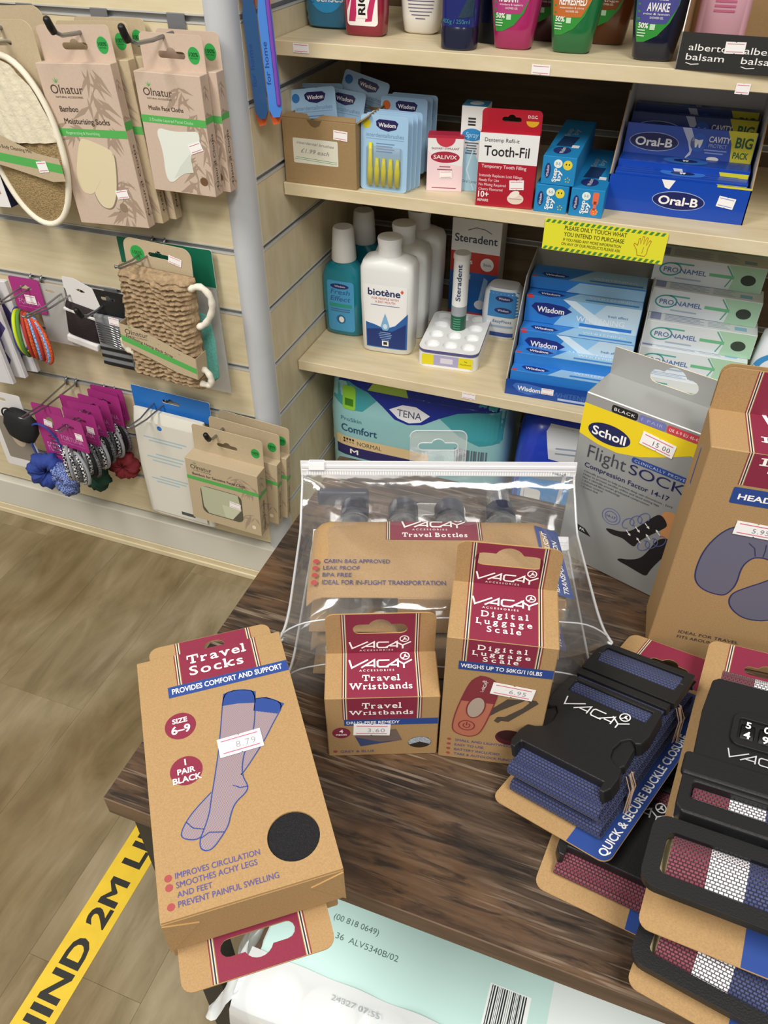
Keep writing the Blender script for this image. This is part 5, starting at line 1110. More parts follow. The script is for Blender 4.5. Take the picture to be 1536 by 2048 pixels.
# white pack with blue header
mat('header_blue', '#2a76c8', .5); mat('cotton_white', '#dcd9cd', .7, bump=.3, bscale=25)
b = thing('cotton_pack', 'long white cotton pack with a blue header strip', 'pack', (-.172, -.006, .142), (0, math.radians(2), 0))
MB().plate(rrect(-.080, .080, .235, .282, .003), .0012, 'header_blue', [euro_slot(0, .262, .036, .011)], T=frame((0, -.004, 0), (1, 0, 0), (0, 0, 1)), mside='card_white').build('header_card', b)
MB().loft([(0, .070, .004, 6), (.006, .074, .014, 5), (.12, .076, .017, 5), (.22, .074, .013, 5), (.245, .072, .004, 6)], 'cotton_white', 36, T=Matrix.Translation((0, -.018, 0))).build('bag', b, smooth=50)
P = Print(); P.rect(-.06, .06, .015, .23, 'cotton_white', .3)
for k, (z, w_) in enumerate(((.195, .09), (.188, .07), (.158, .06), (.150, .075), (.142, .06), (.105, .06), (.098, .075), (.091, .05))): P.rect(-.05+.01*(k % 3), -.05+.01*(k % 3)+w_, z, z+.003, '#a9c4cc', 1)
P.ell(-.012, .222, .005, .005, 'header_blue', 1); P.rect(.004, .034, .022, .030, '#4c5654', 1); P.build('bag_print', frame((0, -.0352, 0), (1, 0, 0), (0, 0, 1)), b)
def p_sponge(P, W_, H_):
    x0 = -W_/2; rnd = random.Random(4)
    for q in ((.7, .85, .04), (.85, .75, .04), (.85, .3, .04)): bamboo(P, x0+W_*q[0], H_*q[1], q[2]*.8, 10, rnd)
    P.mb.v = [(min(max(x, x0+.001), -x0-.001), min(max(y, .001), H_-.001), z) for x, y, z in P.mb.v]
    natur_logo(P, x0+.010, H_-.020, .042); P.text('Bamboo for Sensitive Facial Cloth', x0+.012, H_-.034, .0055, 'brown_ink', w=.105, bold=.03); P.rect(x0, -x0, H_-.046, H_-.038, 'natur_green', 2)
    P.poly(rrect(x0+.024, x0+.107, .020, .085, .012), '#5b584a', 3); P.poly([(x0+.026, .084), (x0+.100, .084), (x0+.105, .050), (x0+.085, .022), (x0+.036, .022), (x0+.027, .036)], '#b7bb9e', 4); P.poly([(x0+.066, .052), (x0+.104, .052), (x0+.085, .022), (x0+.070, .024)], '#c9cbae', 5); P.ell(x0+.128, .018, .004, .0045, '#e8ddc4', 3)
for i, (dx, dy, lb) in enumerate(((0, 0, 'beige box of facial cleansing cloth, front of the lowest hook'), (.016, .024, 'second facial cloth box, behind the front one on the lowest hook'), (.026, .042, 'third facial cloth box, against the corner post'))):
    b = natur_box('facial_cloth_box', lb, .142, .030 if i == 0 else .016, .140, .055, (-.040+dx, -.050+dy-(.0 if i == 0 else .0), .203+.004*i), (0, math.radians(2.5 if i == 0 else 4), math.radians(0)), 'natur_beige', p_sponge, group='facial cloth boxes on the lowest hook')
    if i == 0: sticker(b, frame((0, -.030, 0), (1, 0, 0), (0, 0, 1)), .022, .058, '', .022, .014, -.1)
# ================================================================ goods on the shelves
def wrap(P, secs, name, parent, T=None, off=.0004, maxlen=.008):
    """lay flat print (u across, v up) on the front of a lofted body"""
    bm = bmesh.new(); vl = [bm.verts.new(v) for v in P.mb.v]; bm.verts.ensure_lookup_table()
    for f, k in zip(P.mb.f, P.mb.m):
        try: bf = bm.faces.new([vl[i] for i in f]); bf.material_index = k
        except ValueError: pass
    bmesh.ops.triangulate(bm, faces=bm.faces[:])
    for _ in range(4):
        ee = [e for e in bm.edges if e.calc_length() > maxlen]
        if not ee: break
        bmesh.ops.subdivide_edges(bm, edges=ee, cuts=1); bmesh.ops.triangulate(bm, faces=[f for f in bm.faces if len(f.verts) > 3])
    def sec(z):
        if z <= secs[0][0]: return secs[0]
        for a_, b_ in zip(secs[:-1], secs[1:]):
            if a_[0] <= z <= b_[0] and b_[0] > a_[0]:
                k = (z-a_[0])/(b_[0]-a_[0]); return tuple(a_[i]+(b_[i]-a_[i])*k for i in range(4))
        return secs[-1]
    for v in bm.verts:
        q = sec(v.co.y); u = max(-.995, min(.995, v.co.x/q[1])); y = -q[2]*(1-abs(u)**q[3])**(1/q[3]); lz = v.co.z
        v.co = Vector((u*q[1], y-off-lz*1.5, v.co.y))
    me = bpy.data.meshes.new(name); bm.to_mesh(me); bm.free()
    for m in P.mb.mats: me.materials.append(m)
    o = bpy.data.objects.new(name, me); COL.objects.link(o); o.parent = parent
    if T is not None: o.matrix_local = T
    return o
def gloss(name, c, r=.2): return mat(name, c, r, spec=.6, coat=.3)
def bottle(name, label, loc, secs, m, cap, capm, paint=None, rz=0, group=None, smooth=50, cat='bottle'):
    b = thing(name, label, cat, loc, (0, 0, rz), group)
    MB().loft(secs, m, 40).build('body', b, smooth=smooth)
    if cap: MB().loft(cap, capm, 28).build('cap', b, smooth=40)
    if paint: P = Print(); paint(P); wrap(P, secs, 'label_print', b)
    return b
# ---- shelf 1
gloss('pet_blue', '#2a6f92'); gloss('pet_red', '#8e2338'); gloss('hdpe_white', '#e4e0d6', .35); gloss('tube_navy', '#19216a'); gloss('cap_navy', '#141832'); gloss('pet_pink', '#a52462'); gloss('pet_green', '#1d6b3c'); gloss('pet_navy', '#141a30'); gloss('pet_teal', '#123c3c'); gloss('pet_maroon', '#4c1626'); gloss('pet_amber', '#6a3a1a')
z = SH1+.0003
def p_senses(P):
    P.poly(ell(0, .066, .034, .046, 28), '#2f95d0', 1); P.text('senses', -.014, .034, .011, 'white_ink', w=.040, shear=.15, bold=.02); P.text('ORIGINAL', -.018, .032, .006, '#1d5a98', rot=PI/2, w=.03)
bottle('shower_gel_bottle', 'transparent blue bottle by the slatted side panel', (.078, .232, z), [(0, .030, .020, 3), (.003, .036, .026, 2.8), (.012, .0385, .0275, 2.8), (.016, .0375, .0268, 2.8), (.022, .0395, .028, 2.8), (.09, .041, .029, 2.8), (.15, .037, .026, 2.6), (.175, .018, .016, 2)], 'pet_blue', [(.174, .017, .016, 2), (.205, .016, .015, 2), (.207, .012, .012, 2)], 'white_plastic', p_senses)
def p_rg(P):
    P.poly(rrect(-.0225, .0225, .013, .13, .005), 'white_ink', 1); P.poly([(-.020, .018), (-.010, .018), (-.004, .050), (-.014, .050)], '#c02a60', 2); P.poly([(.004, .018), (.014, .019), (.022, .055), (.018, .065)], '#c02a60', 2)
    P.poly([(-.022, .03), (-.014, .05), (-.014, .12), (-.022, .10)], '#c02a60', 2); P.rect(-.008, .008, .022, .12, 'white_ink', 3); P.text('RIGHT', .005, .026, .0105, '#161616', rot=PI/2, w=.050, bold=.06, l=4)
    for a_ in range(5): P.ell(.016+.005*math.cos(a_*1.257), .057+.005*math.sin(a_*1.257), .004, .003, '#f2c0d0', 4, rot=a_*1.257)
    P.ell(-.016, .063, .004, .005, '#d8cf9a', 4)
bottle('shower_gel_bottle', 'red see-through bottle with a white and pink floral label', (.1465, .187, z), [(0, .025, .013, 4), (.003, .0285, .016, 4), (.03, .030, .018, 4), (.12, .031, .019, 4), (.145, .026, .016, 3), (.158, .014, .012, 2)], 'pet_red', [(.158, .013, .012, 2), (.19, .012, .011, 2)], '#b81d3c', p_rg)
bottle('mouthwash_bottle', 'dark teal bottle at the back of the top shelf', (.200, .330, z), [(0, .026, .020, 3), (.004, .030, .024, 3), (.12, .030, .024, 3), (.15, .016, .014, 2)], 'pet_teal', [(.15, .014, .014, 2), (.18, .013, .013, 2)], 'cap_navy', lambda P: P.text('500ml', -.012, .03, .006, '#8fb0ac'))
def p_white(P):
    for k, w_ in enumerate((.038, .036, .036, .032, .026, .014)): P.rect(-w_/2+.003, w_/2+.003, .040-.0042*k, .0410-.0042*k, '#5e5880', 1)
    P.text('VITAMINS & MILK', .002, .0445, .003, '#5e5880', w=.03, al='c'); P.line(ell(-.016, .052, .0035, .0045, 14), .0005, '#8a7a50', 2, closed=True); P.ell(-.013, .049, .0016, .0016, '#7a6a2a', 2)
bottle('conditioner_bottle', 'plain white bottle tapering to its base', (.2145, .228, z), [(0, .020, .012, 3), (.003, .0245, .016, 3), (.02, .0275, .018, 3), (.055, .031, .020, 3), (.12, .031, .020, 3), (.15, .016, .012, 2)], 'hdpe_white', [(.15, .015, .012, 2), (.18, .014, .011, 2)], 'hdpe_white', p_white)
def p_nav(P):
    P.text('Invigorating', -.0195, .048, .0075, '#a9b7e4', w=.040); P.text('BODY WASH', -.017, .041, .0035, '#a9b7e4', w=.032); P.rect(-.014, .012, .036, .0366, '#6d83c8', 2); P.rect(-.013, .008, .033, .0336, '#6d83c8', 2)
    P.poly([(.002, .010), (.020, .012), (.022, .040), (.012, .030)], '#22384a', 1); P.text('400g / 250ml', -.019, .004, .005, '#3f8a9c', w=.036); P.ell(-.021, .045, .003, .006, '#b98a6a', 2)
bottle('shower_tube', 'navy blue body wash tube standing on its dark cap', (.294, .142, z+.026), [(0, .0235, .0195, 2.6), (.03, .0240, .0198, 2.6), (.09, .0245, .0150, 2.8), (.15, .0255, .0030, 3.2), (.152, .0255, .0012, 4)], 'tube_navy', [(-.026, .022, .019, 2.6), (-.0245, .0237, .0205, 2.6), (-.004, .0240, .0205, 2.6), (.0, .0232, .0192, 2.6)], 'cap_navy', p_nav, cat='tube')
bottle('shower_tube', 'black tube half hidden behind the navy body wash tube', (.326, .200, z+.024), [(0, .0235, .0195, 2.6), (.06, .024, .017, 2.6), (.14, .0255, .003, 3.2)], 'cap_navy', [(-.024, .0232, .0195, 2.6), (0, .0232, .0192, 2.6)], 'black_plastic', None, cat='tube')
def feel(name, label, loc, m, lab, word, sub, rz=0, mirror=1):
    secs = [(0, .021, .013, 3.4), (.003, .0245, .0165, 3.2), (.03, .0285, .019, 3), (.065, .034, .021, 2.8), (.11, .036, .022, 2.8), (.15, .030, .019, 2.6), (.172, .014, .012, 2)]
    def pt(P):
        P.poly([(-.021, .020), (-.012, .021), (.002, .028), (.014, .042), (.021, .060), (.024, .085), (.022, .13), (-.030, .13), (-.029, .07), (-.026, .04)], '#2f8f36', 1)
        P.poly([(-.0255, .041), (-.012, .040), (.010, .041), (.020, .058), (.024, .085), (.022, .12), (-.029, .12), (-.0285, .07)], lab, 2)
        P.ell(.002, .098, .021, .020, '#125a38', 3); P.text('THERAPY', -.006, .080, .0045, 'white_ink', w=.020, l=4, bold=.03)
        P.text('FEEL', -.006, .065, .0062, 'white_ink', w=.014, bold=.03, l=4); P.text(word, -.019+(.004 if len(word) < 6 else 0), .0535, .0088, 'white_ink', w=.034 if len(word) > 7 else .026, bold=.05, l=4)
        P.text(sub, -.018, .0495, .0024, 'white_ink', w=.030, l=4); P.text('SHOWER GEL', -.010, .0455, .0024, 'white_ink', w=.016, l=4)
        P.text('50%', -.022, .0355, .0056, 'white_ink', w=.012, bold=.05, l=4); P.rect(-.008, -.002, .034, .040, '#bfe0bf', 4); 
        for k in range(3): P.rect(-.022, -.013+.001*(k % 2), .0325-.003*k, .0337-.003*k, '#cfe8cf', 4)
    return bottle(name, label, loc, secs, m, [(.172, .013, .012, 2), (.20, .012, .011, 2)], m, pt, rz)
feel('shower_gel_bottle', 'pink shower gel bottle with a green lower label', (.361, .167, z), 'pet_pink', '#b03a78', 'RADIANT', 'strawberry & raspberry')
feel('shower_gel_bottle', 'green shower gel bottle with an orange label', (.437, .168, z), 'pet_green', '#c06a2c', 'REFRESHED', 'watermelon & citrus')
feel('shower_gel_bottle', 'dark navy shower gel bottle with a violet label', (.540, .156, z), 'pet_navy', '#4a4a90', 'AWAKE', 'mint & lemon')
feel('shower_gel_bottle', 'maroon shower gel bottle behind the pink and green ones', (.390, .236, z), 'pet_maroon', '#5a2434', 'CALM', 'plum')
feel('shower_gel_bottle', 'amber shower gel bottle behind the green one', (.470, .240, z), 'pet_amber', '#8a4a1c', 'HAPPY', 'orange')
# open black tray box with pink bottle
mat('box_black', '#2b2a28', .5); mat('carton_brown', '#a98a60', .7, noise=.04, nscale=300)
b = thing('display_tray', 'black cardboard tray lettered in white on the top shelf', 'box', (.5715, .1085, z), (0, 0, math.radians(-3)))
mb = MB(); mb.box(0, .20, 0, .0015, 0, .0385, 'box_black'); mb.build('front_panel', b)
MB().plate([(0, 0), (.21, 0), (.21, .14), (.06, .14), (.02, .09), (.002, .040), (0, .0385)], .0012, 'carton_brown', T=frame((0, .0, 0), (0, 1, 0), (0, 0, 1)), mside='card_white').build('side_panel', b)
MB().plate([(0, 0), (.21, 0), (.21, .14), (.06, .14), (.02, .09), (.002, .040), (0, .0385)], .0012, 'carton_brown', T=frame((.1988, .0, 0), (0, 1, 0), (0, 0, 1)), mside='card_white').build('side_panel', b)
MB().box(0, .20, .2088, .21, 0, .14, 'carton_brown').build('back_panel', b); MB().box(.0013, .1987, .0016, .2085, 0, .001, 'carton_brown').build('base_panel', b)
P = Print()
for x in (.010, .072, .134):
    P.text('alberto', x+.001, .0205, .0072, 'white_ink', w=.044, l=2); P.text('balsam', x, .0105, .0072, 'white_ink', w=.043, l=2); P.line([(x+.001, .0075), (x+.007, .0060), (x+.016, .0070)], .0008, 'white_ink', 2)
P.build('front_print', FRONT, b); sticker(b, FRONT, .062, .026, '', .022, .012, .03)
mat('pink_cond', '#d9a7b4', .4, spec=.5)
def p_cond(P):
    P.text('CONDITIONER', 0, .088, .004, '#b8506a', w=.026, al='c'); P.rect(-.014, .010, .074, .084, '#c83a58', 2); P.text('VITAMIN B5', -.002, .0765, .004, 'white_ink', w=.018, al='c'); P.ell(.012, .079, .006, .004, '#d8b060', 3, rot=.4)
    for k in range(4): P.rect(-.012, .012, .066-.005*k, .0685-.005*k, '#b8607a', 1)
bottle('conditioner_bottle', 'pale pink conditioner bottle inside the black tray', (.612, .185, z+.0012), [(0, .026, .018, 3), (.003, .030, .021, 3), (.10, .030, .021, 3), (.16, .028, .020, 3), (.19, .014, .012, 2)], 'pink_cond', [(.19, .014, .013, 2), (.22, .013, .012, 2)], 'white_plastic', p_cond)
# toothbrush-like long blue packs at the post
film_mat('pack_blue', '#3f7fd0', .75, .3, .12); mat('brush_orange', '#e0622c', .5); mat('brush_violet', '#7a4ab0', .4); mat('pack_blue_dark', '#27507e', .25, coat=.4); mat('pack_blue_light', '#4a86d8', .25, coat=.4)
for i, (x, y, m, lb) in enumerate(((.0465, .040, 'pack_blue_dark', 'long dark blue bath brush pack hanging by the post, further in'), (.0665, .043, 'pack_blue_light', 'long bright blue and violet bath brush pack hanging in front'))):
    b = thing('brush_pack', lb, 'pack', (x+.002, y, .882+.003*i), (0, math.radians(-2), math.radians(24)), 'long brush packs hanging by the post')
    o_ = [(x*.62, y*.8) for x, y in [(-.014, .012), (-.007, .0), (.007, .0), (.014, .012), (.0145, .15), (.011, .168), (.013, .180), (.018, .22), (.020, .30), (.018, .36), (-.018, .36), (-.020, .30), (-.018, .22), (-.013, .180), (-.011, .168), (-.0145, .15)]]
    MB().plate(o_, .010, m, T=frame((0, 0, 0), (1, 0, 0), (0, 0, 1))).build('blister', b)
    MB().plate([(-.0085, .01), (-.009, .0), (-.006, -.012), (.003, -.010), (.008, .006), (.0085, .28), (-.0085, .28)], .0012, 'brush_orange' , T=frame((0, .0014, 0), (1, 0, 0), (0, 0, 1))).build('backing_card', b)
    if i: MB().bevbox(.0025, .0080, -.0125, -.010, .014, .27, 'brush_violet', .002, 2).build('brush_handle', b)
    P = Print(); P.text('for home', -.002, .04, .006, '#20448c', rot=PI/2, w=.05); P.build('lettering', frame((0, -.0101, 0), (1, 0, 0), (0, 0, 1)), b); P = Print()
    for k in range(7): P.rect(-.0075, -.001-.001*(k % 3), .19-.005*k, .192-.005*k, '#2a3c70', 1)
    P.build('pack_print', frame((0, -.0101, 0), (1, 0, 0), (0, 0, 1)), b)
    if i: sticker(b, frame((0, -.0101, 0), (1, 0, 0), (0, 0, 1)), -.002, .215, '', .0115, .018, 0)
# price labels on shelf edges
for i, (x, zz, lb) in enumerate(((.080, .9555, 'price label on the shelf edge near the slatted side panel'), (.4115, .9515, 'price label on the shelf edge below the green gel bottle'), (.653, .9475, 'torn price label on the shelf edge below the black tray'), (.3525, .4585, 'price label on the mouthwash shelf edge'))):
    o = sticker(None, frame((0, .1088, 0), (1, 0, 0), (0, 0, 1)), x, zz, '', .0235 if i != 2 else .016, .0115, 0, name='shelf_label'); tag(o, lb, 'label')
# ---- shelf 2
z = SH2+.0003
b = thing('brown_carton', 'open brown carton with a handwritten price card, full of brush packs', 'carton', (.0395, .1125, z)); mat('carton_mid', '#9c8058', .75, noise=.05, nscale=250)
CW, CD, CH = .1165, .100, .091
for nm, (x0, x1, y0, y1, z0, z1) in (('front_panel', (0, CW, 0, .002, 0, CH)), ('back_panel', (0, CW, CD-.002, CD, 0, CH)), ('side_panel', (0, .002, .002, CD-.002, 0, CH)), ('side_panel', (CW-.002, CW, .002, CD-.002, 0, CH)), ('base_panel', (.002, CW-.002, .002, CD-.002, 0, .002))): MB().bevbox(x0, x1, y0, y1, z0, z1, 'carton_mid', .0004).build(nm, b)
MB().plate([(0, 0), (CW, 0), (CW-.004, .012), (.062, .012), (.052, .0), (.046, .0), (.036, .012), (.004, .012)], .0018, 'carton_mid', T=frame((0, .001, CH), (1, 0, 0), (0, .9, .25))).build('front_flap', b)
MB().plate([(0, 0), (.086, 0), (.084, .020), (.004, .022)], .0018, 'carton_mid', T=frame((CW-.001, .006, CH), (0, 1, 0), (.75, 0, .5))).build('side_flap', b)
P = Print(); P.poly([(.040, CH), (.047, CH-.008), (.053, CH-.010), (.060, CH-.007), (.064, CH)], '#6f5a3a', 1); P.poly(rrect(.016, .088, .030, .065, .002), '#dedac8', 1); P.line([(.020, .0385), (.086, .0355)], .0006, '#3f9a5a', 2); P.line([(.018, .036), (.086, .033)], .0005, '#3f9a5a', 2)
P.text('interdental brushes', .022, .0575, .0042, '#8d8b86', w=.060, shear=.3, rot=-.04); P.text('£1.99 each', .028, .0455, .0062, '#8d8b86', w=.046, shear=.3, rot=-.04); P.build('card_print', FRONT, b); sticker(b, FRONT, .093, .074, '', .022, .013, -.06)
mat('pack_sky', '#9fc4e2', .35, coat=.4); mat('pack_navy_logo', '#221c52', .4)
def brush_pack(label, loc, rot, dot, bristle, group=None):
    b = thing('interdental_pack', label, 'pack', loc, rot, group); W2, H2 = .072, .102
    MB().plate(rrect(-W2/2, W2/2, 0, H2, .005), .0012, 'pack_sky', T=frame((0, 0, 0), (1, 0, 0), (0, 0, 1)), mside='card_white').build('card', b)
    MB().bevbox(-.026, .028, -.007, -.0013, .006, .062, 'pack_film', .003, 2).build('blister', b)
    P = Print(); P.ell(-.027, .090, .0062, .0062, dot, 1); P.poly([(-.013, .094), (-.008, .097), (.016, .0965), (.021, .093), (.018, .085), (.006, .0815), (-.006, .084), (-.012, .088)], 'pack_navy_logo', 1); P.text('Wisdom', .004, .0872, .0056, 'white_ink', w=.026, al='c', bold=.03, l=2)
    P.text('interdentalbrushes', -.028, .0735, .0056, '#7c9ab8', w=.058); P.rect(-.028, .030, .0705, .0712, '#7c9ab8', 1)
    for k in range(4): P.rect(-.012, .016-.003*(k % 2), .064-.0035*k, .0655-.0035*k, '#6d8bb0', 1)
    P.build('card_print', frame((0, -.0012, 0), (1, 0, 0), (0, 0, 1)), b)
    for k in range(5):
        x = -.020+.0105*k; MB().loft([(.008, .0038, .0020, 2), (.030, .0044, .0022, 2), (.0335, .0036, .0020, 2), (.046+(.020 if k == 0 else 0), .0026, .0016, 2)], bristle, 10, T=Matrix.Translation((x, -.0042, 0))).build('brush', b, smooth=True)
    return b
film_mat('pack_film', '#eef6fa', .04, .2, .1); mat('bristle_yellow', '#e0d400', .4); mat('bristle_orange', '#a8502c', .4); mat('bristle_blue', '#2f6cb0', .4)
for i in range(4): brush_pack(('front yellow interdental brush pack leaning by the carton', 'second yellow interdental brush pack in its stack', 'third yellow interdental brush pack in its stack', 'rearmost yellow interdental brush pack in its stack')[i], (.194+.0035*i, .124+.0105*i, z), (math.radians(-4), 0, 0), '#d8c81c', 'bristle_yellow', 'yellow interdental brush packs')
for i in range(3): brush_pack(('front orange interdental brush pack, behind the yellow stack', 'second orange interdental brush pack', 'rearmost orange interdental brush pack')[i], (.203+.004*i, .182+.012*i, z+.012), (math.radians(-4), 0, 0), '#c8622c', 'bristle_orange', 'orange interdental brush packs')
for i, (x, y, zz, rx, ry, lb) in enumerate(((.082, .145, .022, -12, -8, 'tilted blue interdental pack at the front of the carton'), (.098, .165, .018, -14, 6, 'blue interdental pack just behind the tilted one in the carton'), (.070, .180, .020, -14, -3, 'blue interdental pack by the carton side panel'), (.112, .195, .034, -14, 14, 'dark blue interdental pack leaning at the back of the carton'))):
    brush_pack(lb, (x, y, z+zz), (math.radians(rx), math.radians(ry), math.radians(4)), '#2f74b8', 'bristle_blue', 'interdental packs in the brown carton')
def simple_box(name, label, loc, W_, D_, H_, m, rz=0, prints=(), group=None, rx=0, cat='box'):
    b = thing(name, label, cat, loc, (rx, 0, rz), group); MB().bevbox(0, W_, 0, D_, 0, H_, m, .0005).build('body', b)
    for face, fn in prints:
        P = Print(); fn(P); P.build(face+'_print', {'front': FRONT, 'top': TOPF(H_), 'right': RIGHT(W_), 'left': LEFT(D_)}[face], b)
    return b
def p_sal(P):
    P.poly([(0, .072), (0, .058), (.02, .040), (.052, .036), (.052, .0), (0, 0)], '#eed4d8', 1); P.poly(ell(.026, .074, .014, .012, 20, a0=PI, a1=2*PI), '#c8364c', 2); P.rect(0, .052, .0735, .0775, '#b02840', 1)
    P.text('SALIVARY STIMULANT', .026, .0585, .003, '#7a2c3c', w=.040, al='c'); P.ell(.026, .048, .021, .0078, '#a82640', 2); P.text('SALIVIX', .026, .0455, .0055, 'white_ink', w=.034, al='c', bold=.02)
    for k, w_ in enumerate((.016, .022, .014)): P.rect(.026-w_/2, .026+w_/2, .034-.004*k, .0355-.004*k, '#9a5060', 2)
    P.rect(.008, .044, .004, .0052, '#9a5060', 2)
b = simple_box('pastille_box', 'small white and red box of pastilles by the interdental packs', (.2535, .148, z), .052, .022, .0775, 'card_white', math.radians(12), [('front', p_sal), ('top', lambda P: P.rect(0, .052, 0, .022, '#a82640', 1)), ('left', lambda P: P.rect(0, .022, .068, .0775, '#c8364c', 1))])
sticker(b, FRONT, .028, .024, '', .018, .011, .05)
def p_spray(P):
    P.poly([(0, 0), (.034, 0), (.034, .03), (.022, .055), (0, .062)], '#a9d0e4', 1); P.line([(.024, .002), (.012, .03), (.020, .058)], .0016, '#d4e8f2', 2); P.ell(.017, .078, .0145, .0085, '#2f88c4', 1); P.text('Spray', .017, .0745, .0075, '#b8dcf0', w=.019, al='c', shear=.2, l=2)
    for k, w_ in enumerate((.02, .014, .016, .013, .017)): P.rect(.017-w_/2, .017+w_/2, .066-.0035*k, .068-.0035*k, '#60788c', 1)
    for k in range(3): P.rect(.010, .021, .098-.004*k, .1005-.004*k, '#303438', 1)
    P.text('Oral Spray', .017, .012, .004, '#4a6c84', w=.022, al='c', l=2)
simple_box('throat_spray_box', 'slim white and blue oral spray box', (.2965, .166, z), .036, .034, .1155, 'card_white', math.radians(3), [('front', p_spray), ('top', lambda P: (P.rect(0, .036, 0, .034, '#3a86b8', 1), P.ell(.018, .017, .010, .010, '#d8ecf4', 2))), ('right', lambda P: (P.rect(0, .034, 0, .05, '#a9d0e4', 1), P.ell(.017, .09, .010, .008, '#2f88c4', 1)))])
mat('tooth_red', '#b01c30', .35, coat=.3)
b = simple_box('tooth_filling_box', 'red and white temporary tooth filling box with hang tab', (.3385, .1125, z), .0805, .024, .0985, 'tooth_red', math.radians(6))
MB().plate(rrect(0, .0805, -.001, .028, .006, corners=(0, 0, 1, 1)), .0008, 'tooth_red', [euro_slot(.040, .015, .026, .010)], T=frame((0, .012, .0985), (1, 0, 0), (0, -.15, 1))).build('hang_tab', b)
P = Print(); P.rect(0, .0805, .059, .0975, 'card_white', 1); P.text('Dentemp Refil-it', .007, .0865, .0052, '#333338', w=.047); P.text('Tooth-Fil', .007, .0685, .0135, '#1c1c20', w=.062, bold=.02, res=4); P.text('Temporary Tooth Filling', .005, .0525, .0046, '#f0d8da', w=.062, bold=.02)
for k, (t, w_) in enumerate((('Instantly Replaces Lost Fillings', .060), ('Ready For Use', .028), ('No Mixing Required', .038), ('Cherry Flavoured', .034))): P.text(t, .003, .0405-.0062*k, .0038, '#eecdd0', w=w_, bold=.02)
P.text('10+', .003, .0125, .0085, 'white_ink', w=.015, bold=.04); P.text('REPAIRS', .003, .0065, .0036, 'white_ink', w=.015, bold=.02); P.ell(.056, .013, .0115, .0075, '#e6d2c2', 1); P.ell(.054, .019, .0075, .0045, '#f2e6da', 2, rot=.5); P.line([(.047, .013), (.065, .013)], .0007, '#b89a8a', 3)
P.build('front_print', FRONT, b); P = Print(); P.poly(ell(.068, .014, .0085, .0075, 18, a0=PI, a1=2*PI), '#dcae24', 1); P.text('D.O.C.', .068, .018, .004, 'white_ink', w=.013, al='c', bold=.03); P.build('tab_print', frame((0, .0112, .0985), (1, 0, 0), (0, -.15, 1)), b); sticker(b, FRONT, .056, .032, '', .020, .013, .08)
mat('step_blue', '#1f86c0', .4)
def p_step(face):
    def f(P):
        if face == 'front':
            P.ell(.008, .018, .0042, .010, '#22306e', 1); P.text('Wisdom', .0095, .010, .0036, 'white_ink', rot=PI/2, w=.015, l=2); P.ell(.021, .028, .0058, .0055, '#e6efe8', 1); P.text('3-5', .021, .0265, .0036, '#2a5a80', al='c', l=2)
            P.text('Step', .0205, .004, .0058, 'white_ink', rot=PI/2, w=.018, bold=.05); P.text('by', .0265, .006, .0058, 'white_ink', rot=PI/2, w=.014, bold=.05)
            for k in range(5): P.poly([(.036+.0036*math.cos(1.2566*k+.3*j)*(1 if j % 2 == 0 else .45), .008+.0036*math.sin(1.2566*k+.3*j)*(1 if j % 2 == 0 else .45)) for j in range(3)], '#e6d23a', 2)
        else:
            P.poly([(.008, .05), (.030, .05), (.034, .10), (.012, .10)], '#17345c', 1); P.ell(.020, .030, .012, .017, '#22306e', 1); P.text('Wisdom', .0235, .016, .006, 'white_ink', rot=PI/2, w=.028, l=2); P.rect(.030, .040, .045, .058, '#e2e2e4', 2); P.text('Step', .019, .10, .008, '#88a6b8', rot=PI/2, w=.040, bold=.05, l=2); P.text('by', .029, .11, .008, '#88a6b8', rot=PI/2, w=.030, bold=.05, l=2)
    return f
for (x, y, zz, dd, lb, ani) in ((.4215, .1185, 0, .19, 'turquoise toothpaste box with yellow face, bottom of a pair', '#e6d23a'), (.4265, .1195, .0375, .19, 'turquoise toothpaste box with yellow face, on top of the pair', '#e6d23a'), (.4705, .1185, 0, .19, 'turquoise toothpaste box with an orange animal, on its own', '#e8704a')):
    b = simple_box('toddler_toothpaste_box', lb, (x, y, z+zz), .0455, dd, .037, 'step_blue', math.radians(1), [('front', p_step('front')), ('top', p_step('top'))], 'turquoise toddler toothpaste boxes')
    P = Print()
    if ani == '#e6d23a': P.ell(.034, .027, .0062, .0062, ani, 1); P.ell(.032, .028, .0009, .0012, '#3a3010', 2); P.ell(.036, .028, .0009, .0012, '#3a3010', 2)
    else: P.rect(.030, .038, .018, .034, ani, 1, r=.002); P.ell(.034, .008, .005, .005, ani, 1); P.rect(.032, .036, .010, .022, ani, 1)
    P.build('cartoon_print', FRONT, b)
# blue toothpaste counter display
mat('oral_blue', '#1046ae', .35, coat=.2); mat('oral_deep', '#12307a', .35, coat=.2)
b = thing('toothpaste_display', 'open white and blue cardboard counter display of big pack toothpaste', 'display', (.5135, .1605, z), (0, 0, 0))
DW = .186
MB().box(0, DW, 0, .0015, 0, .048, 'oral_blue').build('front_panel', b)
for x in (0, DW-.0015): MB().plate([(0, 0), (.21, 0), (.21, .165), (.15, .165), (.115, .14), (.10, .13), (.085, .135), (.07, .115), (.0, .048)], .0015, 'card_white', T=frame((x, 0, 0), (0, 1, 0), (0, 0, 1)), mside='carton_brown').build('side_panel', b)
MB().plate([(0, 0), (DW, 0), (DW, .165), (DW*.66, .165), (DW*.6, .148), (DW*.4, .148), (DW*.34, .165), (0, .165)], .0015, 'card_white', T=frame((0, .2085, 0), (1, 0, 0), (0, 0, 1))).build('back_panel', b); MB().box(.0016, DW-.0016, .0016, .208, 0, .0012, 'card_white').build('base_panel', b)
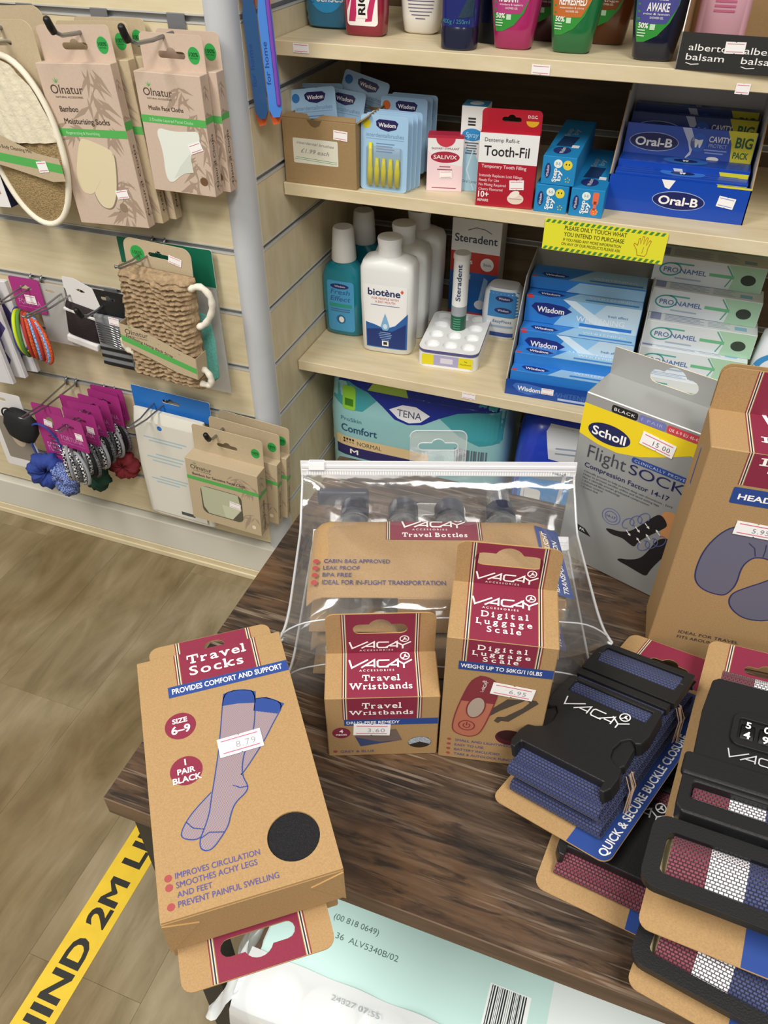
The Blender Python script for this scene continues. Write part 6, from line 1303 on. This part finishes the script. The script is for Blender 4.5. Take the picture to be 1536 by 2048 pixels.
def oral_logo(P, x, y, w_, l=1):
    P.ell(x, y, w_*.56, w_*.20, '#9fb2dc', l); P.ell(x, y, w_*.545, w_*.185, '#121c5a', l+1); P.text('Oral-B', x, y-w_*.09, w_*.18, 'white_ink', w=w_*.84, al='c', bold=.05, l=l+2, res=5)
def tooth(P, x, y, s, l=3):
    P.poly([(x-.5*s, y+.4*s), (x, y+.28*s), (x+.5*s, y+.4*s), (x+.45*s, y-.1*s), (x+.3*s, y-.6*s), (x+.15*s, y-.55*s), (x, y-.1*s), (x-.15*s, y-.55*s), (x-.3*s, y-.6*s), (x-.45*s, y-.1*s)], 'white_ink', l)
P = Print(); oral_logo(P, .097, .022, .062); P.poly([(.070, .048), (.088, .048), (.082, .036), (.076, .038)], 'white_ink', 1); P.rect(.142, DW, .0455, .048, '#d8cf2a', 1); P.build('front_print', FRONT, b); sticker(b, FRONT, .158, .027, '', .022, .014, -.12, lines='#8888cc')
def p_oral_front(P):
    oral_logo(P, .040, .024, .060); P.poly([(.074, .045), (.086, .045), (.094, .030), (.092, .012), (.083, .004), (.090, .016), (.085, .028)], '#c8cfe6', 1); P.ell(.099, .028, .0105, .0115, '#2a62c4', 1); tooth(P, .099, .028, .011)
    P.text('CAVITY', .112, .030, .0075, 'white_ink', w=.028, bold=.04); P.text('PROTECT', .113, .0235, .0045, '#b8c6ec', w=.024); P.rect(.108, .138, .019, .0205, '#8fa4da', 1); P.rect(.110, .134, .0155, .017, '#8fa4da', 1); P.ell(.122, .009, .008, .0028, 'white_ink', 1)
    P.poly([(.134, .046), (.172, .046), (.172, .0), (.146, .0), (.142, .030)], '#d8cf2a', 1); P.text('BIG', .147, .026, .013, '#1c5a34', w=.022, bold=.06); P.text('PACK', .147, .0125, .008, '#1c5a34', w=.020, bold=.05)
def p_oral_top(P):
    P.ell(.088, .020, .030, .014, '#3a76cc', 1); P.ell(.088, .020, .016, .007, '#0d1f58', 2); tooth(P, .088, .020, .008)
    for k in range(3): P.rect(.006, .050, .008+.008*k, .0095+.008*k, '#3f62b4', 1); P.rect(.116, .160, .008+.008*k, .0095+.008*k, '#3f62b4', 1)
for i, (yy, zz, rx, lb) in enumerate(((.004, .002, 0, 'blue toothpaste box lowest in the counter display'), (.030, .010, 0, 'blue toothpaste box second from the bottom of the display'), (.066, .052, 14, 'big pack toothpaste box tipped towards the viewer in the display'), (.120, .054, 10, 'dark blue toothpaste box at the rear of the display'), (.160, .056, 6, 'toothpaste box against the display back'))):
    H3 = .046 if i >= 2 else (.049 if i == 0 else .050)
    simple_box('big_pack_toothpaste', lb, (.5200, .1605+yy, z+zz), .173, .036 if i != 0 else .024, H3, 'oral_blue' if i < 3 else 'oral_deep', 0, [('front', p_oral_front), ('top', p_oral_top)], 'big pack toothpaste boxes', rx=-math.radians(rx))
# hanging yellow notice
mat('notice_yellow', '#e6e234', .5); mat('notice_green', '#4a8a3c', .5); mat('notice_ink', '#454a18', .6)
b = thing('shelf_notice', 'yellow hand-warning notice with green stripes hung on the shelf edge', 'sign', (.442, .1075, .726))
NW, NH = .167, .0435
MB().plate(rrect(0, NW, 0, NH, .0012), .0006, 'notice_yellow', T=FRONT).build('card', b)
P = Print()
for y0 in (.0005, NH-.0052):
    x = .001
    while x < NW-.008: P.poly([(x, y0), (x+.0042, y0), (x+.0072, y0+.0047), (x+.003, y0+.0047)], 'notice_green', 1); x += .0078
P.text('PLEASE ONLY TOUCH WHAT', .0285, .0310, .0060, 'notice_ink', w=.085, bold=.012); P.text('YOU INTEND TO PURCHASE', .0285, .0222, .0060, 'notice_ink', w=.083, bold=.012); P.text('IF YOU NEED ANY MORE INFORMATION', .0285, .0153, .0042, 'notice_ink', w=.080); P.text('ON ANY OF OUR PRODUCTS PLEASE ASK', .0268, .0092, .0042, 'notice_ink', w=.082)
hand = [(-.006, -.012), (-.0085, -.004), (-.013, .002), (-.0125, .0045), (-.008, .002), (-.0075, .011), (-.006, .0118), (-.0045, .004), (-.003, .0145), (-.001, .0145), (-.0005, .004), (.0022, .014), (.0042, .0132), (.003, .003), (.007, .0105), (.0088, .0095), (.006, -.001), (.006, -.008), (.004, -.012)]
P.line([(x+.138, y+.0205) for x, y in hand], .0007, '#b2572c', 2, closed=True); P.line([(.1375, .012), (.1385, .021)], .0006, '#b2572c', 2); P.build('notice_print', frame((0, -.0006, 0), (1, 0, 0), (0, 0, 1)), b)
# ---- shelf 3
z = SH3+.0003
gloss('mw_teal', '#177f92', .12); gloss('cap_white', '#e8e8e8', .4)
def p_mw(P):
    P.poly(rrect(-.026, .026, .010, .108, .006), '#4a9fd0', 1); P.ell(-.001, .098, .018, .005, '#22306e', 2); P.text('Wisdom', 0, .0965, .0036, 'white_ink', w=.02, al='c', l=3); P.text('Fresh', 0, .083, .0095, '#35609c', w=.038, al='c', shear=.2, bold=.02, l=2); P.text('Effect', 0, .070, .0095, '#35609c', w=.040, al='c', shear=.2, bold=.02, l=2); P.rect(-.022, .022, .058, .065, '#2f9a8a', 2, r=.002)
    for k in range(2): P.rect(-.020, .018, .053-.004*k, .0548-.004*k, '#4a6a9a', 2)
    P.ell(0, .034, .009, .009, '#2a6aa0', 2); P.ell(.001, .034, .005, .006, 'white_ink', 3)
secs_mw = [(0, .032, .018, 3), (.004, .037, .022, 3), (.06, .0395, .024, 3), (.11, .0395, .024, 3), (.128, .034, .021, 2.6), (.138, .022, .018, 2.2), (.143, .0195, .0185, 2)]
bottle('mouthwash_bottle', 'teal mouthwash bottle with a tall white cap, front of the pair', (.0755, .243, z), secs_mw, 'mw_teal', [(.140, .0215, .0215, 2), (.142, .0225, .0225, 2), (.195, .0185, .0185, 2), (.198, .0165, .0165, 2)], 'cap_white', p_mw)
bottle('mouthwash_bottle', 'second teal mouthwash bottle behind the first', (.0800, .330, z), secs_mw, 'mw_teal', [(.140, .0215, .0215, 2), (.142, .0225, .0225, 2), (.195, .0185, .0185, 2), (.198, .0165, .0165, 2)], 'cap_white', None)
def p_bio(P):
    P.poly([(-.036, .012), (.036, .012), (.039, .130), (-.041, .130)], '#f2f2f2', 1); P.text('biotène', -.002, .112, .0125, '#25305e', w=.058, al='c', bold=.05, l=2, res=5); P.poly([(.027, .122), (.030, .126), (.033, .122), (.030, .118)], '#e2603a', 2)
    P.text('FOR PEOPLE WITH', 0, .1045, .0042, '#cc5a4c', w=.048, al='c', bold=.02, l=2); P.text('A DRY MOUTH', 0, .0985, .0042, '#cc5a4c', w=.036, al='c', bold=.02, l=2); P.rect(-.026, .026, .0935, .0948, '#7a84a4', 2)
    P.poly([(-.036, .060), (-.020, .057), (.0, .050), (.018, .058), (.040, .082), (.039, .012), (-.0355, .012)], '#2a62a8', 2); P.poly([(-.034, .046), (-.010, .050), (.012, .046), (.037, .062), (.036, .014), (-.033, .014)], '#1c3474', 3)
    P.poly([(0, .080), (.006, .062), (.008, .054), (.004, .047), (-.004, .047), (-.008, .054), (-.006, .062)], '#7fb2dc', 4); P.ell(0, .055, .004, .005, '#cfe4f4', 5)
    for k, w_ in enumerate((.020, .024, .022, .020, .014)): P.rect(-w_/2, w_/2, .042-.0035*k, .0435-.0035*k, '#7f9fd0', 4)
    P.rect(-.006, .006, .0045+.012, .0165+.012-.002, 'white_ink', 5); P.rect(-.0035, .0035, .019, .0245, '#2a2a30', 6)
secs_bio = [(0, .042, .024, 5), (.004, .0455, .028, 5), (.10, .048, .030, 5), (.155, .048, .030, 5), (.166, .044, .028, 4.2), (.172, .030, .022, 3), (.174, .021, .0205, 2)]
for i, (x, y, lb) in enumerate(((.1735, .212, 'white dry mouth rinse bottle with a blue drop label, front of three'), (.1755, .278, 'middle white rinse bottle of the three in a row'), (.1800, .350, 'rearmost white rinse bottle of the row'))):
    bottle('mouth_rinse_bottle', lb, (x, y, z), secs_bio, 'hdpe_rinse' if 'hdpe_rinse' in MATS else mat('hdpe_rinse', '#e6e8e6', .35), [(.173, .0205, .0205, 2), (.188, .0195, .0195, 2), (.202, .0215, .0215, 2), (.2045, .0205, .0205, 2)], 'cap_white', p_bio if i == 0 else None, rz=math.radians(4), group='white rinse bottles in a row')
# denture tablet tray with tube
b = thing('tablet_tray', 'white moulded twelve-hole tray with a yellow and lilac rim', 'tray', (.2880, .245, z), (0, 0, math.radians(5)))
TW, TD, TH = .106, .150, .034
holes = [ell(-.032+.032*i, -.052+.036*j, .0135, .0135, 18) for i in range(3) for j in range(4)]
MB().plate(rrect(-TW/2, TW/2, -TD/2, TD/2, .016, 6), .003, 'white_plastic', holes, z0=TH-.003).build('top_plate', b)
MB().plate(rrect(-TW/2, TW/2, -TD/2, TD/2, .016, 6), TH-.0085, 'white_plastic', z0=.0).build('body', b)
mb = MB(); op = rrect(-TW/2, TW/2, -TD/2, TD/2, .016, 6); n_ = len(op)
mb.add([(x*1.004, y*1.004, TH-.0055) for x, y in op]+[(x*1.004, y*1.004, TH-.001) for x, y in op], [(i, (i+1) % n_, n_+(i+1) % n_, n_+i) for i in range(n_)], mat('rim_violet', '#54508a', .4)); mb.build('rim_line', b)
for h_ in holes:
    cx_ = sum(p[0] for p in h_)/18; cy_ = sum(p[1] for p in h_)/18
    MB().lathe([(.0135, TH-.001), (.0128, TH-.012), (.011, TH-.0135), (0, TH-.0136)], 'white_plastic', 18, T=Matrix.Translation((cx_, cy_, 0)), cap=False).build('cup', b, smooth=40)
P = Print(); P.rect(-.037, .037, .005, .025, '#a9a6cc', 1); P.rect(-.045, -.024, .005, .025, '#e2d420', 2); P.rect(.020, .045, .005, .025, '#e2d420', 2); P.rect(-.012, .010, .010, .020, '#d8d4e2', 2); P.text('No', .033, .017, .003, '#4a4a20', al='c', bold=.02); P.text('Mouthwash', .033, .0115, .003, '#4a4a20', w=.02, al='c'); P.build('rim_print', frame((0, -TD/2, 0), (1, 0, 0), (0, 0, 1)), b)
mat('tube_green', '#1c5c44', .4)
b = thing('tablet_tube', 'slim white and green tablet tube standing in the tray', 'tube', (.2865, .262, z+.0215))
MB().lathe([(.013, 0), (.0138, .001), (.0138, .040)], 'tube_green', 22).build('green_base', b, smooth=40); MB().lathe([(.0138, .0401), (.0138, .058)], mat('tube_grey', '#9aa0a4', .4), 22).build('grey_band', b, smooth=40); MB().lathe([(.0138, .0581), (.0138, .142)], 'white_plastic', 22).build('tube_body', b, smooth=40); MB().lathe([(.0145, .1421), (.0150, .143), (.0150, .150), (.0140, .152), (0, .1521)], 'cap_white', 22).build('cap', b, smooth=40)
P = Print(); P.text('Steradent', .0045, .070, .0088, '#3a4668', rot=PI/2, w=.066, bold=.03); wrap(P, [(0, .0138, .0138, 2), (.142, .0138, .0138, 2)], 'lettering', b); P = Print()
for k in range(6): P.rect(-.006, .007, .034-.0045*k, .036-.0045*k, '#4f9a78', 1)
wrap(P, [(0, .0138, .0138, 2), (.142, .0138, .0138, 2)], 'label_print', b)
def p_ster(P):
    W2 = .092; P.text('Steradent', W2*.5, .148, .015, '#3c4454', w=.080, al='c', bold=.03, l=2); P.line([(.030, .170), (.045, .176), (.062, .174), (.074, .168)], .0012, '#3c4454', 2); P.rect(0, W2, .088, .130, '#c0362c', 1); P.rect(0, W2, 0, .092, '#1c5ea8', 2); P.poly([(0, .092), (.06, .092), (.085, .130), (0, .130)], '#c0362c', 3)
    P.text('Plus', .020, .108, .010, 'white_ink', w=.022, bold=.02, l=4); P.ell(.070, .110, .0125, .0125, 'white_ink', 4); P.text('3min', .070, .107, .006, '#3c4454', al='c', l=5); P.ell(.062, .030, .011, .009, '#d8dce2', 4); P.poly([(.058, .036), (.068, .036), (.074, .080), (.066, .085)], '#8fb2d4', 3); P.rect(0, W2, 0, .012, '#c0362c', 4); P.rect(.020, .040, .078, .088, '#a8c0dc', 4)
simple_box('denture_tablet_box', 'tall white, red and blue denture tablet box at the back', (.2360, .372, z), .092, .045, .190, 'card_white', 0, [('front', p_ster), ('top', lambda P: P.rect(0, .092, 0, .045, '#c8c43c', 1))])
mat('floss_white', '#dfe4ea', .35)
for i, (x, y, zz, lb) in enumerate(((.318, .308, 0, 'round-sided white and blue floss pack beside the display'),)):
    b = thing('floss_pack', lb, 'pack', (x+.033, y+.025, z)); s_ = [(0, .028, .022, 5), (.006, .033, .025, 4), (.05, .036, .027, 4), (.088, .033, .025, 4), (.096, .026, .020, 4)]
    MB().loft(s_, 'floss_white', 36).build('body', b, smooth=45)
    def p_fl(P):
        P.rect(-.022, .034, .045, .092, '#3a86c8', 1); P.rect(-.022, .034, .006, .014, '#2a4a94', 1)
        for zz in (.080, .058): P.ell(.006, zz, .016, .0055, '#22306e', 2); P.text('Wisdom', .006, zz-.0016, .004, 'white_ink', w=.02, al='c', l=3)
        P.text('EasyFloss', .006, .034, .006, '#4a6a9c', w=.034, al='c', l=2); P.rect(-.014, .026, .024, .028, '#9ab4d2', 1)
    P = Print(); p_fl(P); wrap(P, s_, 'label_print', b)
# whitening toothpaste display
mat('wis_tray', '#17489c', .35, coat=.2); mat('tray_grey', '#a9a8a0', .6)
b = thing('whitening_display', 'blue cardboard display tray of whitening toothpaste', 'display', (.4085, .128, z), (0, 0, math.radians(2)))
MB().box(0, .20, 0, .0015, 0, .028, 'wis_tray').build('front_panel', b)
for x in (0, .1985): MB().plate([(0, 0), (.20, 0), (.20, .175), (.10, .165), (.085, .150), (.003, .030), (0, .028)], .0015, 'tray_grey', T=frame((x, 0, 0), (0, 1, 0), (0, 0, 1))).build('side_panel', b)
MB().box(0, .2, .1985, .20, 0, .175, 'tray_grey').build('back_panel', b); MB().box(.0016, .198, .0016, .198, 0, .001, 'tray_grey').build('base_panel', b)
def wis_logo(P, x, y, w_, l=1, m='#1c2c7c'):
    P.poly([(x-w_*.5, y+w_*.06), (x-w_*.42, y+w_*.16), (x-w_*.1, y+w_*.19), (x+w_*.3, y+w_*.15), (x+w_*.52, y+w_*.04), (x+w_*.38, y-w_*.06), (x, y-w_*.18), (x-w_*.3, y-w_*.12)], m, l); P.text('Wisdom', x-.01*w_, y-w_*.06, w_*.15, 'white_ink', w=w_*.68, al='c', bold=.05, l=l+1)
P = Print(); wis_logo(P, .040, .014, .056, 1, '#3c6cc0'); P.text('WHITENING', .078, .009, .009, '#3a68b8', w=.072, bold=.03); P.rect(.088, .150, .003, .007, '#a9c0e4', 1); P.build('front_print', FRONT, b); sticker(b, FRONT, .070, .016, '', .020, .011, 0)
mat('wis_blue', '#2f7fd0', .35, coat=.2)
def p_wis_f(P):
    P.poly([(.05, 0), (.185, 0), (.185, .046), (.08, .046)], '#8fc2e8', 1); P.poly([(.09, 0), (.185, 0), (.185, .046), (.13, .046)], '#c2d8e6', 2); P.poly([(.06, .046), (.08, .046), (.16, .0), (.13, 0)], '#d8e8f2', 3); wis_logo(P, .043, .024, .066, 4); P.rect(.002, .012, .042, .046, '#d83c3c', 4)
    P.text('WHITENING', .085, .0125, .0095, '#e8ecf2', w=.078, bold=.02, l=5); P.text('fresh effect', .135, .026, .0045, '#4a6a9c', w=.032, l=5); P.rect(.092, .176, .004, .0095, '#2a74c4', 4)
def p_wis_t(P):
    P.poly([(.06, 0), (.185, 0), (.185, .05), (.10, .05)], '#9cc4e0', 1); wis_logo(P, .038, .012, .046, 2); P.rect(.002, .010, .0, .005, '#d83c3c', 2); P.rect(.095, .180, .006, .011, '#3a84cc', 3); P.text('WHITENING', .10, .016, .007, '#dfe8f2', w=.07, l=3)
for i, (yy, zz, lb) in enumerate(((.006, .0015, 'whitening toothpaste box at the bottom front of the display'), (.030, .022, 'whitening toothpaste box second from the bottom'), (.058, .044, 'whitening toothpaste box third from the bottom'), (.090, .090, 'whitening toothpaste box fourth, at chest height of the tray'), (.118, .137, 'whitening toothpaste box on top of the tiers'))):
    if i == 2: zz = .0425
    H3 = (.0405, .040, .047, .046, .020)[i]
    simple_box('whitening_toothpaste', lb, (.4135-.035*yy, .1295+yy, z+zz), .186, (.024, .028, .055, .055, .05)[i], H3, 'wis_blue', math.radians(2), [('front', p_wis_f if i in (2, 3) else (lambda P: (P.poly([(.06, 0), (.185, 0), (.185, .018), (.08, .018)], '#9cc4e0', 1)))), ('top', p_wis_t)], 'whitening toothpaste boxes')
# enamel toothpaste stack
mat('pro_white', '#d9e0e4', .4); mat('pro_green', '#a9cbb4', .45)
def p_pro_f(P):
    P.poly([(.118, 0), (.165, 0), (.165, .040), (.110, .040), (.122, .022)], '#a9cfb2', 1); P.line([(.108, .038), (.120, .022), (.112, .004)], .002, '#5aa888', 2); P.line(ell(.026, .021, .016, .010, 24, rot=.1), .0022, '#3f9a96', 2, closed=True); P.text('PRO', .016, .0165, .008, '#5a74a8', w=.022, bold=.03, l=3); P.text('NAMEL', .041, .0165, .008, '#5a74a8', w=.040, bold=.03, l=3); P.rect(.085, .122, .018, .023, '#6fb98a', 3); P.rect(.035, .075, .0065, .009, '#a4b4c4', 2); P.ell(.143, .019, .011, .0085, '#39443c', 3); P.rect(.03, .06, .030, .0325, '#5aa8a0', 2)
def p_pro_t(P):
    P.rect(.004, .020, .006, .036, '#8a94b8', 1)
    for k in range(6): P.rect(.026, .086-.006*(k % 2), .007+.005*k, .0095+.005*k, '#a9b6cc', 1); P.rect(.092, .125-.004*(k % 3), .007+.005*k, .0095+.005*k, '#b4c2cc', 1)
    P.rect(.132, .150, .008, .020, '#8fc0de', 1)
for i, (xx, yy, zz, lb) in enumerate(((.600, .196, .0, 'pale green enamel toothpaste box, bottom of its stack'), (.603, .212, .0415, 'enamel toothpaste box second from the bottom of its stack'), (.606, .222, .083, 'enamel toothpaste box third from the bottom, showing its back print'), (.602, .252, .1245, 'enamel toothpaste box near the top of its stack'), (.597, .280, .166, 'uppermost enamel toothpaste box in the shade under the shelf'))):
    simple_box('enamel_toothpaste', lb, (xx, yy, z+zz), .166, .046, .041, 'pro_white', math.radians(-1+.8*(i % 3)), [('front', p_pro_f), ('top', p_pro_t), ('right', lambda P: P.rect(0, .046, 0, .041, '#a9cfb2', 1))], 'enamel toothpaste boxes')
for i in range(2): simple_box('enamel_toothpaste', ('enamel toothpaste box in the back stack, lower', 'enamel toothpaste box in the back stack, upper')[i], (.602, .345, z+.150+.0415*i), .166, .046, .041, 'pro_green', 0, [('front', p_pro_f)], 'enamel toothpaste boxes')
simple_box('enamel_carton', 'plain carton behind the enamel toothpaste stack', (.600, .343, z), .17, .06, .149, 'tray_grey')
b = thing('denture_pack', 'rounded white pack with blue and red swirl beside the enamel toothpaste', 'pack', (.815, .235, z)); s_ = [(0, .030, .022, 4), (.006, .036, .026, 4), (.08, .040, .028, 4), (.125, .034, .024, 4), (.132, .026, .018, 4)]
MB().loft(s_, 'floss_white', 36).build('body', b, smooth=45); P = Print(); P.line(ell(-.006, .075, .028, .028, 24, a0=1.2, a1=4.9), .008, '#3a8cc8', 1); P.ell(.004, .075, .014, .018, '#c83a3a', 2); wrap(P, s_, 'label_print', b)
# ---- lowest shelf
z = SH4+.0003
gloss('tena_teal', '#3f9aa4', .3); mat('tena_pale', '#8fc0c4', .35, coat=.3)
s_ = [(0, .165, .085, 7), (.008, .172, .095, 7), (.06, .177, .100, 6), (.20, .178, .100, 6), (.262, .172, .094, 6), (.282, .155, .075, 6), (.287, .10, .05, 5)]
b = thing('pads_pack', 'large teal and navy pack of incontinence pads on the lowest shelf', 'pack', (.236, .262, z)); MB().loft(s_, 'tena_pale', 64).build('body', b, smooth=50)
P = Print(); P.poly([(-.176, .29), (.176, .29), (.176, .20), (.13, .19), (.09, .205), (.05, .235), (.02, .225), (-.03, .222), (-.07, .245), (-.10, .215), (-.13, .213), (-.176, .232)], 'tena_teal', 1); P.poly([(-.176, .282), (.176, .282), (.176, .262), (.12, .258), (.085, .250), (.050, .232), (.02, .213), (-.008, .207), (-.035, .213), (-.060, .235), (-.090, .258), (-.13, .268), (-.176, .262)], '#152a8c', 2)
P.poly([(-.046, .232), (-.02, .246), (.006, .247), (.034, .234), (.016, .217), (-.006, .211), (-.028, .217)], '#e4e4ea', 3); P.text('TENA', -.006, .222, .015, '#4a5068', w=.048, al='c', l=4, bold=.01); P.rect(-.142, -.114, .213, .262, '#8cc83c', 3, r=.006); P.rect(-.137, -.119, .221, .236, '#3f7a1c', 4); P.poly([(-.09, .262), (-.01, .262), (-.02, .276), (-.08, .276)], '#a4c04c', 3)
P.text('ProSkin', -.146, .187, .009, '#4a7c94', w=.044, l=2); P.text('Comfort', -.146, .162, .017, '#1f4a70', w=.076, bold=.02, l=2, res=5); P.rect(-.17, .035, .128, .150, '#d8bf90', 2); P.rect(-.17, .06, .105, .128, '#2a2660', 2); P.text('NORMAL', -.112, .134, .010, '#5a4a34', w=.052, l=3)
for k in range(4): P.ell(-.140+.0065*k, .144, .0024, .0026, '#2c2420', 3); P.ell(-.140+.0065*k, .1375, .0024, .0026, '#2c2420' if k == 0 else '#b49a70', 3)
P.text('M', -.128, .111, .012, 'white_ink', w=.018, bold=.03, l=3)
for k in range(14): P.rect(.085+.0045*k, .0865+.0045*k+.001*(k % 3), .135, .178, '#5c6c78', 2)
wrap(P, s_, 'pack_print', b, maxlen=.014, off=.0006)
gloss('pack_royal', '#1f3cb4', .25); mat('pack_cyan', '#3a8cd0', .35, coat=.3)
s_ = [(0, .070, .05, 4), (.01, .080, .06, 4), (.09, .084, .064, 4), (.165, .084, .064, 4), (.225, .080, .060, 4), (.262, .070, .050, 4), (.275, .052, .036, 4)]
b = thing('pants_pack', 'rounded royal blue pack with a white label beside the teal pads pack', 'pack', (.512, .215, z), (0, 0, .15)); MB().loft(s_, 'pack_royal', 48).build('body', b, smooth=50)
P = Print(); P.rect(-.080, .080, .02, .172, 'pack_cyan', 1); P.rect(-.080, .080, .160, .1715, '#8a9094', 2); P.poly(rrect(-.066, -.030, .095, .135, .008), '#e6e6e2', 2); P.poly([(-.004, .06), (.004, .06), (.012, .195), (.006, .195)], '#c8ccd4', 3); wrap(P, s_, 'pack_print', b, maxlen=.012, off=.0006)
P = Print(); P.poly([(-.036, .256), (-.026, .205), (.060, .190), (.066, .240), (.058, .262), (-.03, .268)], '#cfd2d6', 2); P.rect(-.016, .05, .226, .229, '#8a94a4', 3); P.rect(-.016, .04, .216, .219, '#8a94a4', 3); wrap(P, s_, 'top_label', b, maxlen=.012, off=.0008)
# ---- film-wrapped roll pack on the table's lower shelf
mat('roll_white', '#eceeec', .8, bump=.2, bscale=40); film_mat('wrap_film', '#f0f4f4', .74, .28, .12, bump=.4, bscale=18); mat('aqua_print', '#c2e2dc', .45); mat('aqua_deep', '#6fc8bc', .45)
z0 = .1903; b = thing('roll_pack', 'film-wrapped pack of white rolls with a pale aqua band, under the table front', 'pack', (.610, -.735, z0))
RW, RH = .205, .222
MB().bevbox(-RW, RW, -.045, .125, 0, RH, mat('wrap_body', '#dfe9e6', .4, coat=.4, bump=.25, bscale=14), .010, 3).build('wrapper', b, smooth=60)
for i in range(8):
    x = -RW+.026+i*.0512; MB().lathe([(.010, .0), (.0255, .0), (.0265, .01), (.0262, RH-.034), (.0240, RH-.018), (.018, RH-.010), (.006, RH-.008)], 'roll_white', 24, T=Matrix.Translation((x, -.068, 0))).build('roll', b, smooth=60)
def skin(s_, t):
    x = -RW-.003+(2*RW+.006)*s_; wv = .0022*math.cos(2*PI*(s_*2*RW)/.0512)+.0012*math.sin(37*s_+9*t)
    path = [(-.0465, RH+.0030), (-.060, RH+.0022), (-.082, RH-.004), (-.094, RH-.014), (-.0985, RH-.035), (-.099, .10), (-.098, .004)]
    y, z = interp(path, t); return (x, y+(wv if t > .35 else 0), z+(wv*.6 if t <= .35 else 0))
MB().grid(skin, 64, 24, 'wrap_film').build('film', b, smooth=True)
P = Print(); P.rect(-RW+.004, .052, -.002, .100, 'aqua_print', 1); P.rect(.056, RW-.004, .006, .013, 'aqua_deep', 1)
P.text('(00 818 0649)', -.150, .046, .0056, '#55706c', w=.044, l=2); P.text('36  ALV5340B/02', -.142, .031, .0056, '#55706c', w=.060, l=2); P.rect(.000, .036, .002, .044, '#eef4f2', 2)
rnd = random.Random(12); x = .002
while x < .033: w_ = rnd.choice((.0004, .0008, .0012)); P.rect(x, x+w_, .010, .043, '#1c2422', 3); x += w_+rnd.choice((.0005, .0009, .0012))
P.text('5 055382 305292', .0008, .0038, .0042, '#1c2422', w=.034, l=3); P.build('band_print', frame((0, -.044, RH), (1, 0, 0), (0, 1, 0)), b)
P = Print(); P.text('24327 07:55', 0, 0, .0045, '#9aa4a2', w=.044); P.build('date_print', frame((-.125, -.062, RH+.0052), (1, 0, 0), (0, 1, .02)), b)
def flap(s_, t): return (-RW-.004-.030*t+.006*math.sin(9*s_+5*t), -.09+.10*s_+.010*math.sin(7*t), RH-.004-.075*t+.008*math.sin(11*s_+3*t)*t+.005*math.sin(19*t+4*s_))
mb = MB(); mb.grid(flap, 16, 14, 'wrap_film'); mb.build('film_flap', b, smooth=True)
